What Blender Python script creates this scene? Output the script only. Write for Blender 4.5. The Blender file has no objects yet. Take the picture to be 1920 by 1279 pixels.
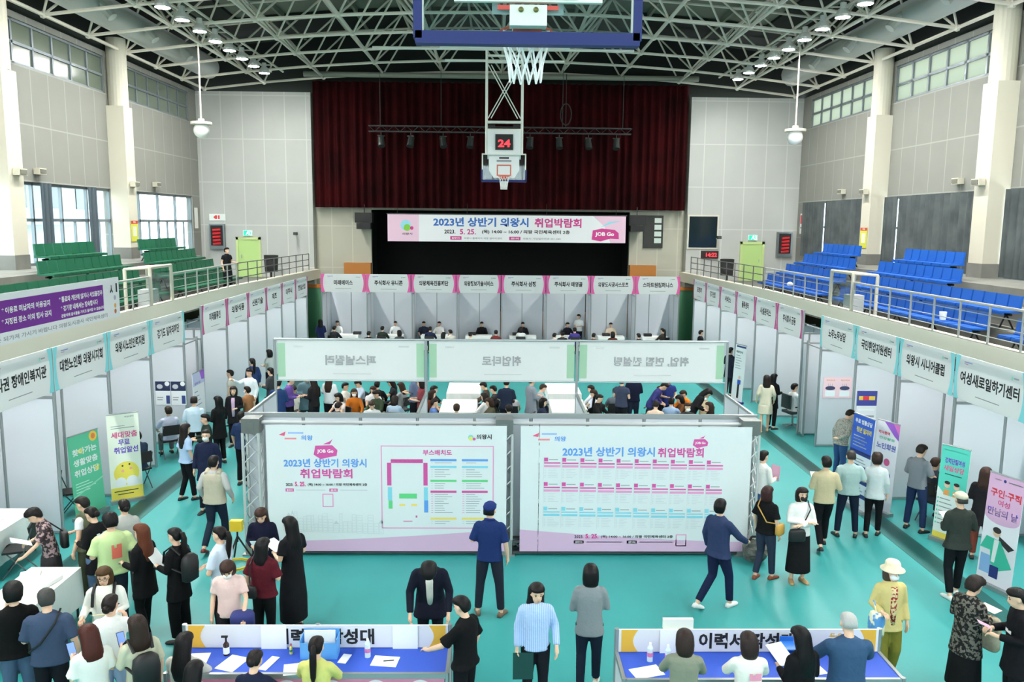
import bpy, math, random
from mathutils import Vector, Matrix
R = math.radians
SC = bpy.context.scene
COL = SC.collection

# ------------------------------------------------------------------ camera
cam_data = bpy.data.cameras.new('camera')
cam = bpy.data.objects.new('camera', cam_data); COL.objects.link(cam)
cam_data.sensor_width = 36.0
cam_data.lens = 1550.0 / 1920.0 * 36.0
cam_data.clip_end = 400
MR = ((0.99977226, -0.01915667, 0.00940457), (0.0066018, -0.1414401, -0.9899248), (0.02029385, 0.98976145, -0.14128142))
cam.matrix_world = Matrix((
    (MR[0][0], -MR[1][0], -MR[2][0], -0.25),
    (MR[0][1], -MR[1][1], -MR[2][1], 0.0),
    (MR[0][2], -MR[1][2], -MR[2][2], 5.8),
    (0, 0, 0, 1)))
SC.camera = cam

# ------------------------------------------------------------------ world, exposure
world = bpy.data.worlds.new('daylight'); SC.world = world; world.use_nodes = True
wn = world.node_tree.nodes; wl = world.node_tree.links
bg = wn['Background']
tc = wn.new('ShaderNodeTexCoord'); sx = wn.new('ShaderNodeSeparateXYZ'); rp = wn.new('ShaderNodeValToRGB')
wl.new(tc.outputs['Generated'], sx.inputs[0]); wl.new(sx.outputs['Z'], rp.inputs[0])
rp.color_ramp.elements[0].position = 0.0; rp.color_ramp.elements[0].color = (0.80, 0.88, 0.90, 1)
rp.color_ramp.elements[1].position = 0.6; rp.color_ramp.elements[1].color = (0.78, 0.90, 1.0, 1)
wl.new(rp.outputs[0], bg.inputs['Color']); bg.inputs['Strength'].default_value = 5.0
SC.view_settings.view_transform = 'Standard'
SC.view_settings.look = 'None'
SC.view_settings.gamma = 1.0
SC.view_settings.exposure = 0.92
SC.view_settings.use_curve_mapping = False
LAMP_STRENGTH = 290.0

# ------------------------------------------------------------------ materials
def lin(c):
    return tuple(((v/255.0)/12.92 if v/255.0 <= 0.04045 else ((v/255.0+0.055)/1.055)**2.4) for v in c)
_M = {}
def mat(rgb, rough=0.6, metal=0.0, kind='plain', rgb2=None, scale=8.0, emit=0.0, name=None):
    key = (tuple(rgb), rough, metal, kind, rgb2, scale, emit)
    if key in _M: return _M[key]
    m = bpy.data.materials.new(name or kind); m.use_nodes = True
    nt = m.node_tree; N = nt.nodes; L = nt.links
    b = N['Principled BSDF']
    c = lin(rgb) + (1,)
    b.inputs['Base Color'].default_value = c
    b.inputs['Roughness'].default_value = rough
    b.inputs['Metallic'].default_value = metal
    if emit:
        b.inputs['Emission Color'].default_value = c; b.inputs['Emission Strength'].default_value = emit
    if kind in ('cloth', 'hair', 'pattern', 'stripe', 'mottle'):
        t = N.new('ShaderNodeTexCoord')
        n = N.new('ShaderNodeTexNoise'); n.inputs['Detail'].default_value = 3
        L.new(t.outputs['Object'], n.inputs['Vector'])
        bp = N.new('ShaderNodeBump'); b.inputs['Specular IOR Level'].default_value = 0.12 if kind != 'hair' else 0.2
        if kind == 'hair':
            mp = N.new('ShaderNodeMapping'); mp.inputs['Scale'].default_value = (90, 90, 7)
            L.new(t.outputs['Object'], mp.inputs[0]); L.new(mp.outputs[0], n.inputs['Vector'])
            n.inputs['Scale'].default_value = 1.0
            bp.inputs['Strength'].default_value = 0.5; bp.inputs['Distance'].default_value = 0.01
        else:
            n.inputs['Scale'].default_value = scale
            bp.inputs['Strength'].default_value = 0.55 if kind != 'mottle' else 0.1; bp.inputs['Distance'].default_value = 0.03
        L.new(n.outputs[0], bp.inputs['Height']); L.new(bp.outputs[0], b.inputs['Normal'])
        if rgb2 is not None:
            r = N.new('ShaderNodeValToRGB')
            c2 = lin(rgb2) + (1,)
            r.color_ramp.elements[0].color = c; r.color_ramp.elements[1].color = c2
            if kind == 'stripe':
                w = N.new('ShaderNodeTexWave'); w.inputs['Scale'].default_value = scale; w.bands_direction = 'X'
                L.new(t.outputs['Object'], w.inputs['Vector']); L.new(w.outputs['Color'], r.inputs[0])
                r.color_ramp.elements[0].position = 0.35; r.color_ramp.elements[1].position = 0.65
            elif kind == 'pattern':
                v = N.new('ShaderNodeTexNoise'); v.inputs['Scale'].default_value = scale*4; v.inputs['Detail'].default_value = 2
                L.new(t.outputs['Object'], v.inputs['Vector']); L.new(v.outputs[0], r.inputs[0])
                r.color_ramp.elements[0].position = 0.49; r.color_ramp.elements[1].position = 0.54
            else:
                L.new(n.outputs[0], r.inputs[0])
                r.color_ramp.elements[0].position = 0.3; r.color_ramp.elements[1].position = 0.7
            L.new(r.outputs[0], b.inputs['Base Color'])
    _M[key] = m
    return m
def cloth(rgb, rgb2=None, kind='cloth', scale=8.0):
    return mat(rgb, 0.85, 0, kind, rgb2, scale)
def panel_mat(name, rgb, line, u, v, w, h, t=0.03, uo=0.0, vo=0.0, rough=0.75):
    """flat panels of w x h with thin seams; u, v name the world axes that run along the panels"""
    m = bpy.data.materials.new(name); m.use_nodes = True
    nt = m.node_tree; N = nt.nodes; L = nt.links; b = N['Principled BSDF']
    g = N.new('ShaderNodeNewGeometry'); s = N.new('ShaderNodeSeparateXYZ'); L.new(g.outputs['Position'], s.inputs[0])
    def seam(ax, size, off):
        a = N.new('ShaderNodeMath'); a.operation = 'ADD'; a.inputs[1].default_value = off + 1000*size; L.new(s.outputs[ax], a.inputs[0])
        d = N.new('ShaderNodeMath'); d.operation = 'MODULO'; d.inputs[1].default_value = size; L.new(a.outputs[0], d.inputs[0])
        c = N.new('ShaderNodeMath'); c.operation = 'LESS_THAN'; c.inputs[1].default_value = t; L.new(d.outputs[0], c.inputs[0])
        return c
    a = seam(u, w, uo); c = seam(v, h, vo)
    mx = N.new('ShaderNodeMath'); mx.operation = 'MAXIMUM'; L.new(a.outputs[0], mx.inputs[0]); L.new(c.outputs[0], mx.inputs[1])
    mix = N.new('ShaderNodeMix'); mix.data_type = 'RGBA'
    L.new(mx.outputs[0], mix.inputs['Factor'])
    n = N.new('ShaderNodeTexNoise'); n.inputs['Scale'].default_value = 0.9; n.inputs['Detail'].default_value = 2
    L.new(g.outputs['Position'], n.inputs['Vector'])
    r = N.new('ShaderNodeValToRGB'); c1 = lin(rgb)
    r.color_ramp.elements[0].color = tuple(x*0.93 for x in c1) + (1,); r.color_ramp.elements[1].color = tuple(min(1, x*1.05) for x in c1) + (1,)
    L.new(n.outputs[0], r.inputs[0]); L.new(r.outputs[0], mix.inputs[6]); mix.inputs[7].default_value = lin(line) + (1,)
    L.new(mix.outputs[2], b.inputs['Base Color']); b.inputs['Roughness'].default_value = rough
    return m
def glass_mat(name, tint=(235, 245, 245), refl=0.12, rough=0.03):
    m = bpy.data.materials.new(name); m.use_nodes = True
    nt = m.node_tree; N = nt.nodes; L = nt.links; N.remove(N['Principled BSDF'])
    o = N['Material Output']; t = N.new('ShaderNodeBsdfTransparent'); t.inputs[0].default_value = lin(tint) + (1,)
    gl = N.new('ShaderNodeBsdfGlossy'); gl.inputs['Roughness'].default_value = rough
    lw = N.new('ShaderNodeLayerWeight'); pw = N.new('ShaderNodeMath'); pw.operation = 'POWER'; pw.inputs[1].default_value = 4.0
    L.new(lw.outputs['Facing'], pw.inputs[0]); ad = N.new('ShaderNodeMath'); ad.operation = 'MULTIPLY_ADD'; ad.inputs[1].default_value = 0.45; ad.inputs[2].default_value = 0.05
    L.new(pw.outputs[0], ad.inputs[0]); mx = N.new('ShaderNodeMixShader'); L.new(ad.outputs[0], mx.inputs[0])
    L.new(t.outputs[0], mx.inputs[1]); L.new(gl.outputs[0], mx.inputs[2]); L.new(mx.outputs[0], o.inputs[0])
    return m
def cloth_trans(rgb, frac=0.35):
    m = bpy.data.materials.new('translucent_banner'); m.use_nodes = True
    nt = m.node_tree; N = nt.nodes; L = nt.links; b = N['Principled BSDF']; o = N['Material Output']
    b.inputs['Base Color'].default_value = lin(rgb) + (1,); b.inputs['Roughness'].default_value = 0.7
    t = N.new('ShaderNodeBsdfTranslucent'); t.inputs[0].default_value = lin(rgb) + (1,)
    mx = N.new('ShaderNodeMixShader'); mx.inputs[0].default_value = frac
    L.new(b.outputs[0], mx.inputs[1]); L.new(t.outputs[0], mx.inputs[2]); L.new(mx.outputs[0], o.inputs[0])
    return m

# ------------------------------------------------------------------ mesh builder
_TXT = {}
def text_geo(s, bold):
    k = (s, bold)
    if k in _TXT: return _TXT[k]
    cu = bpy.data.curves.new('lettering', 'FONT'); cu.body = s; cu.size = 1.0
    cu.dimensions = '2D'; cu.fill_mode = 'FRONT'; cu.offset = bold; cu.resolution_u = 2
    ob = bpy.data.objects.new('lettering', cu); COL.objects.link(ob)
    dg = bpy.context.evaluated_depsgraph_get(); dg.update()
    me = bpy.data.meshes.new_from_object(ob.evaluated_get(dg))
    vs = [(v.co.x, v.co.y) for v in me.vertices]; fs = [tuple(p.vertices) for p in me.polygons]
    bpy.data.objects.remove(ob); bpy.data.curves.remove(cu); bpy.data.meshes.remove(me)
    if vs:
        x0 = min(v[0] for v in vs); x1 = max(v[0] for v in vs); y0 = min(v[1] for v in vs); y1 = max(v[1] for v in vs)
        vs = [(v[0]-(x0+x1)/2, v[1]-(y0+y1)/2) for v in vs]
        _TXT[k] = (vs, fs, x1-x0, y1-y0)
    else: _TXT[k] = ([], [], 1, 1)
    return _TXT[k]

class MB:
    def __init__(s): s.v = []; s.f = []; s.m = []
    def add(s, vs, fs, m=0):
        o = len(s.v); s.v += [tuple(v) for v in vs]
        for f in fs: s.f.append(tuple(i+o for i in f)); s.m.append(m)
        return s
    def box(s, c, d, m=0, M=None):
        hx, hy, hz = d[0]/2, d[1]/2, d[2]/2
        vs = [Vector((x*hx, y*hy, z*hz)) for z in (-1, 1) for y in (-1, 1) for x in (-1, 1)]
        if M is not None: vs = [M @ v for v in vs]
        c = Vector(c)
        return s.add([v+c for v in vs], [(0, 2, 3, 1), (4, 5, 7, 6), (0, 1, 5, 4), (2, 6, 7, 3), (0, 4, 6, 2), (1, 3, 7, 5)], m)
    def box2(s, a, b, m=0):
        return s.box([(a[i]+b[i])/2 for i in range(3)], [abs(b[i]-a[i]) for i in range(3)], m)
    def bar(s, p, q, r, n=6, m=0, r2=None, cap=True):
        p = Vector(p); q = Vector(q); d = q-p
        if d.length < 1e-6: return s
        d.normalize(); a = d.orthogonal().normalized(); b = d.cross(a); r2 = r if r2 is None else r2
        vs = []
        for c, rr in ((p, r), (q, r2)):
            for i in range(n):
                t = 2*math.pi*(i+.5)/n; vs.append(c + a*(math.cos(t)*rr) + b*(math.sin(t)*rr))
        fs = [(i, (i+1) % n, n+(i+1) % n, n+i) for i in range(n)]
        if cap: fs += [tuple(range(n-1, -1, -1)), tuple(range(n, 2*n))]
        return s.add(vs, fs, m)
    def path(s, pts, r, n=6, m=0):
        for a, b in zip(pts[:-1], pts[1:]): s.bar(a, b, r, n, m)
        return s
    def loft(s, rings, m=0, cap=True):
        n = len(rings[0]); vs = [p for r in rings for p in r]; fs = []
        for k in range(len(rings)-1):
            for i in range(n): fs.append((k*n+i, k*n+(i+1) % n, (k+1)*n+(i+1) % n, (k+1)*n+i))
        if cap: fs += [tuple(range(n-1, -1, -1)), tuple((len(rings)-1)*n+i for i in range(n))]
        return s.add(vs, fs, m)
    def tube(s, pts, rad, n=10, m=0):
        """round tapered tube along points, rad one per point (number or (a,b))"""
        pts = [Vector(p) for p in pts]; rings = []
        ref = None
        for i, p in enumerate(pts):
            d = (pts[min(i+1, len(pts)-1)] - pts[max(i-1, 0)]).normalized()
            if ref is None:
                ref = Vector((1, 0, 0)) if abs(d.x) < 0.9 else Vector((0, 1, 0))
            a = (ref - d*ref.dot(d)).normalized(); ref = a; b = d.cross(a)
            ra, rb = rad[i] if isinstance(rad[i], tuple) else (rad[i], rad[i])
            rings.append([p + a*(math.cos(2*math.pi*k/n)*ra) + b*(math.sin(2*math.pi*k/n)*rb) for k in range(n)])
        return s.loft(rings, m)
    def ell(s, c, r, m=0, M=None, nu=12, nv=8):
        c = Vector(c); vs = []; fs = []
        for j in range(1, nv):
            t = math.pi*j/nv
            for i in range(nu):
                p = 2*math.pi*i/nu; vs.append(Vector((r[0]*math.sin(t)*math.cos(p), r[1]*math.sin(t)*math.sin(p), r[2]*math.cos(t))))
        vs += [Vector((0, 0, r[2])), Vector((0, 0, -r[2]))]
        T = len(vs)-2
        for j in range(nv-2):
            for i in range(nu): fs.append((j*nu+i, (j+1)*nu+i, (j+1)*nu+(i+1) % nu, j*nu+(i+1) % nu))
        for i in range(nu):
            fs.append((T, i, (i+1) % nu)); fs.append((T+1, (nv-2)*nu+(i+1) % nu, (nv-2)*nu+i))
        if M is not None: vs = [M @ v for v in vs]
        return s.add([v+c for v in vs], fs, m)
    def poly(s, pts, m=0):
        return s.add(pts, [tuple(range(len(pts)))], m)
    def build(s, name, mats, parent=None, loc=(0, 0, 0), rotz=0.0, smooth=False, bevel=0.0):
        me = bpy.data.meshes.new(name); me.from_pydata([tuple(v) for v in s.v], [], s.f)
        if not isinstance(mats, (list, tuple)): mats = [mats]
        for k in mats: me.materials.append(k)
        me.polygons.foreach_set('material_index', [min(i, len(mats)-1) for i in s.m])
        if smooth: me.polygons.foreach_set('use_smooth', [True]*len(me.polygons))
        me.update()
        o = bpy.data.objects.new(name, me); COL.objects.link(o)
        o.location = loc; o.rotation_euler = (0, 0, rotz)
        if parent is not None: o.parent = parent
        return o

class Sheet:
    """flat print: a backing and shapes laid on it, in sheet coordinates (u to the right, v up), as ONE mesh"""
    def __init__(s, O, U, V, mb=None):
        s.O = Vector(O); s.U = Vector(U).normalized(); s.V = Vector(V).normalized(); s.W = s.U.cross(s.V)
        s.mb = mb or MB(); s.mats = []
    def mi(s, m):
        if m not in s.mats: s.mats.append(m)
        return s.mats.index(m)
    def p(s, u, v, k): return s.O + s.U*u + s.V*v + s.W*(k*0.0015)
    def rect(s, u0, v0, u1, v1, m, k=1):
        s.mb.poly([s.p(u0, v0, k), s.p(u1, v0, k), s.p(u1, v1, k), s.p(u0, v1, k)], s.mi(m)); return s
    def slab(s, u0, v0, u1, v1, m, t=0.012):
        a = s.W*(-t)
        f = [s.p(u0, v0, 0), s.p(u1, v0, 0), s.p(u1, v1, 0), s.p(u0, v1, 0)]
        s.mb.add(f + [q+a for q in f], [(0, 1, 2, 3), (7, 6, 5, 4), (0, 4, 5, 1), (1, 5, 6, 2), (2, 6, 7, 3), (3, 7, 4, 0)], s.mi(m)); return s
    def poly(s, pts, m, k=1):
        s.mb.poly([s.p(u, v, k) for u, v in pts], s.mi(m)); return s
    def disc(s, u, v, r, m, k=1, n=20, ry=None):
        ry = ry or r
        return s.poly([(u+r*math.cos(2*math.pi*i/n), v+ry*math.sin(2*math.pi*i/n)) for i in range(n)], m, k)
    def frame(s, u0, v0, u1, v1, t, m, k=1):
        s.rect(u0, v0, u1, v0+t, m, k); s.rect(u0, v1-t, u1, v1, m, k); s.rect(u0, v0+t, u0+t, v1-t, m, k); s.rect(u1-t, v0+t, u1, v1-t, m, k); return s
    def text(s, t, u, v, h, m, w=None, bold=0.02, k=2, align='c', vert=False):
        vs, fs, tw, th = text_geo(t, bold)
        sc = h/th if th else h
        sx = sc if w is None else w/tw
        if align == 'l': u = u + tw*sx/2
        if vert: s.mb.add([s.p(u - y*sx, v + x*sc, k) for x, y in vs], fs, s.mi(m))
        else: s.mb.add([s.p(u + x*sx, v + y*sc, k) for x, y in vs], fs, s.mi(m))
        return s
    def build(s, name, parent=None, **kw): return s.mb.build(name, s.mats, parent, **kw)

def thing(name, label, cat, loc=(0, 0, 0), rotz=0.0, group=None):
    o = bpy.data.objects.new(name, None); COL.objects.link(o); o.empty_display_size = 0.1
    o.location = loc; o.rotation_euler = (0, 0, rotz); o['label'] = label; o['category'] = cat
    if group: o['group'] = group
    return o
def tag(o, label, cat, group=None):
    o['label'] = label; o['category'] = cat
    if group: o['group'] = group
    return o
def struct(o, label=None):
    o['kind'] = 'structure'
    if label: o['label'] = label
    return o
def dup(root, loc, rotz, label, group=None):
    r = root.copy(); COL.objects.link(r); r.location = loc; r.rotation_euler = (0, 0, rotz); r['label'] = label
    if group: r['group'] = group
    for ch in list(root.children):
        c = ch.copy(); COL.objects.link(c); c.parent = r
        for g in list(ch.children):
            d = g.copy(); COL.objects.link(d); d.parent = c
    return r

WHITE = mat((238, 240, 240), 0.5); PANEL = mat((206, 210, 217), 0.45); ALU = mat((165, 170, 172), 0.35, 0.6)
CREAM = mat((200, 195, 178), 0.6); BLACK = mat((18, 18, 18), 0.6); DGREY = mat((55, 58, 58), 0.6)
STEEL = mat((176, 178, 174), 0.35, 0.2); PAINTW = mat((225, 228, 218), 0.45); INK = mat((28, 28, 30), 0.7)
CONC = mat((118, 118, 112), 0.85, 0, 'mottle', (130, 129, 123), 2.0)
PINK = mat((208, 80, 150), 0.6); CYAN = mat((140, 218, 226), 0.6); GREYT = mat((150, 155, 160), 0.7)

# ================================================================== THE HALL
XW, YB, ZT = 15.0, 42.0, 12.05            # side walls, back wall, wall top
YN = -10.0                                  # hall goes on behind the camera
FLOORM = mat((52, 148, 147), 0.42, 0, 'mottle', (58, 155, 154), 0.6, name='teal_floor')
bn = FLOORM.node_tree.nodes['Principled BSDF']; bn.inputs['Specular IOR Level'].default_value = 0.35
struct(MB().box2((-XW, YN, -0.1), (XW, 48, 0)).build('floor', FLOORM))
band = mat((30, 100, 98), 0.45)
for s, nm in ((-1, 'left'), (1, 'right')):
    struct(MB().box2((s*7.15, YN, 0.0), (s*7.62, 36.0, 0.004)).build('trim_' + ('1' if s < 0 else '2'), band))
backm = panel_mat('back_wall_panels', (176, 178, 174), (192, 194, 189), 0, 2, 1.04, 2.1, 0.05, 0.3, 0.75)
sidem = panel_mat('side_wall_panels', (132, 132, 126), (152, 152, 145), 1, 2, 1.05, 1.75, 0.045, 0.0, 0.05)
stagem = panel_mat('stage_wall_panels', (176, 174, 158), (190, 188, 172), 0, 2, 1.04, 2.1, 0.05, 0.3, 0.75)
lowm = mat((92, 98, 74), 0.8)
# back wall: two wings and the recessed stage front with its opening
b = MB(); b.box2((-XW, YB, 0), (-9.4, YB+.3, ZT)); b.box2((9.4, YB, 0), (XW, YB+.3, ZT))
struct(b.build('wall_back', backm))
b = MB()
for s in (-1, 1):
    b.box2((s*6.6, YB+.6, 0), (s*9.42, YB+.9, ZT)); b.box2((s*9.4, YB+.3, 0), (s*9.45, YB+.9, ZT))
b.box2((-6.6, YB+.6, 6.4), (6.6, YB+.9, ZT))
struct(b.build('wall_stage', stagem))
b = MB(); b.box2((-7.2, 47.5, 0), (7.2, 47.8, 8)); b.box2((-7.2, YB+.9, 0), (-7.0, 47.6, 8)); b.box2((7.0, YB+.9, 0), (7.2, 47.6, 8)); b.box2((-7.2, YB+.9, 7.8), (7.2, 47.6, 8))
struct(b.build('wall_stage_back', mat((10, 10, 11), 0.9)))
b = MB(); b.box2((-XW, YN-.3, 0), (XW, YN, 6.2)); b.box2((-XW, YN-.3, 11.2), (XW, YN, ZT)); b.box2((-XW, YN-.3, 6.2), (-13.2, YN, 11.2)); b.box2((13.2, YN-.3, 6.2), (XW, YN, 11.2))
struct(b.build('wall_near', backm))
fr = MB()
for k in range(13): fr.box2((-13.2+2.2*k-.06, YN-.2, 6.2), (-13.2+2.2*k+.06, YN-.1, 11.2))
for z in (6.25, 8.7, 11.15): fr.box2((-13.2, YN-.2, z-.06), (13.2, YN-.1, z+.06))
NW = struct(fr.build('window_30', mat((120, 130, 136), 0.4, 0.3)))  # window band added in the unseen near wall for frontal fill light
# side walls
for s, nm in ((-1, 'left'), (1, 'right')):
    w = MB(); a, c = s*XW, s*(XW+.3)
    w.box2((a, YN, 0), (c, YB, 4.3)); w.box2((a, YN, 6.95), (c, YB, 10.5)); w.box2((a, YN, 11.85), (c, YB, ZT))
    for y in (YB-1.0, YN):
        w.box2((a, y, 4.3), (c, y+1.0, 6.95)); w.box2((a, y, 10.5), (c, y+1.0, 11.85))
    for y in (32.8, 25.0, 17.2, 9.4): w.box2((a, y-.36, 4.3), (c, y+.36, 6.95)); w.box2((a, y-.36, 10.5), (c, y+.36, 11.85))
    struct(w.build('wall_' + nm, sidem))
    struct(MB().box2((s*12.0, YN, 0), (s*12.2, YB, 2.95)).build('wall_under_balcony_' + nm, lowm))
    # balcony: walkway slab, front curb, three raised tiers
    t = MB(); t.box2((s*9.8, YN, 2.95), (s*15, 31, 3.0)); t.box2((s*9.8, 31, 2.95), (s*15, YB, 3.0))
    for k, x in enumerate((11.55, 12.2, 12.85)):
        t.box2((s*x, YN, 3.0), (s*15, 36.3-.2*k, 3.0+.43*(k+1)))
    struct(t.build('floor_balcony_' + nm, CONC))
    f = MB()
    f.box2((s*9.8, YN, 2.95), (s*10.05, 31, 3.42))
    q = [(s*9.8, 31), (s*10.05, 31), (s*9.4, YB), (s*9.1, YB)]
    f.add([(x, y, 2.95) for x, y in q] + [(x, y, 3.42) for x, y in q], [(0, 1, 2, 3), (7, 6, 5, 4), (0, 4, 5, 1), (1, 5, 6, 2), (2, 6, 7, 3), (3, 7, 4, 0)])
    f.poly([(s*10.0, 31, 2.99), (s*9.4, YB, 2.99), (s*12, YB, 2.99), (s*12, 31, 2.99)])
    struct(f.build('trim_' + ('3' if s < 0 else '4'), mat((236, 230, 212), .6)))
    # pilasters: square below, round above
COLY = (32.8, 25.0, 17.2, 9.4)
for s, nm in ((-1, 'left'), (1, 'right')):
    for i, y in enumerate(COLY):
        p = MB(); p.box2((s*14.35, y-.38, 4.72), (s*15.0, y+.38, 10.05))
        n = 20
        p.loft([[(s*14.68+.36*math.cos(2*math.pi*k/n), y+.36*math.sin(2*math.pi*k/n), z) for k in range(n)] for z in (10.05, ZT+.5)])
        base = MB().box2((s*14.33, y-.4, 3.0), (s*15.0, y+.4, 4.72))
        w = ('nearest', 'second', 'third', 'farthest')[3-i] + (' cream column on the %s wall' % nm)
        o = struct(p.build('wall_%s_column' % nm, CREAM), w)
        struct(base.build('column_base', CONC, o))
# ---- windows: side windows behind the seats (left glazed, right curtained), clerestory strips
GLASS = glass_mat('window_glass'); FRAME = mat((120, 130, 136), 0.4, 0.3)
FROST = cloth_trans((92, 97, 84), .8)
wi = 0
BAYS = ((YB-1.0, COLY[0]+.35), (COLY[0]-.35, COLY[1]+.35), (COLY[1]-.35, COLY[2]+.35), (COLY[2]-.35, COLY[3]+.35), (COLY[3]-.35, YN+1))
for s in (-1, 1):
    for y1, y0 in BAYS:
        wi += 1; X = s*(XW+.12); L = y1-y0
        fr = MB(); n = max(2, round(L/1.75))
        for z in (4.33, 5.75, 6.9): fr.box2((X-.05, y0, z-.05), (X+.05, y1, z+.05))
        for k in range(n+1): fr.box2((X-.05, y0+L*k/n-.04, 4.3), (X+.05, y0+L*k/n+.04, 6.95))
        for k in range(n): fr.box2((X-.04, y0+L*(k+.5)/n-.025, 4.3), (X+.04, y0+L*(k+.5)/n+.025, 5.75))
        w = struct(fr.build('window_%d' % wi, FRAME))
        MB().poly([(X, y0, 4.3), (X, y1, 4.3), (X, y1, 6.95), (X, y0, 6.95)]).build('pane', GLASS, w)
        wi += 1
        fr = MB(); n = max(4, round(L/1.18))
        for z in (10.53, 11.15, 11.82): fr.box2((X-.06, y0, z-.045), (X+.06, y1, z+.045))
        for k in range(n+1): fr.box2((X-.06, y0+L*k/n-.045, 10.5), (X+.06, y0+L*k/n+.045, 11.85))
        w = struct(fr.build('window_%d' % wi, FRAME))
        if s > 0:
            MB().poly([(X, y0, 10.5), (X, y1, 10.5), (X, y1, 11.85), (X, y0, 11.85)]).build('pane', FROST, w)
        else:
            MB().box2((X-.008, y0, 10.5), (X+.008, y1, 11.85)).build('pane', mat((104, 114, 100), 0.15), w)
MB().poly([(-13.2, YN-.15, 6.2), (13.2, YN-.15, 6.2), (13.2, YN-.15, 11.2), (-13.2, YN-.15, 11.2)]).build('pane', GLASS, NW)  # glazing of the added fill window behind the camera
# curtains on the right windows
curm = cloth((70, 76, 78), (92, 98, 98), 'mottle', 1.5)
def curtain_strip(y0, y1, z0, z1, X, amp, wave, seed, axis='y'):
    rnd = random.Random(seed); b = MB(); n = max(8, int(abs(y1-y0)/wave*6)); pts = []
    for i in range(n+1):
        y = y0+(y1-y0)*i/n; d = amp*math.sin(2*math.pi*i/6.0 + .9*math.sin(i*.37)) + rnd.uniform(-.3, .3)*amp
        pts.append((y, d))
    for k in (0, 1):
        o = len(b.v); t = .015*k
        b.v += [((X+d+t, y, z) if axis == 'y' else (y, X+d+t, z)) for z in (z0, z1) for y, d in pts]
        for i in range(n): b.f.append((o+i, o+i+1, o+n+1+i+1, o+n+1+i)); b.m.append(0)
    return b
i = 0
GAPS = {0: 38.3, 1: 31.2, 2: 22.6}
for bi, (y1, y0) in enumerate(BAYS[:4]):
    g = GAPS.get(bi, (y0+y1)/2)
    for k, (a, c) in enumerate(((y0+.05, g-.1), (g+.12, y1-.05))):
        i += 1; rt = MB()
        o = curtain_strip(a, c, 4.33, 6.93, XW-.12, .05, .32, i).build('curtain', curm, smooth=True)
        tag(o, 'dark grey curtain, %s part in the %s right window bay' % (('near', 'far')[k], ('farthest', 'middle', 'nearest', 'out-of-frame')[bi]), 'curtain', 'grey window curtains')
k = 0
for y, X in ((30.3, -14.7), (27.3, -14.75)):
    k += 1
    o = curtain_strip(y-.28, y+.28, 4.33, 6.93, X, .07, .2, 40+k).build('curtain', mat((72, 84, 92), 0.85), smooth=True)
    tag(o, ('far', 'near')[k-1] + ' grey drape drawn aside at the left middle window', 'curtain', 'drapes at the left windows')
# ---- outside the left windows
o = thing('apartment_building', 'pale building with balcony bands seen through the left windows', 'building', (-27, 40, 0))
m1 = mat((206, 210, 208), 0.8)
b = MB(); b.box2((-4, -16, 0), (4, 14, 14)); b.build('wall', m1, o)
for z in (5.6, 7.6): MB().box2((4, -15, z-.1), (4.8, 13, z+.7)).build('balcony', mat((176, 184, 186), 0.7), o)
for j in range(8): MB().box2((4.0, -14+3.3*j, 6.3), (4.05, -12.2+3.3*j, 7.4)).build('window', mat((90, 104, 110), 0.2), o)
for j, (x, y, h) in enumerate(((-19.5, 25, 6.6), (-19.6, 30.5, 7.2))):
    o = thing('tree', ('nearer', 'farther')[j] + ' green leafy tree outside the left middle window', 'tree', (x, y, 0), 0, 'trees outside the left windows')
    MB().bar((0, 0, 0), (0, 0, h*.7), .15, 8, 0, .08).build('trunk', mat((92, 80, 66), 0.9), o)
    rnd = random.Random(j); b = MB()
    for q in range(420):
        t = rnd.uniform(0, 2*math.pi); rr = rnd.uniform(.2, 1.5); zz = rnd.uniform(-1.7, 1.7); rr *= math.sqrt(max(.05, 1-(zz/1.8)**2))
        c = Vector((rr*math.cos(t), rr*math.sin(t), h*.8+zz)); a = Vector((rnd.uniform(-1, 1), rnd.uniform(-1, 1), rnd.uniform(-1, 1)))*.28
        d = Vector((rnd.uniform(-1, 1), rnd.uniform(-1, 1), rnd.uniform(-1, 1)))*.28
        b.poly([c-a, c-d, c+a, c+d])
    b.build('foliage', mat((132, 168, 132), 0.8), o)
struct(MB().box2((-60, -60, -.4), (-XW-.4, 80, -.1)).box2((-XW-.4, -60, -.4), (60, YN-.4, -.1)).build('floor_outside', mat((170, 172, 166), 0.9)))

# ---- roof: deck, purlins, space frame
def zl(x): return 13.1 - 0.0046*x*x
def arch(x0, x1, y0, y1, dz, n, m, b):
    for k in range(n):
        xa = x0+(x1-x0)*k/n; xb = x0+(x1-x0)*(k+1)/n
        b.add([(xa, y0, zl(xa)+dz), (xb, y0, zl(xb)+dz), (xb, y1, zl(xb)+dz), (xa, y1, zl(xa)+dz), (xa, y0, zl(xa)+dz+.12), (xb, y0, zl(xb)+dz+.12), (xb, y1, zl(xb)+dz+.12), (xa, y1, zl(xa)+dz+.12)],
              [(0, 1, 2, 3), (7, 6, 5, 4), (0, 4, 5, 1), (2, 6, 7, 3), (0, 3, 7, 4), (1, 5, 6, 2)], m)
b = MB(); arch(-15.6, 15.6, YN-.3, 48, 2.25, 14, 0, b)
b.box2((-XW, YN-.3, ZT), (XW, YN-.05, 15.4))
struct(b.build('ceiling', mat((122, 130, 116), 0.85)))
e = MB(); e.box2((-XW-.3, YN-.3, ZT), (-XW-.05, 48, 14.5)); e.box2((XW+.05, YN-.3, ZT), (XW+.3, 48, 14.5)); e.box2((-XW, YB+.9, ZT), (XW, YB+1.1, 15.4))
arch(-15.4, -11.8, YN, 47, 2.12, 4, 0, e); arch(11.8, 15.4, YN, 47, 2.12, 4, 0, e); arch(-15, 15, 38.5, 47, 2.1, 12, 0, e)
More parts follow.
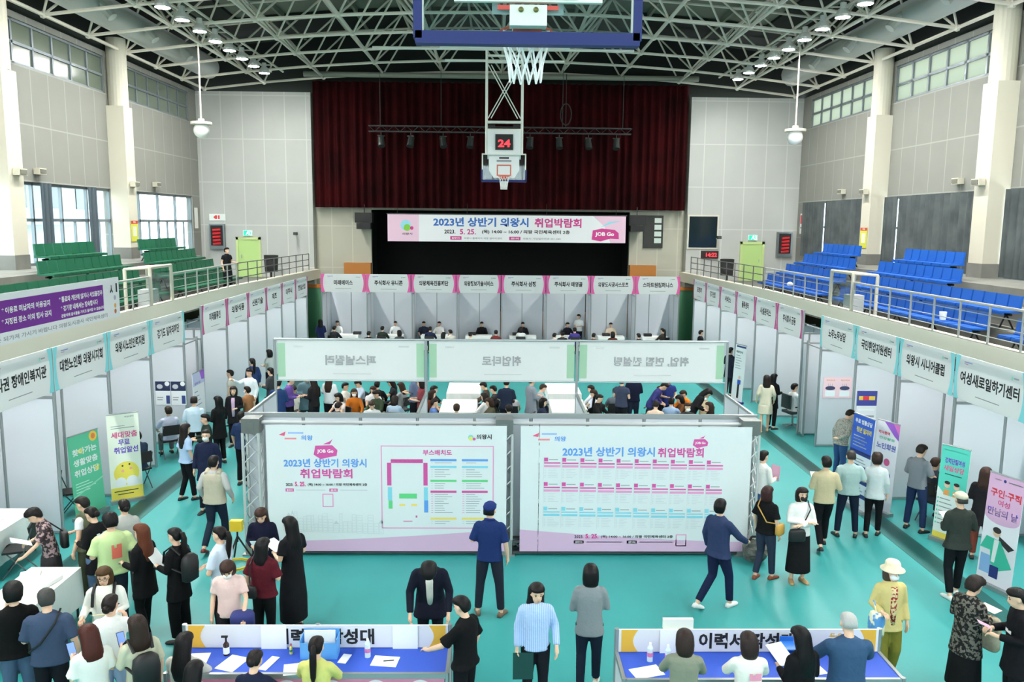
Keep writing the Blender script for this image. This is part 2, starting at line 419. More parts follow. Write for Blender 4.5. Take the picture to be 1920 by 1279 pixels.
struct(e.build('ceiling_shade_strips', mat((34, 38, 34), 0.9)))  # closers and strips at eaves and far end; roof shade put into their colour
TRM = mat((226, 219, 204), 0.5); y_ch = [30.3+2.9*k for k in range(-13, 5)]
xs_l = [-14.5+2.9*k for k in range(11)]; xs_u = [-13.05+2.9*k for k in range(10)]
sf = thing('roof_space_frame', 'white tubular steel space frame under the arched roof', 'roof frame', (0, 20, 12.05))
O = Vector((0, 20, 12.05)); low = lambda x, y: Vector((x, y, zl(x)))-O; up = lambda x, y: Vector((x, y, zl(x)+1.75))-O
for y in y_ch:
    b = MB(); b.path([low(x, y) for x in xs_l], .062, 6); b.build('lower_chord', TRM, sf)
for x in xs_l:
    MB().bar(low(x, y_ch[0]), low(x, y_ch[-1]), .062, 6).build('lower_chord', TRM, sf)
yu = [y+1.45 for y in y_ch[:-1]]
for y in yu: b = MB(); b.path([up(x, y) for x in xs_u], .055, 6); b.build('upper_chord', TRM, sf)
for x in xs_u: MB().bar(up(x, yu[0]), up(x, yu[-1]), .055, 6).build('upper_chord', TRM, sf)
b = MB()
for y in yu:
    for x in xs_u:
        for dx in (-1.45, 1.45):
            for dy in (-1.45, 1.45): b.bar(up(x, y), low(x+dx, y+dy), .042, 5)
        b.ell(up(x, y), (.1, .1, .1), 0, None, 6, 4)
for y in y_ch:
    for x in xs_l: b.ell(low(x, y), (.12, .12, .12), 0, None, 6, 4)
wb = b.build('web_bars', TRM, sf); wb['kind'] = 'stuff'
pm = mat((140, 146, 130), 0.8)
for k in range(9):
    x = -13+3.25*k; b = MB(); b.box2((x-.06, YN, zl(x)+2.02), (x+.06, 47, zl(x)+2.24)); struct(b.build('ceiling_purlin', pm))
# ducts, one along each side
for s, nm in ((-1, 'left'), (1, 'right')):
    d = thing('air_duct', 'long pale round air duct hung along the %s side of the roof' % nm, 'air duct', (s*13.9, 20, 12.95), 0, 'air ducts under the roof')
    MB().bar((0, -28, 0), (0, 20.8, 0), .52, 20).build('duct', mat((214, 220, 216), 0.4), d, smooth=True)
    MB().ell((0, 20.8, 0), (.52, .3, .52), 0, None, 16, 8).build('end_cap', mat((150, 156, 152), 0.4, 0.2), d, smooth=True)
    for k in range(9):
        y = -12+3.5*k
        MB().bar((-s*.25, y, .1), (-s*.75, y, -.25), .13, 10).bar((-s*.6, y, -.2), (-s*.85, y, -.5), .17, 10).build('nozzle', mat((190, 196, 190), 0.4), d)
    # walkway beam that carries the lamps
    wk = thing('lamp_gangway', 'white gangway tube carrying the row of lamps on the %s' % nm, 'beam', (s*10.6, 20, 12.75), 0, 'gangways')
    for dx in (-.28, .28): MB().bar((dx, -27, 0), (dx, 20.5, 0), .05, 6).build('rail', TRM, wk)
    for k in range(29): MB().bar((-.28, -26.5+1.62*k, 0), (.28, -26.5+1.62*k, 0), .03, 5).build('rung', TRM, wk)
    # high-bay lamps; near end of each row is unseen, added for frontal light
    EM = bpy.data.materials.get('lamp_glow')
    if EM is None:
        EM = mat((255, 255, 250), 0.5, 0, 'plain', None, 8.0, LAMP_STRENGTH, name='lamp_glow')
    first = None
    for k in range(28):
        y = 38.3 - 1.62*k
        lab = '%s bright round high-bay lamp from the stage end in the %s row' % (('first second third fourth fifth sixth seventh eighth ninth tenth eleventh twelfth thirteenth fourteenth fifteenth sixteenth seventeenth eighteenth nineteenth twentieth twenty-first twenty-second twenty-third twenty-fourth twenty-fifth twenty-sixth twenty-seventh twenty-eighth'.split())[k], nm)
        if first is None:
            first = thing('ceiling_lamp', lab, 'lamp', (s*10.6, y, 12.32), 0, 'high-bay lamps')
            MB().bar((0, 0, .05), (0, 0, .22), .24, 16, 0, .14).bar((0, 0, .22), (0, 0, .42), .1, 10).build('lamp_housing', mat((200, 204, 200), 0.4), first)
            b = MB(); n_ = 20; rr = [[(r_*math.cos(2*math.pi*q/n_), r_*math.sin(2*math.pi*q/n_), z_) for q in range(n_)] for r_, z_ in ((.22, .04), (.225, -.03), (.24, -.03), (.235, .06))]; b.loft(rr, 0, False); b.build('lamp_shade', mat((190, 192, 188), 0.4), first)
            MB().loft([[(r_*math.cos(2*math.pi*q/20), r_*math.sin(2*math.pi*q/20), z_) for q in range(20)] for r_, z_ in ((.2, .05), (.2, .0), (.18, -.025), (.13, -.045), (.07, -.055), (.02, -.06))]).build('lamp_lens', EM, first.children[0], smooth=True)
        else: dup(first, (s*10.6, y, 12.32), 0, lab, 'high-bay lamps')
    # hanging globe
    g = thing('globe_speaker', 'white globe hanging on a rod at the %s side' % nm, 'hanging globe', (s*11.55-.1, 33, 9.05), 0, 'hanging globes')
    MB().bar((0, 0, .5), (0, 0, 3.62), .03, 6).build('rod', TRM, g)
    MB().bar((0, 0, .4), (0, 0, .5), .4, 20).bar((0, 0, .5), (0, 0, .62), .12, 12).build('collar', mat((205, 205, 190), 0.5), g)
    MB().ell((0, 0, .18), (.3, .3, .3), 0, None, 18, 12).build('globe', mat((236, 238, 232), 0.3), g, smooth=True)

struct(MB().bar((-9.6, 41.6, 12.85), (9.6, 41.6, 12.85), .13, 12).build('trim_5', mat((138, 142, 128), .6)))
# ---- stage: valance curtain, light bar, banner, speakers, skirting
o = curtain_strip(-9.3, 9.3, 6.5, 12.6, YB+.1, .15, .42, 7, 'x').build('stage_curtain', cloth((56, 4, 8), (34, 2, 4), 'mottle', .7), smooth=True)
tag(o, 'wide dark red pleated stage curtain across the back wall', 'stage curtain')
rk = thing('stage_light_bar', 'dark truss bar hung in front of the red curtain for stage lights', 'light bar', (-.05, 40.6, 10.2))
b = MB()
for z in (-.13, .13):
    for y in (-.1, .1): b.bar((-6.3, y, z), (6.25, y, z), .03, 5)
for k in range(42): b.bar((-6.3+.3*k, -.1, -.13 if k % 2 else .13), (-6.0+.3*k, -.1, .13 if k % 2 else -.13), .014, 4)
b.build('truss', DGREY, rk)
for x, z in ((-5.75, 2.74), (-2.85, 2.86), (2.95, 2.86), (5.85, 2.74)): MB().bar((x, 0, .13), (x, 0, z), .014, 5).build('cable', mat((70, 72, 70), .7), rk)
c = MB(); c.bar((3.1, -.1, .1), (3.1, -.1, 2.6), .02, 5)
for k in range(16):
    a0 = 2*math.pi*k/16; a1 = 2*math.pi*(k+1)/16
    c.bar((3.1+.26*math.cos(a0), -.12, .75+.5*math.sin(a0)), (3.1+.26*math.cos(a1), -.12, .75+.5*math.sin(a1)), .03, 4)
c.build('cable_coil', mat((48, 44, 44), .8), rk)
f0 = None
for k, x in enumerate((-5.75, -4.35, -2.8, -1.5, 1.35, 2.75, 4.15, 5.5)):
    lab = 'small black stage spotlight, %s from the left on the light bar' % ('first second third fourth fifth sixth seventh eighth'.split()[k])
    if f0 is None:
        f0 = thing('stage_spotlight', lab, 'spotlight', (x, 40.5, 9.98), .3, 'stage spotlights')
        MB().bar((0, 0, .06), (0, 0, -.1), .02, 5).box((0, 0, -.12), (.34, .06, .05)).build('bracket', DGREY, f0)
        MB().bar((0, .1, -.15), (0, -.1, -.62), .15, 12, 0, .17).build('can', mat((44, 50, 48), .4), f0)
    else: dup(f0, (x, 40.5, 9.98), random.Random(k).uniform(-.4, .4), lab)
for s, nm in ((-1, 'left'), (1, 'right')):
    o = thing('line_array_speaker', 'black speaker cabinet hung at the %s edge of the stage opening' % nm, 'speaker', (s*6.85, 42.0, 5.55), 0, 'speakers flanking the stage')
    oc = MB().box((0, 0, .45), (.85, .6, .5)).box((0, -.02, .03), (.7, .55, .3)).build('cabinet', BLACK, o)
    MB().box((0, -.31, .45), (.74, .02, .4)).build('grille', mat((40, 40, 40), .8), oc)
    MB().bar((0, 0, .7), (0, 0, 1.1), .03).build('hanger', DGREY, o)
    o = MB().box2((s*6.6, YB+.2, 0), (s*7.95, YB+.6, 3.72)).build('stage_stair_wall', mat((176, 110, 40), .5), None)
    tag(o, 'orange wooden stair side wall at the %s of the stage' % nm, 'wooden wall', 'stage stair walls')
    o = thing('fire_door', 'green door with orange wooden frame behind the %s end of the back booths' % nm, 'door', (s*9.15, 41.0, 0), 0, 'green doors beside the stage')
    MB().box2((-.55, 0, 0), (.55, .1, 2.55)).build('door_leaf', mat((70, 128, 92), .5), o)
    b = MB(); b.box2((-.72, -.04, 0), (-.55, .14, 2.7)); b.box2((.55, -.04, 0), (.72, .14, 2.7)); b.box2((-.72, -.04, 2.55), (.72, .14, 2.7)); b.build('door_frame', mat((186, 104, 28), .5), o)
sk = MB().box2((-6.6, YB+.3, 0), (6.6, YB+1.2, 1.2)).build('stage_front', mat((120, 78, 40), .5)); struct(sk)
# ---- back wall fittings
dn = 0
for s, nm in ((-1, 'left'), (1, 'right')):
    dn += 1; x0 = 12.75 if s > 0 else -12.65
    b = MB(); b.box2((x0-.5, YB-.05, 3.0), (x0+.5, YB+.02, 4.85)); d = struct(b.build('door_%d' % dn, mat((176, 206, 130), .5)), 'light green door onto the %s balcony' % nm)
    b = MB(); b.box2((x0-.62, YB-.09, 3.0), (x0-.5, YB, 4.98)); b.box2((x0+.5, YB-.09, 3.0), (x0+.62, YB, 4.98)); b.box2((x0-.62, YB-.09, 4.85), (x0+.62, YB, 4.98)); b.build('door_frame', mat((186, 204, 140), .5), d)
    MB().bar((x0+.38*s, YB-.08, 3.95), (x0+.38*s, YB-.08, 4.1), .02).build('door_handle', STEEL, d)
    e = thing('exit_sign', 'green running-man exit sign over the %s balcony door' % nm, 'exit sign', (x0, YB-.06, 5.18), 0, 'exit signs')
    eh = MB().box((0, 0, 0), (.46, .1, .28)).build('housing', mat((225, 235, 230), .5), e)
    sh = Sheet((0, -.052, 0), (1, 0, 0), (0, 0, 1)); g = mat((20, 170, 130), .5, 0, 'plain', None, 8.0, 1.0)
    sh.rect(-.2, -.12, .2, .12, g); w = mat((240, 250, 245), .5, 0, 'plain', None, 8.0, 1.0)
    sh.disc(.02, .07, .03, w, 2); sh.poly([(-.05, .03), (.05, .04), (.03, -.03), (-.04, -.02)], w, 2); sh.poly([(-.04, -.02), (.0, -.02), (-.08, -.09), (-.1, -.07)], w, 2); sh.poly([(0, -.02), (.03, -.03), (.09, -.06), (.06, -.09)], w, 2); sh.frame(.1, -.1, .18, .1, .015, w, 2)
    sh.build('sign_face', eh)
    hx = -14.15 if s < 0 else 14.35; hz = 5.0 if s < 0 else 4.85
    h = thing('fire_hose_cabinet', 'steel fire hose cabinet with red hose on the back wall, %s side' % nm, 'fire cabinet', (hx, YB-.115, hz), 0, 'fire hose cabinets')
    MB().box((0, 0, 0), (.75, .2, 1.25)).build('cabinet', mat((120, 128, 130), .3, .5), h)
    hr = MB().box((0, -.09, .05), (.6, .06, 1.0)).build('hose_recess', mat((30, 26, 28), .8), h)
    b = MB()
    for k in range(5): b.bar((-.18, -.12-.01*k, -.38+.17*k), (.2, -.13, -.34+.17*k), .065, 8)
    b.build('hose', mat((180, 24, 30), .6), hr)
    if s < 0:
        q = thing('hose_sign', 'white sign plate with red symbol above the left fire cabinet', 'sign', (hx, YB-.03, 5.95))
        sh = Sheet((0, -.01, 0), (1, 0, 0), (0, 0, 1)); sh.slab(-.4, -.16, .4, .16, mat((214, 220, 216), .5)); rr = mat((200, 40, 44), .5); sh.poly([(-.2, 0), (-.1, .09), (0, .09), (0, -.09), (-.1, -.09)], rr); sh.rect(.04, -.09, .12, .09, rr)
        sh.build('plate', q)
    q = thing('corner_notice', 'small red and white notice on the %s corner of the hall' % nm, 'notice', (s*14.98, 41.35, 5.9), 0, 'corner notices')
    sh = Sheet((0, 0, 0), (0, -s*-1.0, 0) if s < 0 else (0, -1, 0), (0, 0, 1)); sh.slab(-.22, -.5, .22, .5, mat((226, 226, 222), .5)); sh.rect(-.18, .0, .18, .42, mat((206, 60, 60), .5)); sh.text('비상구', 0, -.2, .1, INK, .3)
    sh.build('plate', q)
    # loudspeaker on a pole at the balcony end
    lx = 11.15 if s > 0 else -11.2
    k = thing('pa_speaker', 'black loudspeaker on a stand at the %s balcony end by the back wall' % nm, 'speaker', (lx, 40.6, 3.0), -s*.35, 'balcony loudspeakers')
    MB().loft([[(-.3, -.2, .35), (.3, -.2, .35), (.24, .2, .35), (-.24, .2, .35)], [(-.34, -.25, 1.15), (.34, -.25, 1.15), (.24, .2, 1.15), (-.24, .2, 1.15)]]).build('cabinet', BLACK, k)
    MB().bar((0, -.255, .72), (0, -.235, .72), .2, 16).build('woofer', mat((34, 32, 34), .7), k.children[0])
    MB().bar((0, 0, 0), (0, 0, .35), .05, 8).bar((0, 0, 0), (0, 0, .03), .25, 10).build('stand', BLACK, k)
    cx = 12.05 if s > 0 else -11.2
    k = thing('camera_bracket', 'small grey camera on a bracket on the back wall, %s side' % nm, 'camera', (-10.25 if s < 0 else 10.9, YB-.02, 5.1), 0, 'wall cameras')
    MB().bar((0, 0, 0), (0, -.3, .05), .03).build('arm', STEEL, k); MB().box((.05, -.4, .08), (.16, .3, .14)).build('body', DGREY, k)
# control room window, clock, small window on the right of the stage
w = struct(MB().box2((9.42, YB-.06, 4.58), (11.0, YB, 6.3)).build('window_21', mat((200, 198, 182), .5)), 'dark control room window to the right of the stage')
MB().box2((9.5, YB-.08, 4.66), (10.92, YB-.055, 6.22)).build('pane', mat((22, 36, 42), .08), w)
k = thing('led_clock', 'black clock display with red digits under the control room window', 'clock', (10.6, YB-.05, 4.3))
kh = MB().box((0, 0, 0), (.88, .1, .38)).build('housing', mat((40, 16, 18), .5), k)
sh = Sheet((0, -.055, 0), (1, 0, 0), (0, 0, 1)); rd = mat((255, 40, 50), .5, 0, 'plain', None, 8.0, 1.5)
sh.text('14:22', .08, 0, .2, rd, .55); sh.build('digits', kh)
w = struct(MB().box2((7.3, YB+.5, 4.6), (8.3, YB+.61, 6.25)).build('window_22', mat((30, 32, 28), .5)), 'small dark window with sheets of paper right of the stage')
for j in range(4): MB().box2((7.85, YB+.48, 4.85+.34*j), (8.2, YB+.5, 5.1+.34*j)).build('paper_sheet', mat((200, 214, 206), .6), w)
# banner over the stage
o = thing('stage_banner', 'wide pink and white job fair banner hung over the dark stage', 'banner', (.3, 41.7, 4.85))
sh = Sheet((0, 0, 0), (1, 0, 0), (0, 0, 1)); LP = mat((232, 196, 216), .7); BLUE = mat((52, 110, 190), .7); MAG = mat((205, 60, 140), .7)
sh.slab(-5.95, 0, 5.95, 1.33, mat((234, 236, 238), .7), .02)
sh.rect(-5.95, 0, -4.4, 1.33, LP); sh.poly([(4.3, 1.33), (5.95, 1.33), (5.95, 0), (5.2, 0), (4.9, .8)], LP)
GRN = mat((130, 200, 70), .7); LB = mat((150, 214, 228), .7)
sh.disc(-5.05, .8, .26, LB, 2); sh.disc(-4.98, .68, .17, GRN, 3); sh.disc(-4.75, .66, .09, MAG, 4); sh.text('의왕시', -4.98, .37, .11, INK, .5)
sh.text('2023년 상반기 의왕시', -1.3, .98, .46, BLUE, 4.75, .035); sh.text('취업박람회', 2.55, .97, .46, MAG, 2.35, .03)
sh.text('2023.', -2.85, .5, .2, INK, .55, .03); sh.text('5. 25.', -1.95, .5, .27, MAG, .8, .03); sh.text('(목) 14:00 ~ 16:00 / 의왕 국민체육센터 2층', .95, .5, .22, INK, 4.4, .03)
for u, t1 in ((-2.55, '홈페이지'), (.4, '문의')):
    sh.rect(u-.28, .1, u+.28, .27, MAG); sh.text(t1, u, .185, .09, WHITE, .4)
sh.text('의왕시 홈페이지 의왕 일자리센터', -1.2, .18, .1, GREYT, 1.9); sh.text('의왕시 기업일자리과 031-345', 1.75, .18, .1, GREYT, 1.9)
sh.poly([(4.25, .16), (4.3, .62), (4.75, .72), (5.4, .66), (5.6, .5), (5.62, .2), (5.2, .22), (4.7, .08)], MAG, 2); sh.text('JOB Go', 4.9, .42, .24, WHITE, .95, .04, 3)
sh.poly([(4.7, .78), (5.1, 1.05), (5.7, 1.1), (5.2, .95)], LB, 2)
sh.build('printed_sheet', o)
MB().bar((-6.0, .02, 1.36), (6.0, .02, 1.36), .03).build('batten', DGREY, o)
for x in (-5.5, -2, 2, 5.5): MB().bar((x, .3, 1.36), (x, .45, 1.9), .012, 5).build('hanging_cord', DGREY, o)

# ---- basketball hoops
GL2 = glass_mat('backboard_glass', (225, 235, 235))
def hoop(loc, face, label, far):
    h = thing('basketball_hoop', label, 'basketball hoop', loc)
    MB().box((0, 0, .55), (1.76, .03, 1.02)).build('glass_board', GL2, h)
    b = MB(); b.box((0, 0, 1.07), (1.8, .06, .05)); b.box((-.88, 0, .55), (.05, .06, 1.05)); b.box((.88, 0, .55), (.05, .06, 1.05)); b.box((0, 0, .03), (1.8, .06, .05)); b.build('board_frame', PAINTW, h)
    p = MB(); p.box((0, 0, .0), (1.84, .12, .1)); p.box((-.9, 0, .22), (.07, .12, .46)); p.box((.9, 0, .22), (.07, .12, .46)); p.build('edge_padding', mat((20, 36, 104), .6), h)
    sh = Sheet((0, face*(.02 if face > 0 else .065), 0), (-1, 0, 0) if face > 0 else (1, 0, 0), (0, 0, 1)); sh.frame(-.295, .2, .295, .65, .05, WHITE if face > 0 else mat((206, 110, 90), .5))
    if face < 0: sh.rect(-.3, .76, .3, .84, GREYT); sh.rect(-.2, .88, .2, .95, DGREY)
    sh.build('target_square', h)
    r = MB(); n = 20; c0 = Vector((0, face*.42, .15))
    for k in range(n):
        a0 = 2*math.pi*k/n; a1 = 2*math.pi*(k+1)/n
        r.bar(c0+Vector((.225*math.cos(a0), .225*math.sin(a0), 0)), c0+Vector((.225*math.cos(a1), .225*math.sin(a1), 0)), .012, 5)
    r.box((0, face*.12, .12), (.24, .16, .12)); rim = r.build('rim', mat((226, 90, 60), .5), h)
    nt = MB(); L = ((.225, 0), (.19, -.14), (.15, -.28), (.14, -.42))
    for (ra, za), (rb, zb), t in ((L[0], L[1], 0), (L[1], L[2], .5), (L[2], L[3], 0)):
        for k in range(12):
            for dk in (-.5, .5):
                a0 = 2*math.pi*(k+t)/12; a1 = 2*math.pi*(k+t+dk)/12
                nt.bar(c0+Vector((ra*math.cos(a0), ra*math.sin(a0), za)), c0+Vector((rb*math.cos(a1), rb*math.sin(a1), zb)), .008, 4)
    nt.build('net', WHITE, rim)
    return h
# near hoop: its back with the white bracing faces the camera
h = hoop((0, 7.1, 7.3), 1, 'large glass basketball hoop with blue padding hanging at the top of the view', False)
b = MB(); b.box((0, -.12, .62), (1.05, .1, .1)); b.box((-.5, -.12, 1.0), (.1, .1, .9)); b.box((.5, -.12, 1.0), (.1, .1, .9)); b.box((0, -.1, .45), (.8, .06, .32)); b.box((0, -.08, .16), (.3, .12, .16))
b.bar((-.85, -.06, .9), (-.3, -.2, .5), .03).bar((.85, -.06, .9), (.3, -.2, .5), .03); b.box((0, -.08, .3), (1.2, .05, .06)); b.build('back_bracket', PAINTW, h)
b = MB()
for x in (-.5, .5): b.bar((x, -.15, 1.2), (x, -.15, 5.78), .06, 8)
for k in range(4): b.bar((-.5, -.15, 1.4+k*1.05), (.5, -.15, 2.4+k*1.05), .03, 6)
b.build('drop_frame', PAINTW, h)
for x in (-.06, .06):
    for y, z in ((-.15, .2), (-.16, .5)): MB().ell((x, y, z), (.022, .02, .022)).build('bolt', mat((120, 116, 70), .4, .7), h)
MB().box((0, -.045, .24), (.5, .01, .035)).build('red_strip', mat((220, 80, 70), .5), h)
# far hoop: faces the camera, on a long drop frame with a shot clock
h = hoop((.06, 34.4, 7.5), -1, 'far white basketball hoop on a tall lattice drop frame before the red curtain', True)
b = MB()
for x in (-.72, .72): b.bar((x, .1, 1.1), (x, .1, 5.25), .06, 8)
b.bar((-.72, .1, 2.35), (.72, .1, 2.35), .06, 8); b.bar((-.72, .1, 2.05), (.72, .1, 2.05), .05, 8); b.bar((-.72, .1, 4.7), (.72, .1, 4.7), .05, 8); b.bar((-.72, .1, 4.95), (.72, .1, 4.95), .05, 8)
for dx in (-.06, .06): b.bar((-.6+dx, .1, 2.5), (.6+dx, .1, 4.6), .022, 6).bar((.6+dx, .1, 2.5), (-.6+dx, .1, 4.6), .022, 6)
b.bar((-2.4, .1, 4.75), (2.4, .1, 4.75), .05, 8).bar((-5.3, .1, 5.2), (5.2, .1, 5.2), .06, 8).bar((-2.6, .05, 5.3), (2.6, .05, 5.3), .08, 8)
for x in (-2.96, 2.84): b.bar((x, .1, 5.2), (x, .1, 5.6), .04)
b.build('drop_frame', PAINTW, h)
MB().box((0, .1, 1.45), (1.36, .2, 1.15)).loft([[(-.62, y, .98), (.62, y, .98), (.62, y, .42), (.42, y, .12), (-.42, y, .12), (-.62, y, .42)] for y in (-.06, -.03)]).build('white_panel', mat((232, 234, 234), .5), h)
k = MB(); k.box((0, -.02, 1.55), (.72, .1, .62)); k.box((-.5, -.02, 2.2), (.26, .06, .08)); k.box((.5, -.02, 2.2), (.26, .06, .08)); k = k.build('shot_clock', BLACK, h)
sh = Sheet((0, -.075, 1.5), (1, 0, 0), (0, 0, 1)); sh.text('24', 0, 0, .3, rd, .5, .03); sh.build('clock_digits', k)
MB().box((0, .0, -.18), (.28, .25, .32)).build('rim_box', mat((220, 216, 210), .5), h)

# ---- balcony seats
def seat_mesh(m):
    b = MB(); b.box((0, -.2, .43), (.44, .4, .045)); b.box((0, -.39, .4), (.44, .05, .06)); b.box((0, .02, .62), (.44, .05, .36), 0, Matrix.Rotation(-.12, 3, 'X')); b.box((0, .0, .45), (.42, .1, .08))
    return b
seat_cache = {}
def seat_row(s, X, zf, y0, y1, m, label, group):
    """bench of tip-up shells on one beam; backs along x = s*X, facing the court"""
    n = round((y1-y0)/.5); r = thing('seat_row', label, 'row of seats', (s*X, y0, zf), -s*math.pi/2 if s > 0 else math.pi/2, group)
    # in local frame: x runs along the row, -y is forward
    sgn = 1
    f = MB()
    L = (y1-y0)
    d = -1 if s > 0 else 1
    f.bar((d*.1, -.15, .36), (d*(L-.1), -.15, .36), .03, 6)
    for k in range(max(2, n//3)):
        x = d*(.3+(L-.6)*k/max(1, n//3-1)); f.bar((x, -.15, .36), (x, .05, 0.0), .02, 5).bar((x, -.15, .36), (x, -.3, .0), .02, 5)
    f.build('seat_frame', BLACK, r)
    for k in range(n):
        key = m.name
        if key not in seat_cache:
            o = seat_mesh(m).build('seat', m, r); seat_cache[key] = o.data
        else:
            o = bpy.data.objects.new('seat', seat_cache[key]); COL.objects.link(o); o.parent = r
        o.location = (d*(.25+.5*k), 0, 0)
GRS = mat((8, 92, 64), .5); BLS = mat((12, 88, 176), .5); GRS.name = 'green_seat'; BLS.name = 'blue_seat'
TIERS = ((11.3, 3.0, 19.0, 27.3, 28.5, 34.8), (11.9, 3.43, 18.8, 27.3, 28.5, 34.4), (12.55, 3.86, 22.5, 27.3, 29.3, 34.1), (13.15, 4.29, 23.5, 27.2, 30.3, 33.7))
ORD = ('front', 'second', 'third', 'top')
for s, nm, col, m in ((-1, 'left', 'green', GRS), (1, 'right', 'blue', BLS)):
    for k, (X, zf, a, b_, c, d_) in enumerate(TIERS):
        seat_row(s, X, zf, a, b_, m, '%s row of %s seats in the middle bay of the %s balcony' % (ORD[k], col, nm), col+' balcony seats')
        seat_row(s, X, zf, c, d_, m, '%s row of %s seats in the bay nearest the stage, %s balcony' % (ORD[k], col, nm), col+' balcony seats')
        near0 = (9.5, 9.5, 9.5, 9.5)[k]; near1 = (18.0, 17.9, 22.0 if False else 17.6, 17.4)[k]
        seat_row(s, X, zf, near0, near1, m, '%s row of %s seats in the bay nearest the viewer, %s balcony' % (ORD[k], col, nm), col+' balcony seats')
# ---- railings
for s, nm in ((-1, 'left'), (1, 'right')):
    for sec, (y0, y1) in enumerate(((8.0, 23.2), (24.9, 31.0))):
        r = thing('balcony_railing', 'steel railing along the %s balcony edge, %s the gate' % (nm, ('nearer than', 'beyond')[sec]), 'railing', (s*9.9, y0, 3.42), 0, 'balcony railings'); L = y1-y0
        n = round(L/1.05)
        for k in range(n+1): MB().bar((0, L*k/n, 0), (0, L*k/n, .8), .025, 6).build('post', STEEL, r)
        for z in (.8,): MB().bar((0, 0, z), (0, L, z), .03, 6).build('handrail', STEEL, r)
        for z in (.15, .37, .59): MB().bar((0, 0, z), (0, L, z), .012, 5).build('rail', STEEL, r)
    r = thing('landing_railing', 'dark railing at the %s balcony landing before the green door' % nm, 'railing', (s*9.9, 31.2, 3.42), 0, 'landing railings')
    P = [Vector((0, 0, 0)), Vector((-s*.5, 9.6, 0))]
    for q in range(10): p = P[0].lerp(P[1], q/9); MB().bar(p, p+Vector((0, 0, .8)), .02, 5).build('post', mat((96, 98, 98), .5), r)
    for z in (.25, .52, .8): MB().bar(P[0]+Vector((0, 0, z)), P[1]+Vector((0, 0, z)), .018, 5).build('rail', mat((96, 98, 98), .5), r)
    g = thing('balcony_gate', 'white framed gate in the %s balcony railing' % nm, 'gate', (s*9.9, 23.3, 3.42), 0, 'balcony gates')
    b = MB()
    for y in (0, 1.5): b.bar((0, y, 0), (0, y, 1.05), .05, 8).bar((s*.7, y, -.4), (s*.7, y, 1.0), .05, 8)
    b.bar((0, 0, 1.05), (0, 1.5, 1.05), .05, 8); b.bar((0, 0, 1.05), (s*.7, 0, 1.0), .04, 8); b.bar((0, 1.5, 1.05), (s*.7, 1.5, 1.0), .04, 8); b.bar((s*.7, 0, 1.0), (s*.7, 1.5, 1.0), .04, 8); b.build('frame', CREAM, g)
    MB().box((0, .75, .5), (.02, 1.3, .8)).build('glass_panel', GL2, g)
    MB().box((s*.45, .9, -.0), (.4, .5, .75)).build('box', mat((176, 180, 180), .5), g)
# purple banner on the left railing
o = thing('railing_banner', 'white and purple banner tied along the left balcony railing', 'banner', (-9.84, 12.0, 3.36))
sh = Sheet((.05, 0, 0), (0, 1, 0), (0, 0, 1)); PUR = mat((118, 40, 148), .7); L = 9.1
sh.slab(0, 0, L, 1.0, mat((232, 234, 236), .7))
sh.rect(.3, .24, L-.85, .86, PUR); 
sh.text('* 지정된 장소 이외 행사 금지   * 음식물 반입 금지', 2.3, .68, .13, WHITE, 3.4, .03)
for u, v, t1, w in ((4.95, .66, '* 이용료 미납자의 이용금지', 1.75), (4.95, .44, '* 지정된 장소 이외 행사 금지', 1.8), (7.35, .68, '* 통로와 계단에 앉거나 서있을경우 퇴장', 2.3), (7.1, .48, '* 경기장 내에서는 정숙합시다', 1.7), (7.25, .32, '관람석에 음식물을 가지고 들어갈 수 없습니다', 2.0)):
    sh.text(t1, u, v, .13 if v > .4 else .08, WHITE, w, .03)
sh.text('경기종료 후 쓰레기는 되가져 가시기 바랍니다 의왕도시공사 국민체육센터', 5.3, .11, .1, GREYT, 6.2, .02)
sh.text('ㅅ', L-.42, .72, .2, INK, .16, .04); sh.text('1', L-.14, .74, .22, INK, .08, .04)
for v, cc in ((.5, (170, 170, 190)), (.3, (225, 170, 90)), (.16, (190, 110, 60))): sh.disc(L-.25, v, .06, mat(cc, .7))
sh.build('printed_sheet', o)
# small fixtures on walls and columns; notices
n = 0
for s, nm in ((-1, 'left'), (1, 'right')):
    pts = [(14.98, 36.5, 7.3, 'on the wall bay nearest the stage'), (14.98, 27.3, 7.3, 'on the middle wall bay'), (14.33, 32.8, 7.15, 'on the farther column'), (14.33, 25.0, 7.15, 'on the nearer column')]
    for x, y, z, w in pts:
        k = thing('wall_speaker', 'small beige wall speaker %s, %s side' % (w, nm), 'wall speaker', (s*x, y, z), 0, 'small wall speakers')
        MB().box((-s*.1, 0, 0), (.2, .42, .2)).build('body', mat((196, 192, 174), .5), k); MB().box((-s*.21, 0, 0), (.02, .34, .13)).build('grille', mat((110, 108, 98), .7), k)
    q = thing('column_notice', 'yellow notice with red header on the farther %s column' % nm, 'notice', (s*14.33, 32.8, 5.35), 0, 'column notices')
    sh = Sheet((0, 0, 0), (0, -s*1.0, 0), (0, 0, 1)); sh.slab(-.3, -.4, .3, .4, mat((206, 206, 70), .6)); sh.rect(-.3, .28, .3, .4, mat((200, 70, 50), .6)); sh.rect(-.18, -.2, .18, .18, mat((220, 222, 200), .6)); sh.text('주의', 0, .34, .08, WHITE, .2); sh.build('plate', q)
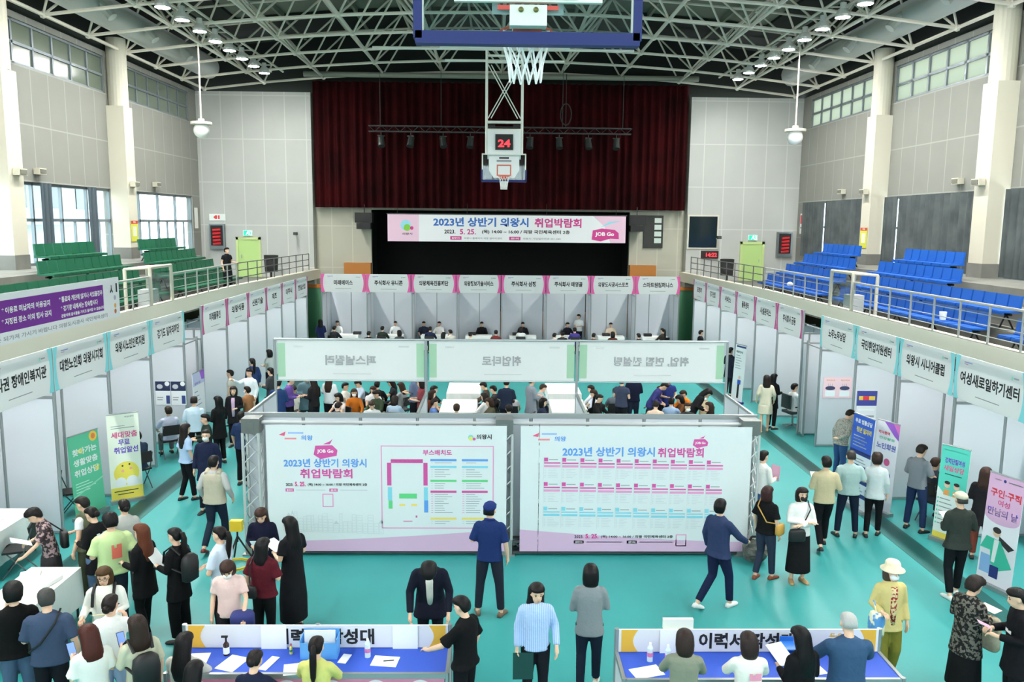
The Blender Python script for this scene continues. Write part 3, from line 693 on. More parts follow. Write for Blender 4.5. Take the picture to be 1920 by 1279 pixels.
# things left on the balcony seats
for s, y, z, lab in ((1, 20.6, 3.48, 'white paper cup left on a blue front-row seat'), (1, 31.6, 3.48, 'white paper left on a blue seat near the stage end')):
    o = thing('paper_cup' if y < 25 else 'crumpled_paper', lab, 'cup' if y < 25 else 'paper', (s*11.08, y, z))
    if y < 25: MB().bar((0, 0, 0), (0, 0, .2), .07, 12, 0, .09).build('cup', WHITE, o)
    else: MB().ell((0, 0, .09), (.12, .15, .09), 0, None, 7, 5).build('sheet', WHITE, o)

# ================================================================== BOOTHS, BANNERS, FURNITURE
HSIGN = cloth_trans((240, 242, 242), .55)
ORDN = 'first second third fourth fifth sixth seventh eighth'.split()
def booth(loc, rotz, w, text, edge, label, group, textw, depth=1.95, last=False, extra=None, bar=True):
    """local frame: front on y=0 facing -y, x runs 0..w to the reader's right, booth goes back along +y"""
    t = thing('exhibition_booth', label, 'booth', loc, rotz, group)
    for x in ([.03, w-.03] if last else [.03]):
        for y in (0.0, depth/2, depth): MB().bar((x, y, 0), (x, y, 3.5 if y == 0 else 2.62), .028, 8).build('post', ALU, t)
        b = MB()
        for k in range(2): b.box2((x-.015, depth*k/2+.03, .06), (x+.015, depth*(k+1)/2-.03, 2.56))
        sp_ = b.build('side_panel', PANEL, t)
        for z in (.04, 2.59): MB().box2((x-.022, .02, z-.025), (x+.022, depth-.02, z+.025)).build('panel_rail', ALU, sp_)
    b = MB(); b.box2((.03, depth-.015, .06), (w/2-.02, depth+.015, 2.56)); b.box2((w/2+.02, depth-.015, .06), (w-.03, depth+.015, 2.56)); b.build('back_panel', PANEL, t)
    MB().bar((w/2, depth, 0), (w/2, depth, 2.62), .025, 8).build('post', ALU, t)
    b = MB()
    for z in (2.74, 3.48): b.bar((.01, 0, z), (w-.01, 0, z), .02, 6)
    b.build('header_beam', ALU, t)
    sh = Sheet((0, -.035, 2.70), (1, 0, 0), (0, 0, 1))
    H = .8; sh.slab(.02, 0, w-.02, H, HSIGN, .004)
    n = 8
    for sgn in (0, 1):
        for k in range(n):
            v0 = H*k/n; v1 = H*(k+1)/n
            f = lambda v: .085+.075*(2*v/H-1)**2
            if sgn == 0: sh.poly([(.02, v0), (.02+f(v0), v0), (.02+f(v1), v1), (.02, v1)], edge)
            else: sh.poly([(w-.02, v1), (w-.02-f(v1), v1), (w-.02-f(v0), v0), (w-.02, v0)], edge)
    sh.text(text, w/2, .42, .225, INK, textw*1.04, .032)
    sh.rect(w/2-.35, .135, w/2+.35, .15, GREYT); sh.rect(.3, .69, .55, .71, mat((150, 160, 215), .7)); sh.rect(.3, .66, .42, .675, mat((225, 150, 170), .7)); sh.disc(w-.42, .66, .03, mat((150, 215, 200), .7), 1, 10); sh.rect(w-.38, .65, w-.25, .675, GREYT)
    sh.build('header_sign', t)
    return t
# back row: eight booths with pink-edged signs
BT = (('미래에이스', .8), ('주식회사 유니콘', 1.2), ('의왕체육진흥재단', 1.25), ('의왕정보기술서비스', 1.25), ('주식회사 삼정', 1.05), ('주식회사 태영골', 1.2), ('의왕도시공사스포츠', 1.3), ('스마트원컴퍼니스', 1.3))
for k, (tx, tw) in enumerate(BT):
    booth((-8+2.0*k, 36.8, 0), 0, 2.0, tx, PINK, '%s white booth from the left in the back row under pink-edged signs' % ORDN[k], 'back row of pink-signed booths', tw, last=(k == 7))
# side rows
LP_ = ('미래물류인', '의왕식품', '신원기술', '제조', '더주식', '한일산업')
RP_ = ('주식회사 금동', '시설관리스', '물류센터', '서비스', '경기산업', '포장재')
for k in range(6):
    y = 22.45+2.12*k
    booth((-8.25, y, 0), math.pi/2, 2.12, LP_[k], PINK, 'booth with pink-edged sign, %s from the near end of the left side row' % ORDN[k], 'pink booths along the left side', .3*len(LP_[k]) if k else .9, last=(k == 5))
    booth((8.25, y+2.12, 0), -math.pi/2, 2.12, RP_[k], PINK, 'booth with pink-edged sign, %s from the near end of the right side row' % ORDN[k], 'pink booths along the right side', 1.0 if k in (0, 1) else .75, last=(k == 0))
LC = (('하나권 장애인복지관', 1.6), ('대한노인회 의왕시지회', 1.6), ('의왕시노인인력지원', 1.4), ('경기도 일자리재단', 1.3))
RC = (('여성새로일하기센터', 1.65), ('의왕시 시니어클럽', 1.4), ('국민취업지원센터', 1.4), ('노무노무상담', 1.0))
for k in range(4):
    y = 12.72+2.12*k
    booth((-8.25, y, 0), math.pi/2, 2.12, LC[k][0], CYAN, 'booth with cyan-edged sign, %s from the near end on the left side' % ORDN[k], 'cyan booths along the left side', LC[k][1], last=(k == 3))
    booth((8.25, y+2.12, 0), -math.pi/2, 2.12, RC[k][0], CYAN, 'booth with cyan-edged sign, %s from the near end on the right side' % ORDN[k], 'cyan booths along the right side', RC[k][1], last=False)
# plain panel between the cyan and the pink rows
for s, nm in ((-1, 'left'), (1, 'right')):
    t = thing('partition_panel', 'plain white partition filling the gap between cyan and pink booths on the %s' % nm, 'partition', (s*8.3, 21.24, 0), 0, 'gap partitions')
    MB().box2((0, .98, .06), (s*.03, 1.12, 2.56)).box2((s*.05, 1.1, .06), (s*1.9, 1.13, 2.56)).build('panel', PANEL, t)
    MB().box2((-.02, .94, 0), (.03, .98, 2.7)).build('post', ALU, t)
    b = MB()
    for z in (2.6, 3.1): b.bar((s*.02, .05, z), (s*.02, 1.15, z), .02, 6)
    b.build('rail', ALU, t)

# ---- consulting enclosure in the middle: panel wall, truss frame with two printed banners
o = thing('shell_partition', 'long white panel wall standing behind the two big printed banners', 'partition', (-4.6, 14.22, 0))
for k in range(10): MB().bar((k*.998, 0, 0), (k*.998, 0, 2.48), .026, 8).build('post', ALU, o)
for k in range(9): MB().box2((k*.998+.03, -.014, .06), (k*.998+.968, .014, 2.4)).build('panel', PANEL, o)
MB().box2((0, -.03, 2.4), (8.98, .03, 2.48)).box2((0, -.025, 0), (8.98, .025, .06)).build('rail', ALU, o)
for s, x, nm in ((-1, -4.6, 'left'), (1, 4.38, 'right')):
    o = thing('shell_partition', 'short white partition closing the %s end of the consulting enclosure' % nm, 'partition', (x, 14.25, 0), 0, 'enclosure end partitions')
    for k in range(2):
        MB().bar((0, k*.97+.98, 0), (0, k*.97+.98, 2.45 if k == 0 else 3.5), .026, 8).build('post', ALU, o)
        MB().box2((-.014, k*.97+.04, .06), (.014, k*.97+.95, 2.4)).build('panel', PANEL, o)
    MB().box2((-.022, .02, 2.4), (.022, 1.95, 2.45)).build('rail', ALU, o)
for x, nm in ((-1.62, 'left'), (1.38, 'right')):
    o = thing('shell_partition', 'white inner divider between consulting bays, %s of the two' % nm, 'partition', (x, 14.3, 0), 0, 'enclosure dividers')
    MB().box2((-.014, .0, .06), (.014, 1.85, 2.4)).build('panel', PANEL, o); MB().bar((0, 1.9, 0), (0, 1.9, 3.5), .028, 8).build('post', ALU, o); MB().box2((-.022, 0, 2.4), (.022, 1.9, 2.45)).build('rail', ALU, o)
TB = cloth_trans((240, 242, 242), .6); TG = cloth_trans((196, 230, 204), .5); GHOST = mat((158, 160, 164), .8); GHOST2 = mat((205, 208, 208), .8)
for k, (tx, tw) in enumerate((('퍼스널컬러', 1.0), ('취업타로', .78), ('취업, 면접 컨설팅', 1.5))):
    x0 = -4.6+2.99*k
    o = thing('header_banner', 'translucent white banner with green ends, reversed lettering %s seen from behind' % tx, 'banner', (x0, 16.2, 2.68), 0, 'banners over the consulting bays')
    sh = Sheet((2.99, .03, 0), (-1, 0, 0), (0, 0, 1)); sh.slab(.05, 0, 2.94, .8, TB, .004)
    for back in (1, -6):
        e = TG; g = GHOST if back < 0 else INK
        sh.rect(.05, .06, .2, .74, e, back); sh.rect(2.79, .06, 2.94, .74, e, back)
        sh.text(tx, 1.5, .4, .2, g, tw, .03, back*1.6); sh.rect(1.1, .12, 1.85, .135, GHOST2, back); sh.rect(.35, .66, .55, .69, GHOST2, back); sh.rect(2.45, .66, 2.62, .69, GHOST2, back)
    sh.build('printed_sheet', o)
    b = MB(); b.bar((0, 0, .82), (2.99, 0, .82), .022, 6); b.bar((0, 0, -.01), (2.99, 0, -.01), .012, 6); b.build('header_beam', ALU, o)
def box_truss(b, p, q, w=.27):
    p = Vector(p); q = Vector(q); d = (q-p); n = max(2, round(d.length/.27)); d.normalize()
    a = Vector((1, 0, 0)) if abs(d.z) > .5 else Vector((0, 0, 1)); c = d.cross(a)
    cs = [(a*sx+c*sy)*(w/2) for sx, sy in ((-1, -1), (1, -1), (1, 1), (-1, 1))]
    for u in cs: b.bar(p+u, q+u, .026, 8)
    for k in range(n):
        t0 = p.lerp(q, k/n); t1 = p.lerp(q, (k+1)/n)
        for i in range(4): b.bar(t0+cs[i], t1+cs[(i+1) % 4], .011, 5)
o = thing('banner_truss', 'silver box truss frame holding the two big printed banners', 'truss frame', (-.1, 14.0, 0))
TRS = mat((196, 200, 200), .35, .25)
for x in (-4.33, .02, 4.3):
    b = MB(); box_truss(b, (x, 0, .3), (x, 0, 2.2)); b.build('column', TRS, o)
    MB().box((x, 0, 2.32), (.3, .3, .26)).box((x, -.152, 2.32), (.12, .01, .12)).build('corner_block', mat((120, 124, 122), .4, .5), o)
    MB().box((x, 0, .16), (.3, .3, .28)).box((x, 0, .015), (.4, .33, .03)).build('base_block', mat((150, 154, 152), .4, .5), o)
for x0, x1 in ((-4.17, -.14), (.18, 4.15)):
    b = MB(); box_truss(b, (x0, 0, .15), (x1, 0, .15), .2); b.build('bottom_truss', mat((96, 100, 102), .4, .5), o)
    b = MB(); b.bar((x0, 0, 2.36), (x1, 0, 2.36), .03, 8); b.build('top_tube', TRS, o)
BAN = cloth((216, 222, 224), None, 'cloth', 1.6); BANP = mat((212, 176, 206), .8); bb = BAN.node_tree.nodes
LBLUE = mat((88, 150, 222), .7); LCY = mat((130, 204, 222), .7); LG = mat((96, 204, 130), .7); YEL = mat((236, 212, 110), .7); LGREY = mat((196, 200, 206), .7); MPK = mat((208, 82, 158), .7); LMP = mat((226, 150, 196), .7)
def big_base(sh, w, h, flip):
    n = 24; f = lambda t: .18 + .22*(t**1.6 if not flip else (1-t)**1.6)
    sh.slab(0, 0, w, h, BAN, .01)
    for k in range(n):
        a, c = k/n, (k+1)/n; sh.poly([(w*a, .0), (w*c, .0), (w*c, f(c)), (w*a, f(a))], BANP)
def swoosh(sh, u, v):
    sh.poly([(u, v), (u+.12, v+.06), (u+.1, v-.02)], mat((226, 90, 130), .7)); sh.rect(u+.16, v+.02, u+.42, v+.05, mat((150, 180, 230), .7)); sh.rect(u+.1, v-.08, u+.3, v-.05, mat((236, 140, 150), .7)); sh.text('의왕', u+.48, v-.05, .09, LBLUE, .2, .03)
def bus(sh, u, v, s):
    sh.poly([(u-.5*s, v-.1*s), (u-.42*s, v+.3*s), (u+.3*s, v+.32*s), (u+.52*s, v+.1*s), (u+.48*s, v-.15*s), (u+.2*s, v-.2*s), (u-.2*s, v-.3*s)], MPK, 2); sh.text('JOB Go', u, v+.04*s, .2*s, WHITE, .7*s, .03, 4); sh.poly([(u-.1*s, v+.36*s), (u+.2*s, v+.36*s), (u+.32*s, v+.6*s), (u+.22*s, v+.5*s)], MPK, 2)
def datelines(sh, u, v, w):
    sh.text('2023.', u+w*.05, v, .055, INK, w*.09, .03); sh.text('5. 25.', u+w*.18, v+.01, .085, MAG, w*.13, .04); sh.text('(목) 14:00 ~ 16:00 / 의왕 국민체육센터 2층', u+w*.63, v, .06, INK, w*.72, .03)
    for a, t1 in ((.05, '홈페이지'), (.58, '문의')):
        sh.rect(u+w*(a-.05), v-.125, u+w*(a+.05), v-.07, MPK); sh.text(t1, u+w*a, v-.098, .035, WHITE, w*.07)
    sh.rect(u+w*.13, v-.105, u+w*.48, v-.09, LGREY); sh.rect(u+w*.66, v-.105, u+w*.99, v-.09, LGREY)
o = thing('printed_banner', 'left big printed banner with booth layout map and city skyline', 'banner', (-4.16, 13.83, .1), 0, 'big printed banners on the truss')
sh = Sheet((0, 0, 0), (1, 0, 0), (0, 0, 1)); big_base(sh, 4.12, 2.25, False)
Z = lambda x, y: ((x-140)*.00243, (1030-y)*.00243)
swoosh(sh, .22, 2.08); u, v = Z(555, 300); bus(sh, u, v, .4)
u, v = Z(552, 377); sh.text('2023년 상반기 의왕시', u, v, .155, LBLUE, 1.42, .03); u, v = Z(558, 455); sh.text('취업박람회', u, v, .17, MPK, .9, .03)
datelines(sh, .31, 1.2, 1.42)
u, v = Z(566, 652); sh.frame(u-.095, v-.12, u+.095, v+.12, .018, LMP)
rnd = random.Random(3); u = .25; GL = mat((196, 202, 206), .7)
while u < 1.98:
    w = rnd.uniform(.04, .1); hh = rnd.uniform(.14, .36); v0 = .37-.03*u; sh.frame(u, v0, u+w, v0+hh, .006, GL)
    for q in range(int(hh/.05)): sh.rect(u+.012, v0+.03+.05*q, u+w-.012, v0+.036+.05*q, GL)
    if rnd.random() < .3: sh.poly([(u, v0+hh), (u+w, v0+hh), (u+w/2, v0+hh+.06)], GL)
    u += w+.008
sh.disc(3.5, 2.05, .045, LCY, 2); sh.disc(3.5, 2.03, .035, mat((214, 222, 90), .7), 3); sh.disc(3.56, 2.02, .025, MPK, 4); sh.text('의왕시', 3.73, 2.06, .09, INK, .26, .03)
a, c = Z(945, 860), Z(1745, 248); sh.frame(a[0], a[1], c[0], c[1], .018, LMP)
u, v = Z(1345, 298); sh.text('부스배치도', u, v, .1, MPK, .5, .03)
def zr(x0, y0, x1, y1, m): p0 = Z(x0, y1); p1 = Z(x1, y0); sh.rect(p0[0], p0[1], p1[0], p1[1], m, 2)
zr(1015, 347, 1242, 375, MPK); zr(988, 373, 1018, 540, MPK); zr(1245, 373, 1275, 540, MPK); zr(992, 553, 1022, 650, LCY); zr(996, 652, 1024, 712, LG); zr(1248, 553, 1276, 650, LCY); zr(1250, 650, 1278, 740, LBLUE)
zr(1072, 600, 1198, 636, LG); zr(1074, 676, 1114, 692, YEL); zr(1158, 676, 1198, 692, YEL)
for q in range(7): zr(1020+32*q, 360, 1044+32*q, 362, LMP)
for y, m, rows in ((353, LBLUE, 1), (403, LCY, 4), (505, LG, 3), (585, MPK, 9), (785, YEL, 2)):
    for x in (1295, 1518):
        zr(x, y-8, x+185, y+8, m)
        for q in range(rows): zr(x+30, y+18+17*q, x+30+rnd.randint(60, 130), y+22+17*q, GREYT); zr(x+4, y+18+17*q, x+18, y+22+17*q, LMP if m is MPK else LGREY)
zr(1100, 802, 1165, 808, MPK); zr(1188, 762, 1200, 778, MPK)
sh.build('printed_sheet', o)
o = thing('printed_banner', 'right big printed banner with three rows of job tables', 'banner', (.2, 13.83, .1), 0, 'big printed banners on the truss')
sh = Sheet((0, 0, 0), (1, 0, 0), (0, 0, 1)); big_base(sh, 4.0, 2.25, True)
Z = lambda x, y: ((x-60)*.00238, (1030-y)*.00243)
swoosh(sh, .2, 2.08)
u, v = Z(700, 288); sh.text('2023년 상반기 의왕시', u, v, .17, LBLUE, 1.6, .03); u, v = Z(1225, 292); sh.text('취업박람회', u, v, .17, MPK, .8, .03); u, v = Z(1365, 226); bus(sh, u, v, .26)
for r_, (y, m, m2) in enumerate(((350, MPK, LMP), (530, MPK, LMP), (712, LCY, LCY))):
    for q in range(10):
        x = 232+132*q; yy = y+3*q*.6
        zr(x, yy-18, x+28, yy+10, m); zr(x+34, yy-6, x+100, yy, GREYT); zr(x, yy+16, x+118, yy+26, m); zr(x, yy+36, x+118, yy+52, m2)
        for k in range(6): zr(x+2, yy+64+12*k, x+14, yy+67+12*k, LGREY); zr(x+30, yy+64+12*k, x+rnd.randint(60, 112), yy+67+12*k, LGREY)
        zr(x-4, yy-20, x-2, yy+140, LGREY)
for y, t1 in ((500, '현장면접 기업'), (780, '간접참여 기업')): u, v = Z(195, y); sh.text(t1, u, v, .34, INK, .05, .03, 2, 'c', True)
datelines(sh, .95, .27, 1.76); u, v = Z(1252, 945); sh.frame(u-.095, v-.11, u+.095, v+.11, .018, LMP)
sh.build('printed_sheet', o)

# ---- resume desks in front
BLUET = mat((44, 84, 196), .6); ORG = mat((232, 180, 60), .6); PKF = mat((196, 120, 150), .6)
def desk(loc, w, d, text, tw, tu, label, mid):
    t = thing('writing_desk', label, 'desk', loc, 0, 'resume writing desks')
    MB().box2((.02, .02, .71), (w-.02, d-.02, .75)).build('desk_top', BLUET, t)
    for x in ((0, w/2, w) if mid else (0, w)):
        for y in (0, d): MB().bar((x, y, 0), (x, y, 1.04 if y else .77), .03, 8).build('post', ALU, t)
    MB().box2((0, -.02, .7), (w, .02, .76)).box2((0, d-.02, .7), (w, d+.02, .76)).box2((-.02, 0, .7), (.02, d, .76)).box2((w-.02, 0, .7), (w+.02, d, .76)).build('edge_rail', ALU, t)
    sh = Sheet((0, -.02, 0), (1, 0, 0), (0, 0, 1)); sh.rect(.03, .06, w-.03, .7, PKF)
    for q in range(6): sh.disc(.35+.5*q, .55, .14, mat((214, 206, 214), .6), 2); sh.disc(.35+.5*q, .55, .1, mat((150, 190, 170), .6), 3)
    sh.build('front_panel', t)
    for x in (0, w): MB().box2((x-.01, .03, .06), (x+.01, d-.03, .7)).build('side_panel', PANEL, t)
    sh = Sheet((0, d-.03, .76), (1, 0, 0), (0, 0, 1)); sh.slab(.02, 0, w-.02, .28, mat((226, 226, 230), .6), .02)
    for q in range(6):
        f = lambda k: .2-.06*math.sin(math.pi*k/6)
        for sg in (0, 1):
            a, c = f(q), f(q+1); v0, v1 = .28*q/6, .28*(q+1)/6
            if sg == 0: sh.poly([(.05, v0), (.05+a, v0), (.05+c, v1), (.05, v1)], ORG)
            else: sh.poly([(w-.05, v1), (w-.05-c, v1), (w-.05-a, v0), (w-.05, v0)], ORG)
    sh.text(text, tu, .14, .2, INK, tw, .035)
    sh.rect(w-.62, .19, w-.4, .2, ORG); sh.text('E-04', w-.5, .21, .05, ORG, .2, .02)
    sh.build('sign_board', t)
    return t
desk((-3.92, 8.73, 0), 3.15, .6, '이력서 작성대', 1.18, 1.66, 'blue-topped writing desk with 이력서 작성대 sign, on the left', True)
desk((1.22, 8.6, 0), 3.15, .62, '이력서 작성대', 1.15, 1.55, 'blue-topped writing desk with 이력서 sign, on the right', False)
PAPER = mat((244, 245, 245), .7)
def paper(loc, w, d, rz, label, n=1, group='papers on the desks', m=None):
    o = MB().box((0, 0, .003*n), (w, d, .006*n)).build('paper_sheet', m or PAPER, None, loc, rz); tag(o, label, 'paper', group); return o
for x, y, rz, lab, w, d in ((-3.72, 9.05, .1, 'pale leaflet stack at the left end of the left desk', .32, .24), (-3.25, 8.95, -.35, 'white resume form before the dark-haired woman at the left desk', .24, .32), (-2.83, 8.95, -.3, 'narrow white card left of the tissue box on the desk', .1, .3), (-2.42, 8.84, .2, 'open white form under the hands of the woman in yellow', .42, .24), (-1.98, 9.05, -.2, 'small white leaflet right of the blue box', .1, .2),
                            (-1.5, 8.99, -.12, 'white resume form with pen lying alone on the left desk', .3, .22), (1.5, 8.75, .3, 'white form at the left end of the right desk', .35, .22), (3.42, 8.8, .2, 'white form beside the white-haired man on the right desk', .25, .24)):
    paper((x, y, .752), w, d, rz, lab)
for x, w, dz, lab in ((-2.86, .3, .0, 'blank white sheet taped over the left part of the left desk sign'), (-1.3, .3, .0, 'blank white sheet taped over the right part of the left desk sign'), (1.9, .34, 0, 'blank white sheet taped on the left part of the right desk sign')):
    o = MB().box((0, 0, .14), (w, .004, .3)).build('taped_paper', PAPER, None, (x, 9.285 if x < 0 else 9.175, .752), 0); tag(o, lab, 'paper', 'sheets taped on the desk signs')
def bottle(loc, kind, label, cat='bottle'):
    t = thing({'pump': 'sanitizer_bottle', 'water': 'water_bottle', 'small': 'glue_bottle'}[kind], label, cat, loc)
    if kind == 'pump':
        MB().bar((0, 0, 0), (0, 0, .13), .035, 14).bar((0, 0, .13), (0, 0, .16), .035, 14, 0, .015).build('bottle', mat((50, 30, 24), .2), t); MB().bar((0, 0, .02), (0, 0, .1), .037, 14).build('paper_label', WHITE, t)
        MB().bar((0, 0, .16), (0, 0, .22), .011, 8).box((-.015, 0, .225), (.075, .022, .02)).build('pump', BLACK, t)
    else:
        r, hh = (.035, .2) if kind == 'water' else (.02, .1)
        MB().bar((0, 0, 0), (0, 0, hh*.8), r, 12).bar((0, 0, hh*.8), (0, 0, hh), r, 12, 0, r*.4).build('bottle', mat((206, 222, 228), .15) if kind == 'water' else mat((230, 220, 120), .4), t)
        MB().bar((0, 0, hh*.3), (0, 0, hh*.55), r*1.03, 12).build('wrapper', mat((210, 120, 170), .5) if kind == 'water' else mat((60, 150, 90), .5), t)
        MB().bar((0, 0, hh), (0, 0, hh+.025), r*.42, 10).build('cap', mat((220, 60, 80), .5) if kind == 'small' else WHITE, t)
bottle((-3.38, 9.15, .752), 'pump', 'dark pump bottle of sanitizer on the left desk')
bottle((-2.63, 9.17, .752), 'small', 'small glue bottle with red cap beside the blue box')
bottle((-1.72, 9.1, .752), 'water', 'water bottle with pink wrapper on the left desk')
bottle((1.58, 9.0, .752), 'water', 'clear water bottle near the left end of the right desk')
bottle((1.78, 8.95, .752), 'water', 'second water bottle, right of the clear one on the right desk')
o = thing('storage_box', 'light blue document box on the left desk', 'box', (-2.28, 9.14, .752)); b = MB()
for c_, d_ in (((0, 0, .01), (.42, .2, .02)), ((0, .1, .14), (.42, .01, .28)), ((0, -.1, .1), (.42, .01, .2)), ((-.21, 0, .12), (.01, .2, .24)), ((.21, 0, .12), (.01, .2, .24))): b.box(c_, d_)
b.build('tray', mat((90, 160, 226), .4), o); MB().box((0, .0, .2), (.36, .02, .22)).build('folder', WHITE, o)
o = thing('storage_box', 'blue stacked paper tray on the right desk behind the white-haired man', 'box', (3.32, 9.05, .752)); b = MB()
for k in range(3): b.box((0, 0, .012+.075*k), (.34, .22, .015)); b.box((0, .1, .045+.075*k), (.34, .01, .06))
b.build('tray', mat((50, 120, 214), .4), o)
o = tag(MB().bar((-.06, 0, .006), (.06, .02, .006), .006, 6).build('pen', INK, None, (-1.46, 8.98, .7585)), 'black pen lying on the lone resume form', 'pen')
o = tag(MB().box((0, 0, .06), (.36, .05, .12)).build('name_plate', mat((230, 232, 222), .5), None, (1.95, 9.24, 1.035)), 'small pale name plate on top of the right desk sign', 'sign')

# ---- cloth-covered tables
CL = cloth((238, 238, 236), None, 'cloth', 3.0)
def cloth_table(loc, w, d, label, rz=0, drop=.55, group='tables under white cloth'):
    t = thing('cloth_table', label, 'table', loc, rz, group)
    b = MB(); b.box((0, 0, .73), (w, d, .03)); n = 10
    for (x0, y0), (x1, y1) in (((-w/2, -d/2), (w/2, -d/2)), ((w/2, -d/2), (w/2, d/2)), ((w/2, d/2), (-w/2, d/2)), ((-w/2, d/2), (-w/2, -d/2))):
        nx, ny = (y1-y0), -(x1-x0); L = math.hypot(nx, ny); nx /= L; ny /= L
        top = []; bot = []
        for k in range(n+1):
            q = k/n; x = x0+(x1-x0)*q; y = y0+(y1-y0)*q; a = .012+.012*math.sin(k*2.1)
            top.append((x, y, .745)); bot.append((x+nx*a, y+ny*a, .745-drop))
        o_ = len(b.v); b.v += top+bot
        for k in range(n): b.f.append((o_+k, o_+k+1, o_+n+1+k+1, o_+n+1+k)); b.m.append(0)
    b.build('tablecloth', CL, t)
    for x in (-w/2+.06, w/2-.06):
        for y in (-d/2+.06, d/2-.06): MB().bar((x, y, 0), (x, y, .72), .018, 6).build('leg', DGREY, t)
    return t
cloth_table((-6.66, 10.82, 0), .72, 1.66, 'white-cloth table with leaflets at the left foreground')
cloth_table((-8.62, 13.5, 0), .66, 1.3, 'white-cloth table inside the nearest booth at the left edge')
paper((-6.55, 11.1, .747), .3, .4, -.2, 'stack of white forms on the left foreground table', 8, 'leaflets on the left table')
paper((-6.85, 11.3, .747), .26, .34, .4, 'white booklet standing out at the far corner of the left table', 5, 'leaflets on the left table')
paper((-6.86, 10.95, .747), .12, .16, .2, 'red and violet leaflet on the left foreground table', 2, 'leaflets on the left table', mat((190, 70, 110), .6))
paper((-6.45, 10.4, .747), .22, .3, .1, 'white form near the close end of the left table', 2, 'leaflets on the left table')
paper((-8.5, 13.75, .747), .25, .3, .3, 'white leaflet on the table at the left edge', 3, 'leaflets on the left table')
for x, y, lab in ((-1.2, 25.1, 'far white table left of centre, beyond the middle banner'), (-1.25, 22.6, 'near white table left of centre, below the middle banner'), (1.85, 25.1, 'far white table right of centre, beyond the middle banner'), (1.8, 22.65, 'near white table right of centre, below the middle banner')):
    cloth_table((x, y, 0), 1.0, 1.7, lab, 0, .3, 'white consulting tables')
for k in range(8):
    cloth_table((-7.0+2.0*k, 37.2, 0), 1.2, .6, 'white table in the %s back booth from the left' % ORDN[k], 0, .65, 'tables in the back booths')
for k, x in ((0, -6.6), (3, -1.4), (4, .6), (6, 4.7), (7, 6.6)):
    o = thing('document_case', 'dark case lying on the table of the %s back booth' % ORDN[k], 'case', (x+.1, 37.25, .747), 0, 'dark cases in the back booths')
    MB().box((0, 0, .06), (.34, .25, .12)).build('case', BLACK, o); MB().bar((-.07, -.14, .07), (.07, -.14, .07), .012, 5).build('handle', DGREY, o)

# ---- standing banners and posters
def stand(label, a, h, b_, draw, base=None, lean=.06, name='standing_banner', group=None):
    a = Vector((a[0], a[1], 0)); b_ = Vector((b_[0], b_[1], 0)); U = (b_-a); w = U.length; U.normalize(); N = U.cross(Vector((0, 0, 1)))
    t = thing(name, label, 'banner', ((a+b_)/2)[:], 0, group)
    o = a-(a+b_)/2; V = Vector((0, 0, h))-N*lean*h
    sh = Sheet(o+Vector((0, 0, .07)), U, V); draw(sh, w, h); sh.build('printed_sheet', t)
    W = Matrix((U, N, Vector((0, 0, 1)))).transposed()
    MB().box((0, 0, .035), (w+.04, .16, .07), 0, W).build('base', base or ALU, t)
    top = Vector((0, 0, h+.07))-N*lean*h
    MB().bar(Vector((0, 0, .05))-N*.06, top-N*.03, .012, 6).build('pole', ALU, t)
    MB().bar(top-U*w/2, top+U*w/2, .014, 6).build('top_bar', ALU, t)
    return t
TEAL = mat((96, 196, 156), .6); TQ = mat((92, 214, 196), .6); PALE = mat((238, 242, 226), .6); PINKB = mat((226, 178, 214), .6); RED = mat((222, 50, 70), .6); VIO = mat((110, 80, 190), .6); ROSE = mat((222, 96, 148), .6); NAVY = mat((34, 50, 120), .6); RB = mat((52, 92, 200), .6); YB_ = mat((244, 224, 92), .6); SKIN_ = mat((236, 196, 170), .6); HAIR_ = mat((50, 40, 44), .6); PUR2 = mat((160, 96, 210), .6)
def d_green(s, w, h):
    s.slab(0, 0, w, h, TEAL); s.disc(w*.82, h*.93, w*.13, mat((244, 196, 80), .6)); s.disc(w*.82, h*.93, w*.07, mat((230, 130, 70), .6), 2)
    for v, t1, m in ((.79, '찾아가는', WHITE), (.66, '생활맞춤', WHITE), (.53, '취업상담', WHITE)): s.text(t1, w*.5, h*v, h*.085, m, w*.8, .03)
    s.text('아', w*.36, h*.79, h*.07, YB_, w*.16, .03, 4); s.text('담', w*.85, h*.53, h*.07, YB_, w*.16, .03, 4)
    for q in range(4): s.rect(w*.1, h*(.4-.035*q), w*(.55+.1*(q % 3)), h*(.41-.035*q), mat((206, 240, 224), .6))
    s.poly([(0, h*.26), (w, h*.4), (w, h*.38), (0, h*.24)], mat((150, 220, 190), .6))
stand('green standing banner with white lettering at the left booths', (-8.3, 15.45), 1.6, (-8.08, 16.2), d_green)
def d_yellow(s, w, h):
    s.slab(0, 0, w, h, PALE); s.text('새일센터', w*.7, h*.96, h*.02, GREYT, w*.3)
    s.rect(w*.12, h*.855, w*.55, h*.862, GREYT); s.rect(w*.12, h*.83, w*.85, h*.838, GREYT)
    s.text('세대맞춤', w*.52, h*.755, h*.075, ROSE, w*.82, .03); s.text('무료', w*.5, h*.665, h*.07, VIO, w*.36, .03); s.text('취업알선', w*.55, h*.575, h*.075, VIO, w*.76, .03)
    s.disc(w*.52, h*.3, w*.4, YB_, 1, 24); s.disc(w*.4, h*.33, w*.05, mat((240, 170, 150), .6), 2); s.disc(w*.66, h*.35, w*.05, mat((240, 170, 150), .6), 2)
    s.disc(w*.4, h*.39, w*.03, HAIR_, 3); s.disc(w*.62, h*.4, w*.03, HAIR_, 3); s.disc(w*.32, h*.2, w*.17, WHITE, 3); s.disc(w*.68, h*.2, w*.19, WHITE, 3)
    s.rect(0, 0, w, h*.14, YB_, 4); s.rect(w*.1, h*.09, w*.85, h*.1, HAIR_, 5); s.rect(w*.2, h*.055, w*.7, h*.065, HAIR_, 5)
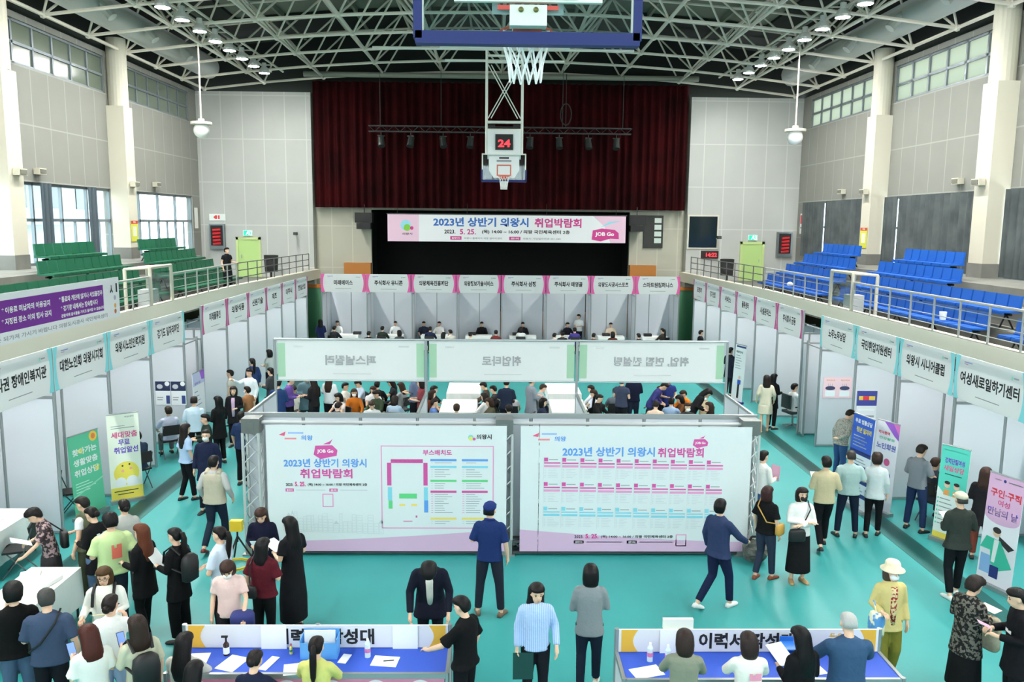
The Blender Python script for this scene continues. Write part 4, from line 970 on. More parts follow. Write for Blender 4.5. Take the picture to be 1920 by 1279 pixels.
stand('pale yellow standing banner with violet lettering and sun drawing', (-8.1, 16.5), 1.78, (-7.6, 16.85), d_yellow)
def d_blue(s, w, h):
    s.slab(0, 0, w, h, mat((222, 230, 240), .6)); s.rect(0, h*.6, w, h, RB); s.text('무료 법률상담', w*.5, h*.93, h*.05, WHITE, w*.8, .03); s.text('청년 일자리', w*.55, h*.84, h*.06, mat((226, 206, 90), .6), w*.7, .04)
    for q in range(4): s.rect(w*.1, h*(.76-.035*q), w*(.65+.1*(q % 2)), h*(.772-.035*q), WHITE)
    for v in (.57, .42, .27, .12): s.rect(0, h*v, w, h*(v+.045), NAVY); s.rect(w*.1, h*(v-.05), w*.7, h*(v-.04), GREYT); s.rect(w*.1, h*(v-.08), w*.8, h*(v-.07), GREYT)
    s.disc(w*.4, h*.16, w*.12, mat((200, 226, 130), .6), 3)
stand('blue and white standing banner in front of the cyan booths on the right', (7.12, 16.65), 1.9, (7.24, 15.95), d_blue)
def d_pur(s, w, h):
    s.slab(0, 0, w, h, mat((240, 238, 244), .6)); s.poly([(w*.3, h), (w, h), (w, h*.82), (w*.8, h*.86)], PUR2); s.poly([(w*.7, h), (w, h), (w, h*.88)], mat((226, 120, 200), .6), 2)
    s.text('적극참여', w*.35, h*.87, h*.035, RED, w*.5, .03); s.text('건강활동', w*.5, h*.81, h*.03, TEAL, w*.7, .03); s.text('노인회원', w*.5, h*.72, h*.07, mat((110, 120, 190), .6), w*.85, .04)
    for u, v, m in ((.25, .58, VIO), (.6, .55, ROSE), (.35, .42, ROSE), (.7, .4, VIO)): s.disc(w*u, h*v, w*.13, m)
    for q in range(5): s.rect(w*.12, h*(.3-.04*q), w*.8, h*(.31-.04*q), LGREY)
stand('white and purple standing banner right of the blue one', (7.52, 16.4), 1.82, (7.72, 15.85), d_pur)
def d_teal(s, w, h):
    s.slab(0, 0, w, h, mat((236, 244, 240), .6)); s.poly([(0, h), (w, h), (w, h*.52), (w*.7, h*.47), (w*.3, h*.47), (0, h*.55)], TQ); s.rect(w*.1, h*.945, w*.9, h*.955, mat((70, 150, 140), .6))
    s.text('경력단절여성', w*.5, h*.84, h*.06, VIO, w*.7, .04); s.text('새일상담', w*.5, h*.76, h*.06, ROSE, w*.72, .03); s.rect(w*.2, h*.69, w*.8, h*.7, INK)
    for u in (.33, .66): s.disc(w*u, h*.58, w*.1, SKIN_, 2); s.disc(w*u, h*.605, w*.1, HAIR_, 3, 20, w*.06); s.rect(w*(u-.1), h*.47, w*(u+.1), h*.53, mat((236, 160, 90), .6), 2)
    for q in range(7): s.rect(w*.12, h*(.42-.045*q), w*(.5+.06*(q % 4)), h*(.43-.045*q), GREYT); s.rect(w*.04, h*(.415-.045*q), w*.09, h*(.435-.045*q), TQ)
    s.rect(0, 0, w, h*.06, YB_)
stand('turquoise standing banner with two drawn women on the right', (7.98, 14.72), 1.75, (8.24, 14.24), d_teal)
def d_pink(s, w, h):
    s.slab(0, 0, w, h, mat((240, 236, 244), .6)); s.rect(0, h*.62, w, h, PINKB); s.disc(w*.5, h*.62, w*.5, PINKB, 2, 24, h*.07); s.disc(w*.45, h*.95, w*.04, NAVY, 2); s.rect(w*.15, h*.945, w*.35, h*.955, GREYT); s.rect(w*.55, h*.945, w*.95, h*.955, GREYT)
    s.text('구인·구직', w*.52, h*.83, h*.075, RED, w*.86, .03); s.text('여성', w*.5, h*.745, h*.055, ROSE, w*.34, .03); s.text('만남의 날', w*.5, h*.655, h*.075, VIO, w*.86, .03)
    s.disc(w*.42, h*.47, w*.11, SKIN_, 2); s.disc(w*.42, h*.495, w*.12, HAIR_, 3, 20, w*.08); s.poly([(w*.5, h*.45), (w*.95, h*.38), (w*.8, h*.34), (w*.5, h*.4)], HAIR_, 2)
    s.poly([(0, h*.3), (.15*w, h*.42), (w*.55, h*.41), (w*.95, h*.2), (w*.6, h*.14), (w*.35, h*.18), (w*.3, h*.3)], mat((60, 190, 160), .6), 4); s.poly([(w*.38, h*.41), (w*.52, h*.41), (w*.46, h*.2), (w*.36, h*.2)], WHITE, 5)
    s.rect(w*.05, h*.08, w*.35, h*.25, mat((140, 180, 226), .6), 3); s.rect(w*.35, h*.06, w*.6, h*.17, NAVY, 5)
stand('pink and white standing banner with a drawn woman in a green jacket', (7.74, 12.86), 1.8, (7.94, 12.26), d_pink)
def d_lilac(s, w, h):
    s.slab(0, 0, w, h, mat((234, 236, 244), .6)); s.rect(0, h*.8, w, h, mat((200, 206, 238), .6)); s.poly([(w*.6, h), (w, h), (w, h*.85), (w*.75, h*.86)], PUR2, 2); s.text('일자리 상담', w*.4, h*.83, h*.04, VIO, w*.5, .03)
    for q in range(9): s.rect(w*.12, h*(.7-.07*q), w*(.4+.1*(q % 4)), h*(.712-.07*q), mat((120, 130, 160), .6))
stand('tall white banner with lilac top between cyan and pink booths on the left', (-8.12, 21.35), 1.75, (-8.12, 22.2), d_lilac, lean=.01)
def d_xb(s, w, h):
    s.slab(0, 0, w, h, mat((236, 238, 242), .6)); s.rect(w*.1, h*.95, w*.95, h*.98, NAVY); s.text('채용안내', w*.4, h*.87, h*.04, INK, w*.6, .03)
    for q in range(6): s.rect(w*.12, h*(.8-.045*q), w*(.5+.08*(q % 3)), h*(.81-.045*q), GREYT)
    s.disc(w*.6, h*.42, w*.1, SKIN_, 2); s.rect(w*.45, h*.3, w*.75, h*.38, RB, 2); s.rect(w*.48, h*.05, w*.66, h*.3, INK, 2)
stand('narrow white standing banner with navy foot by the right pink booths', (7.62, 26.9), 1.85, (7.8, 26.3), d_xb, NAVY)
def d_dark(s, w, h):
    s.slab(0, 0, w, h, mat((26, 36, 78), .6)); s.text('취업상담', w*.5, h*.8, h*.1, WHITE, w*.5, .03); s.disc(w*.5, h*.5, w*.25, mat((230, 236, 240), .6)); s.rect(w*.15, h*.1, w*.8, h*.2, WHITE)
stand('dark navy standing banner cut by the right edge of the picture', (7.95, 11.75), 1.5, (8.15, 11.15), d_dark)
def poster(label, O, U, w, h, draw, group=None):
    t = thing('poster', label, 'poster', O, 0, group); sh = Sheet((0, 0, 0), U, (0, 0, 1)); draw(sh, w, h); sh.build('printed_sheet', t)
def d_navy(s, w, h):
    s.slab(0, 0, w, h, mat((236, 238, 242), .6), .006); s.rect(0, h*.6, w, h, mat((34, 44, 82), .6)); s.disc(w*.3, h*.78, w*.2, LGREY, 2, 16, h*.1); s.disc(w*.8, h*.9, w*.16, WHITE, 2); s.rect(w*.7, h*.05, w*.95, h*.4, mat((52, 70, 130), .6)); s.rect(w*.1, h*.3, w*.5, h*.34, GREYT); s.rect(w*.1, h*.2, w*.45, h*.24, GREYT)
poster('navy and white poster on the left booth partition, left of a pair', (-9.02, 21.14, 1.05), (1, 0, 0), .38, .62, d_navy, 'pair of navy posters'); poster('navy and white poster on the left booth partition, right of a pair', (-8.62, 21.14, 1.05), (1, 0, 0), .38, .62, d_navy, 'pair of navy posters')
def d_rose(s, w, h):
    s.slab(0, 0, w, h, mat((240, 206, 216), .6), .006); s.text('희망취업', w*.5, h*.86, h*.07, mat((230, 170, 110), .6), w*.6, .03); s.disc(w*.5, h*.48, w*.35, mat((60, 64, 100), .6), 1, 18, h*.1); s.rect(w*.15, h*.08, w*.85, h*.36, mat((232, 240, 244), .6), 2)
    for q in range(3): s.bar = None; s.rect(w*(.35+.13*q), h*.56, w*(.37+.13*q), h*.7, mat((150, 130, 150), .6))
poster('pink poster on the right booth partition, left of a pair', (8.36, 21.14, 1.32), (1, 0, 0), .38, .56, d_rose, 'pair of pink posters'); poster('pink poster on the right booth partition, right of a pair', (8.74, 21.14, 1.32), (1, 0, 0), .38, .56, d_rose, 'pair of pink posters')
def d_board(s, w, h):
    s.slab(0, 0, w, h, mat((226, 230, 236), .6), .006); s.rect(0, h*.55, w, h, mat((62, 70, 150), .6)); s.rect(w*.1, h*.72, w*.9, h*.84, mat((224, 196, 80), .6), 2); s.rect(w*.3, h*.72, w*.6, h*.84, RED, 3); s.rect(0, 0, w, h*.1, mat((62, 70, 150), .6)); s.rect(w*.1, h*.4, w*.9, h*.46, WHITE, 2); s.rect(w*.1, h*.2, w*.9, h*.26, GREYT, 2)
poster('navy and yellow board hung behind the blue standing banner', (8.32, 19.02, 1.15), (1, 0, 0), .48, .8, d_board)

# ---- chairs
def folding_chair(loc, rz, label, group='black folding chairs'):
    t = thing('folding_chair', label, 'chair', loc, rz, group)
    MB().box((0, 0, .44), (.42, .4, .035)).build('seat', BLACK, t)
    MB().box((0, -.22, .72), (.42, .03, .24), 0, Matrix.Rotation(-.15, 3, 'X')).build('backrest', BLACK, t)
    for s in (-1, 1):
        MB().path([(s*.21, -.25, .82), (s*.21, -.12, .44), (s*.21, .22, 0)], .012, 6).build('leg', mat((90, 94, 96), .4, .5), t)
        MB().path([(s*.19, .15, .44), (s*.19, -.22, 0)], .012, 6).build('leg', mat((90, 94, 96), .4, .5), t)
    return t
CH0 = folding_chair((-8.05, 13.1, 0), 1.9, 'empty black folding chair behind the woman in the floral dress')
dup(CH0, (-8.62, 16.0, 0), -1.2, 'empty folding chair half hidden behind the green banner')
o = thing('office_chair', 'grey-black swivel chair under the man in white at a right booth', 'chair', (8.4, 23.3, 0), -1.3)
MB().box((0, 0, .46), (.46, .44, .07)).build('seat', DGREY, o); MB().box((0, -.24, .78), (.42, .05, .4)).build('backrest', DGREY, o); b = MB(); b.bar((0, 0, .05), (0, 0, .44), .03)
for k in range(5): b.bar((0, 0, .1), (.28*math.cos(k*1.257), .28*math.sin(k*1.257), .04), .02)
b.build('pedestal', mat((150, 152, 154), .4, .5), o); MB().bar((-.25, -.1, .64), (-.25, .14, .64), .02).bar((.25, -.1, .64), (.25, .14, .64), .02).bar((-.25, 0, .46), (-.25, 0, .64), .015).bar((.25, 0, .46), (.25, 0, .64), .015).build('armrests', BLACK, o)
o = thing('crumpled_bag', 'grey bundled bag on the floor at the right foot of the banner truss', 'bag', (4.3, 13.62, 0))
rnd = random.Random(5); b = MB(); b.ell((0, 0, .2), (.24, .18, .2), 0, None, 14, 10); b.v = [(x+rnd.uniform(-.03, .03), y+rnd.uniform(-.03, .03), max(0, z+rnd.uniform(-.03, .03))) for x, y, z in b.v]; b.build('bag', mat((120, 122, 116), .5, 0, 'mottle', (70, 72, 70), 9.0), o); b = MB().path([(-.15, 0, .34), (-.08, 0, .46), (.08, 0, .46), (.15, 0, .34)], .02, 6); b.build('strap', BLACK, o)
o = thing('light_stand', 'yellow and black work light with coiled cable at the left truss foot', 'work light', (-4.6, 13.5, 0))
b = MB()
for k in range(3): b.bar((0, 0, .5), (.3*math.cos(k*2.1), .3*math.sin(k*2.1), .02), .015)
b.bar((0, 0, .4), (0, 0, .62), .015); b.build('tripod', BLACK, o); MB().box((0, -.03, .7), (.2, .12, .18)).build('lamp_head', mat((226, 186, 40), .5), o)
b = MB()
for k in range(24): b.bar((.25*math.cos(k*.52), .25*math.sin(k*.52)-.1, .012+.002*k), (.25*math.cos((k+1)*.52), .25*math.sin((k+1)*.52)-.1, .014+.002*k), .012, 5)
b.build('cable', mat((214, 190, 50), .5), o)

# ================================================================== PEOPLE
JOBS = []
SKIN = mat((226, 184, 156), .6); SKIN2 = mat((206, 158, 128), .6); EYE = mat((40, 28, 24), .4); LIP = mat((190, 110, 104), .6)
def T_ident(p): return Vector(p)
def ring(c, rx, ry, n=16, sq=2.0):
    out = []
    for i in range(n):
        t = 2*math.pi*i/n; ct, st = math.cos(t), math.sin(t); e = 2.0/sq
        out.append(Vector((c[0]+rx*math.copysign(abs(ct)**e, ct), c[1]+ry*math.copysign(abs(st)**e, st), c[2])))
    return out
# arm poses for the right arm (x positive), elbow and wrist in the chest frame at h = 1.7; finger direction; curl
ARMS = {
    'down': ((.235, -.03, 1.13), (.25, .06, .89), (0, .15, -1), .35),
    'loose': ((.26, -.04, 1.14), (.27, .12, .93), (0, .4, -.9), .4),
    'hold': ((.23, .0, 1.13), (.11, .25, 1.13), (-.55, .8, .1), .9),
    'phone': ((.22, .03, 1.14), (.12, .26, 1.24), (-.3, .6, .6), .9),
    'chin': ((.22, .05, 1.15), (.08, .2, 1.36), (-.3, .2, .9), .8),
    'fold': ((.25, .04, 1.13), (-.08, .2, 1.14), (-1, 0, 0), .3),
    'reach': ((.24, .18, 1.16), (.2, .42, 1.08), (-.1, 1, -.1), .6),
    'low': ((.25, .1, 1.14), (.24, .33, .98), (0, .8, -.5), .6),
    'table': ((.25, .16, 1.16), (.2, .4, 1.02), (-.4, .9, -.2), .6),
    'point': ((.25, .2, 1.3), (.2, .44, 1.42), (-.1, .9, .4), .3),
    'strap': ((.26, .02, 1.16), (.14, .16, 1.32), (-.3, .1, .9), 1.0),
    'bent': ((.25, -.02, 1.13), (.24, .24, 1.12), (-.1, 1, .0), .8),
    'back': ((.25, -.1, 1.13), (.1, -.2, .98), (-1, -.2, 0), .4),
}
HAIR = {
    'short': [(-.06, -.05, -.1, .06), (-.02, -.025, -.116, .083), (.03, .01, -.122, .088), (.055, .085, -.12, .09), (.085, .095, -.105, .083), (.11, .078, -.078, .064), (.128, .035, -.035, .03)],
    'crop': [(-.03, -.03, -.108, .08), (.02, .0, -.112, .083), (.06, .075, -.112, .084), (.09, .083, -.095, .076), (.112, .06, -.066, .056), (.124, .025, -.03, .026)],
    'full': [(-.08, -.05, -.11, .07), (-.03, -.01, -.13, .096), (.03, .03, -.136, .102), (.055, .1, -.134, .104), (.09, .108, -.118, .096), (.12, .088, -.088, .074), (.142, .04, -.04, .035)],
    'bob': [(-.15, -.005, -.1, .075), (-.125, .025, -.124, .1), (-.05, .035, -.132, .108), (.0, .04, -.132, .106), (.045, .055, -.13, .102), (.062, .102, -.125, .098), (.09, .1, -.108, .086), (.115, .08, -.08, .066), (.132, .035, -.035, .03)],
    'long': [(-.46, -.06, -.11, .06), (-.4, -.04, -.145, .1), (-.27, -.03, -.155, .122), (-.16, .0, -.14, .112), (-.12, .02, -.13, .104), (-.05, .03, -.13, .105), (.0, .035, -.13, .104), (.045, .05, -.128, .1), (.062, .1, -.124, .097), (.09, .1, -.107, .086), (.115, .08, -.08, .066), (.132, .035, -.035, .03)],
    'mid': [(-.28, -.05, -.11, .07), (-.23, -.02, -.14, .108), (-.15, .01, -.138, .112), (-.1, .025, -.132, .106), (-.05, .03, -.13, .105), (.0, .035, -.13, .104), (.045, .05, -.128, .1), (.062, .1, -.124, .097), (.09, .1, -.107, .086), (.115, .08, -.08, .066), (.132, .035, -.035, .03)],
    'tight': [(-.05, -.05, -.1, .06), (-.01, -.02, -.114, .082), (.03, .005, -.118, .086), (.058, .08, -.116, .087), (.085, .09, -.102, .08), (.108, .072, -.076, .062), (.124, .03, -.035, .03)],
}
def person(label, loc, face, h=1.62, pose='stand', arms='down', hair='short', hc=(24, 20, 20), top='tee', tc=(40, 40, 44), bot='pants', bc=(30, 32, 38), shoe=(30, 30, 32), bend=0, pitch=0, turn=0, mask=None, fem=False, fine=True, skin=None, extras=(), group=None, tc2=None, tk='cloth', sc=8.0, wide=1.0, z0=0.0, lean=0, hem=None, glasses=False, bc2=None):
    s = h/1.7; root = thing('person', label, 'person', (loc[0], loc[1], z0), -R(face), group)
    vox = .0145 if fine else .024
    wd = (.92 if fem else 1.0)*wide
    sit = pose == 'sit'
    pz = .53 if sit else .93
    dz = pz-.93
    P0 = Vector((0, 0, pz))
    Bm = Matrix.Rotation(-R(bend), 3, 'X') @ Matrix.Rotation(R(lean), 3, 'Y')
    def TU(p):          # upper body: given at standing heights, moved with the pelvis and bent at the hips
        p = Vector(p); q = Vector((p.x, p.y, p.z-.93)); return (Bm @ q + P0)*s
    HB = Bm @ Matrix.Rotation(-R(turn), 3, 'Z') @ Matrix.Rotation(-R(pitch), 3, 'X')
    N0 = Vector((0, .0, 1.44-.93))
    def TH(p):          # head frame: origin at head centre
        q = Vector(p) + Vector((0, .02, .145)); return (Bm @ N0 + HB @ q + P0)*s
    # legs
    if sit:
        legs = {sd: [(sd*.09, .02, .5), (sd*.12, .42, .5), (sd*.13, .4, .08)] for sd in (-1, 1)}; fdir = {sd: (0, 1, 0) for sd in (-1, 1)}
    elif pose == 'walk':
        legs = {1: [(.085, 0, .9), (.09, .16, .5), (.09, .2, .08)], -1: [(-.085, 0, .9), (-.09, .0, .5), (-.09, -.32, .14)]}; fdir = {1: (0, 1, .05), -1: (0, 1, -.35)}
    elif pose == 'wide':
        legs = {sd: [(sd*.09, 0, .9), (sd*.14, .02, .49), (sd*.17, .0, .08)] for sd in (-1, 1)}; fdir = {sd: (sd*.3, 1, 0) for sd in (-1, 1)}
    elif pose == 'step':
        legs = {1: [(.085, 0, .9), (.1, .06, .49), (.1, .1, .08)], -1: [(-.085, 0, .9), (-.1, .03, .49), (-.11, -.1, .08)]}; fdir = {1: (.2, 1, 0), -1: (-.2, 1, 0)}
    else:
        legs = {sd: [(sd*.085, 0, .9), (sd*.095, .015, .49), (sd*.1, -.02, .08)] for sd in (-1, 1)}; fdir = {sd: (sd*.25, 1, 0) for sd in (-1, 1)}
    lj = {sd: [Vector(p)*s for p in legs[sd]] for sd in legs}
    if isinstance(arms, str): arms = (arms, arms)
    aj = {}
    for sd, nm in ((-1, arms[0]), (1, arms[1])):
        e, w, d, cu = ARMS[nm]; f = lambda p: Vector((p[0]*sd*(wd if abs(p[0]) > .15 else 1), p[1], p[2]))
        z = .02 if nm == 'fold' and sd < 0 else 0
        sh_ = TU((sd*.168*wd, -.005, 1.362)); el = TU(f(e)+Vector((0, 0, -z*2))); wr = TU(f(w)+Vector((0, z, -z*2)))
        dd = (Bm @ f(d)).normalized(); aj[sd] = (sh_, el, wr, dd, cu)
    # ---- body: one continuous skin surface
    b = MB(); sk = skin or SKIN
    b.ell(TH((0, -.006, .028)), (.077*s, .093*s, .092*s), 0, HB, 16, 12); b.ell(TH((0, .022, -.045)), (.058*s, .066*s, .072*s), 0, HB, 14, 10)
    b.ell(TH((0, .092, -.018)), (.012*s, .016*s, .022*s), 0, HB, 8, 6)
    for sd in (-1, 1): b.ell(TH((sd*.079, -.005, -.008)), (.012*s, .02*s, .032*s), 0, HB, 8, 6)
    b.tube([TU((0, -.01, 1.36)), TU((0, -.005, 1.45)), TH((0, -.01, -.06))], [.062*s, .053*s, .052*s], 12)
    tors = ((.86, .13, .09), (.95, .14, .09), (1.08, .12, .08), (1.2, .13, .085), (1.33, .135, .08), (1.39, .11, .06), (1.44, .055, .05))
    b.loft([[TU(q) for q in ring((0, 0, z), rx*wd, ry)] for z, rx, ry in tors])
    for sd in (-1, 1):
        a = aj[sd]; b.tube([a[0], a[0].lerp(a[1], .5), a[1], a[1].lerp(a[2], .5), a[2]], [.05*s*wd, .045*s*wd, .038*s*wd, .036*s*wd, .026*s], 10); b.ell(a[0], (.046*s, .046*s, .046*s), 0, None, 10, 8)
        l = lj[sd]; b.tube([l[0], l[0].lerp(l[1], .5), l[1], l[1].lerp(l[2], .4), l[2]], [.08*s, .07*s, .05*s, .052*s, .035*s], 12)
        b.ell(l[2]+Vector((0, 0, -.02)), (.035*s, .05*s, .04*s), 0, None, 8, 6)
        wr, d, cu = a[2], a[3], a[4]; pc = wr + d*.045*s; side = d.cross(Vector((0, 0, 1))); side = side.normalized() if side.length > .2 else Vector((1, 0, 0))
        b.tube([wr, pc, wr+d*.085*s], [(.024*s, .024*s), (.03*s, .03*s), (.027*s, .027*s)], 8)
    ex = MB()
    for sd in (-1, 1):                                   # hands: five bent fingers, thumb from the side of the palm
        wr, d, cu = aj[sd][2], aj[sd][3], aj[sd][4]
        side = d.cross(Vector((0, 0, 1))); side = side.normalized() if side.length > .2 else Vector((1, 0, 0))
        nrm = side.cross(d).normalized(); palm = -nrm if nrm.z > 0 else nrm
        if abs(d.z) > .8: side = Vector((0, 1, 0)); palm = Vector((-sd, 0, 0))
        for k in range(4):
            q = wr + d*.08*s + side*(.0155*(k-1.5))*s; L = (.062, .072, .068, .052)[k]*s
            m1 = q + (d*math.cos(cu*.6)+palm*math.sin(cu*.6))*L*.5; m2 = m1 + (d*math.cos(cu*1.5)+palm*math.sin(cu*1.5))*L*.55
            ex.tube([q-d*.015*s, q, m1, m2], [.009*s, .0095*s, .0085*s, .006*s], 6)
        tsd = side*(1 if side.dot(Vector((0, 0, 1)) + Vector((-sd, .3, 0))) > 0 else -1)
        q = wr + d*.03*s + tsd*.02*s; m1 = q + (d*.7+tsd*.7+palm*.2).normalized()*.035*s; ex.tube([q, m1, m1+(d*.9+palm*.4).normalized()*.028*s], [.011*s, .010*s, .007*s], 6)
    for sd in (-1, 1):
        ex.ell(TH((sd*.031, .077, .008)), (.012*s, .008*s, .006*s), 1, HB, 8, 6); ex.ell(TH((sd*.033, .08, .03)), (.017*s, .006*s, .004*s), 1, HB, 8, 4)
    if not mask: ex.ell(TH((0, .08, -.062)), (.02*s, .008*s, .006*s), 2, HB, 8, 5)
    JOBS.append(('person_body', b, [sk, EYE, LIP], root, vox, ex))
    # ---- lower garment
    bm_ = mat(bc, .85, 0, 'cloth', bc2, 6.0) if bc2 else cloth(bc)
    if bot in ('pants', 'slim', 'loose', 'shorts'):
        k = {'pants': 1.0, 'slim': .97, 'loose': 1.28, 'shorts': 1.1}[bot]; b = MB()
        b.loft([[(Vector((q.x, q.y, q.z-.93))+P0)*s if z < .94 else TU(q) for q in ring((0, 0, z), rx*wd, ry)] for z, rx, ry in ((.83, .12, .09), (.88, .165, .115), (.95, .165, .112), (1.03, .145, .1))])
        for sd in (-1, 1):
            l = lj[sd]; end = l[1].lerp(l[2], .93 if bot != 'shorts' else .1)
            b.tube([l[0]+Vector((0, 0, .02)), l[0].lerp(l[1], .5), l[1], l[1].lerp(l[2], .4), end], [.1*s, .088*s*(k*.3+.7), .068*s*k, .064*s*k, .056*s*k], 14)
        JOBS.append(('trousers', b, [bm_], root, vox, None))
    elif bot in ('skirt', 'midi'):
        zl_ = .2 if bot == 'midi' else .55; b = MB()
        if sit: b.loft([[Vector((q.x, q.y, q.z))*s for q in ring((0, c, z), rx, ry)] for z, c, rx, ry in ((.3, .4, .2, .1), (.45, .36, .21, .17), (.55, .2, .2, .25), (.66, .0, .17, .13), (.72, 0, .15, .11))])
        else: b.loft([[(Vector(q))*s for q in ring((0, 0, z), rx*wide, ry*wide)] for z, rx, ry in ((zl_, .22, .17), (zl_+.25, .205, .15), (.85, .18, .125), (.95, .165, .115), (1.04, .14, .1))])
        JOBS.append(('skirt', b, [bm_], root, vox, None))
    # ---- upper garment
    sleeve = {'tee': .55, 'half': .95, 'long': 1.92, 'vest': .0, 'dress': .7, 'coat': 1.92, 'shirt': .75, 'wide': .85}[top]
    hz = hem if hem is not None else {'dress': .36, 'coat': .66}.get(top, .86)
    tm = mat(tc, .85, 0, tk, tc2, sc); fl = 1.0 if not fem else .95
    b = MB(); prof = [(1.462, .062, .058), (1.435, .098, .074), (1.405, .14, .09), (1.37, .166, .104), (1.3, .178, .118), (1.18, .168, .118), (1.05, .165, .116), (.93, .178, .124)]
    prof = [p for p in prof if p[0] > hz+.04]; kk = 1.25 if top == 'dress' else (1.2 if top in ('coat', 'wide') else 1.06)
    if not sit and hz < .8: prof += [(z, .18*(1+(kk-1)*(.93-z)/.5), .125*(1+(kk-1)*(.93-z)/.5)) for z in (.8, .65, .5) if z > hz+.05]
    prof.append((max(hz, .84) if sit else hz, .18*kk*fl, .125*kk))
    def TG_(q):
        return TU(q) if q.z > .9 or sit else ((Bm @ Vector((q.x, q.y, 0)) if bend < 1 else Vector((q.x, q.y, 0)))+Vector((0, 0, q.z-.93))+P0)*s
    gw = wd*(1.06 if top in ('coat', 'wide', 'long') else 1.02)
    b.loft([[TG_(q) for q in ring((0, -.004, z), rx*gw, ry*(1.06 if wide > 1 else 1), 18, 2.3)] for z, rx, ry in prof])
    for sd in (-1, 1):
        a = aj[sd]; b.ell(a[0]+Vector((-sd*.012, 0, .0)), (.068*s, .068*s, .064*s), 0, None, 12, 8)
        if sleeve <= 0: continue
        pts = [a[0]+Vector((0, 0, .0))]; rr = [.066*s]
        if sleeve < 1: pts += [a[0].lerp(a[1], sleeve*.5), a[0].lerp(a[1], sleeve)]; rr += [.064*s, (.066 if top != 'wide' else .084)*s]
        else: pts += [a[0].lerp(a[1], .5), a[1], a[1].lerp(a[2], .5), a[1].lerp(a[2], sleeve-1)]; rr += [.062*s, .056*s, .05*s, .045*s]
        b.tube(pts, [r_*(wd*.5+.5) for r_ in rr], 12)
    JOBS.append(({'dress': 'dress', 'coat': 'jacket', 'vest': 'vest', 'long': 'sweater', 'wide': 'blouse'}.get(top, 'shirt'), b, [tm], root, vox, None))
    # ---- shoes
    for sd in (-1, 1):
        l = lj[sd][2]; f = Vector(fdir[sd]).normalized(); up = Vector((0, 0, 1)); lt = f.cross(up).normalized(); up2 = lt.cross(f); b = MB(); rings_ = []
        g = l - up2*.08*s
        for t_, w_, h_ in ((-.075, .026, .045), (-.055, .036, .075), (-.01, .038, .085), (.05, .041, .062), (.11, .046, .05), (.155, .038, .04), (.18, .02, .025)):
            c = g + f*t_*s; rings_.append([c + lt*x*w_*s + up2*z*h_*s for x, z in ((-.9, 0), (.9, 0), (1, .35), (.75, .8), (.0, 1), (-.75, .8), (-1, .35))])
        b.loft(rings_).build('shoe', mat(shoe, .5), root, smooth=True)
    # ---- hair
    style = {'pony': 'tight', 'bun': 'tight', 'curly': 'full'}.get(hair, hair)
    hm = mat(hc, .5, 0, 'hair'); hb = MB()
    if style in HAIR:
        tab = HAIR[style]; rs = []
        for z, yf, yb, hw in tab:
            rr = ring((0, (yf+yb)/2, z), hw, (yf-yb)/2, 18, 2.2)
            if z < -.14:
                dn = -z-.14; c = TH((0, 0, -.14)); rs.append([c + (Bm @ (Matrix.Rotation(-R(turn), 3, 'Z') @ Vector((q.x, q.y, 0))))*s + Vector((0, 0, -dn*s))*(1 if bend < 25 else 1) for q in rr])
            else: rs.append([TH(q) for q in rr])
        hb.loft(rs)
        if hair == 'pony': hb.tube([TH((0, -.1, .05)), TH((0, -.15, .045)), TH((0, -.165, -.03)), TH((0, -.15, -.16)), TH((0, -.135, -.3)), TH((0, -.13, -.38))], [.02*s, .035*s, .042*s, .042*s, .034*s, .012*s], 10)
        if hair == 'bun': hb.ell(TH((0, -.125, -.01)), (.05*s, .04*s, .05*s), 0, HB, 12, 8)
        if hair == 'curly':
            rnd_ = random.Random(len(label)); hb.v = [tuple(Vector(v)+Vector((rnd_.uniform(-1, 1), rnd_.uniform(-1, 1), rnd_.uniform(-1, 1)))*.008) for v in hb.v]
        hb.build('hair', hm, root, smooth=True)
    # ---- small worn things
    if mask:
        MB().ell(TH((0, .058, -.052)), (.058*s, .05*s, .048*s), 0, HB, 14, 10).build('face_mask', mat(mask, .8), root, smooth=True)
    if glasses:
        g = MB()
        for sd in (-1, 1):
            n = 12; c = Vector((sd*.034, .095, .005))
            for k in range(n):
                a0, a1 = 2*math.pi*k/n, 2*math.pi*(k+1)/n
                g.bar(TH(c+Vector((.026*math.cos(a0), 0, .02*math.sin(a0)))), TH(c+Vector((.026*math.cos(a1), 0, .02*math.sin(a1)))), .0025*s, 4)
            g.bar(TH((sd*.06, .095, .01)), TH((sd*.082, .0, .01)), .0025*s, 4)
        g.bar(TH((-.008, .097, .005)), TH((.008, .097, .005)), .0025*s, 4); g.build('glasses', BLACK, root)
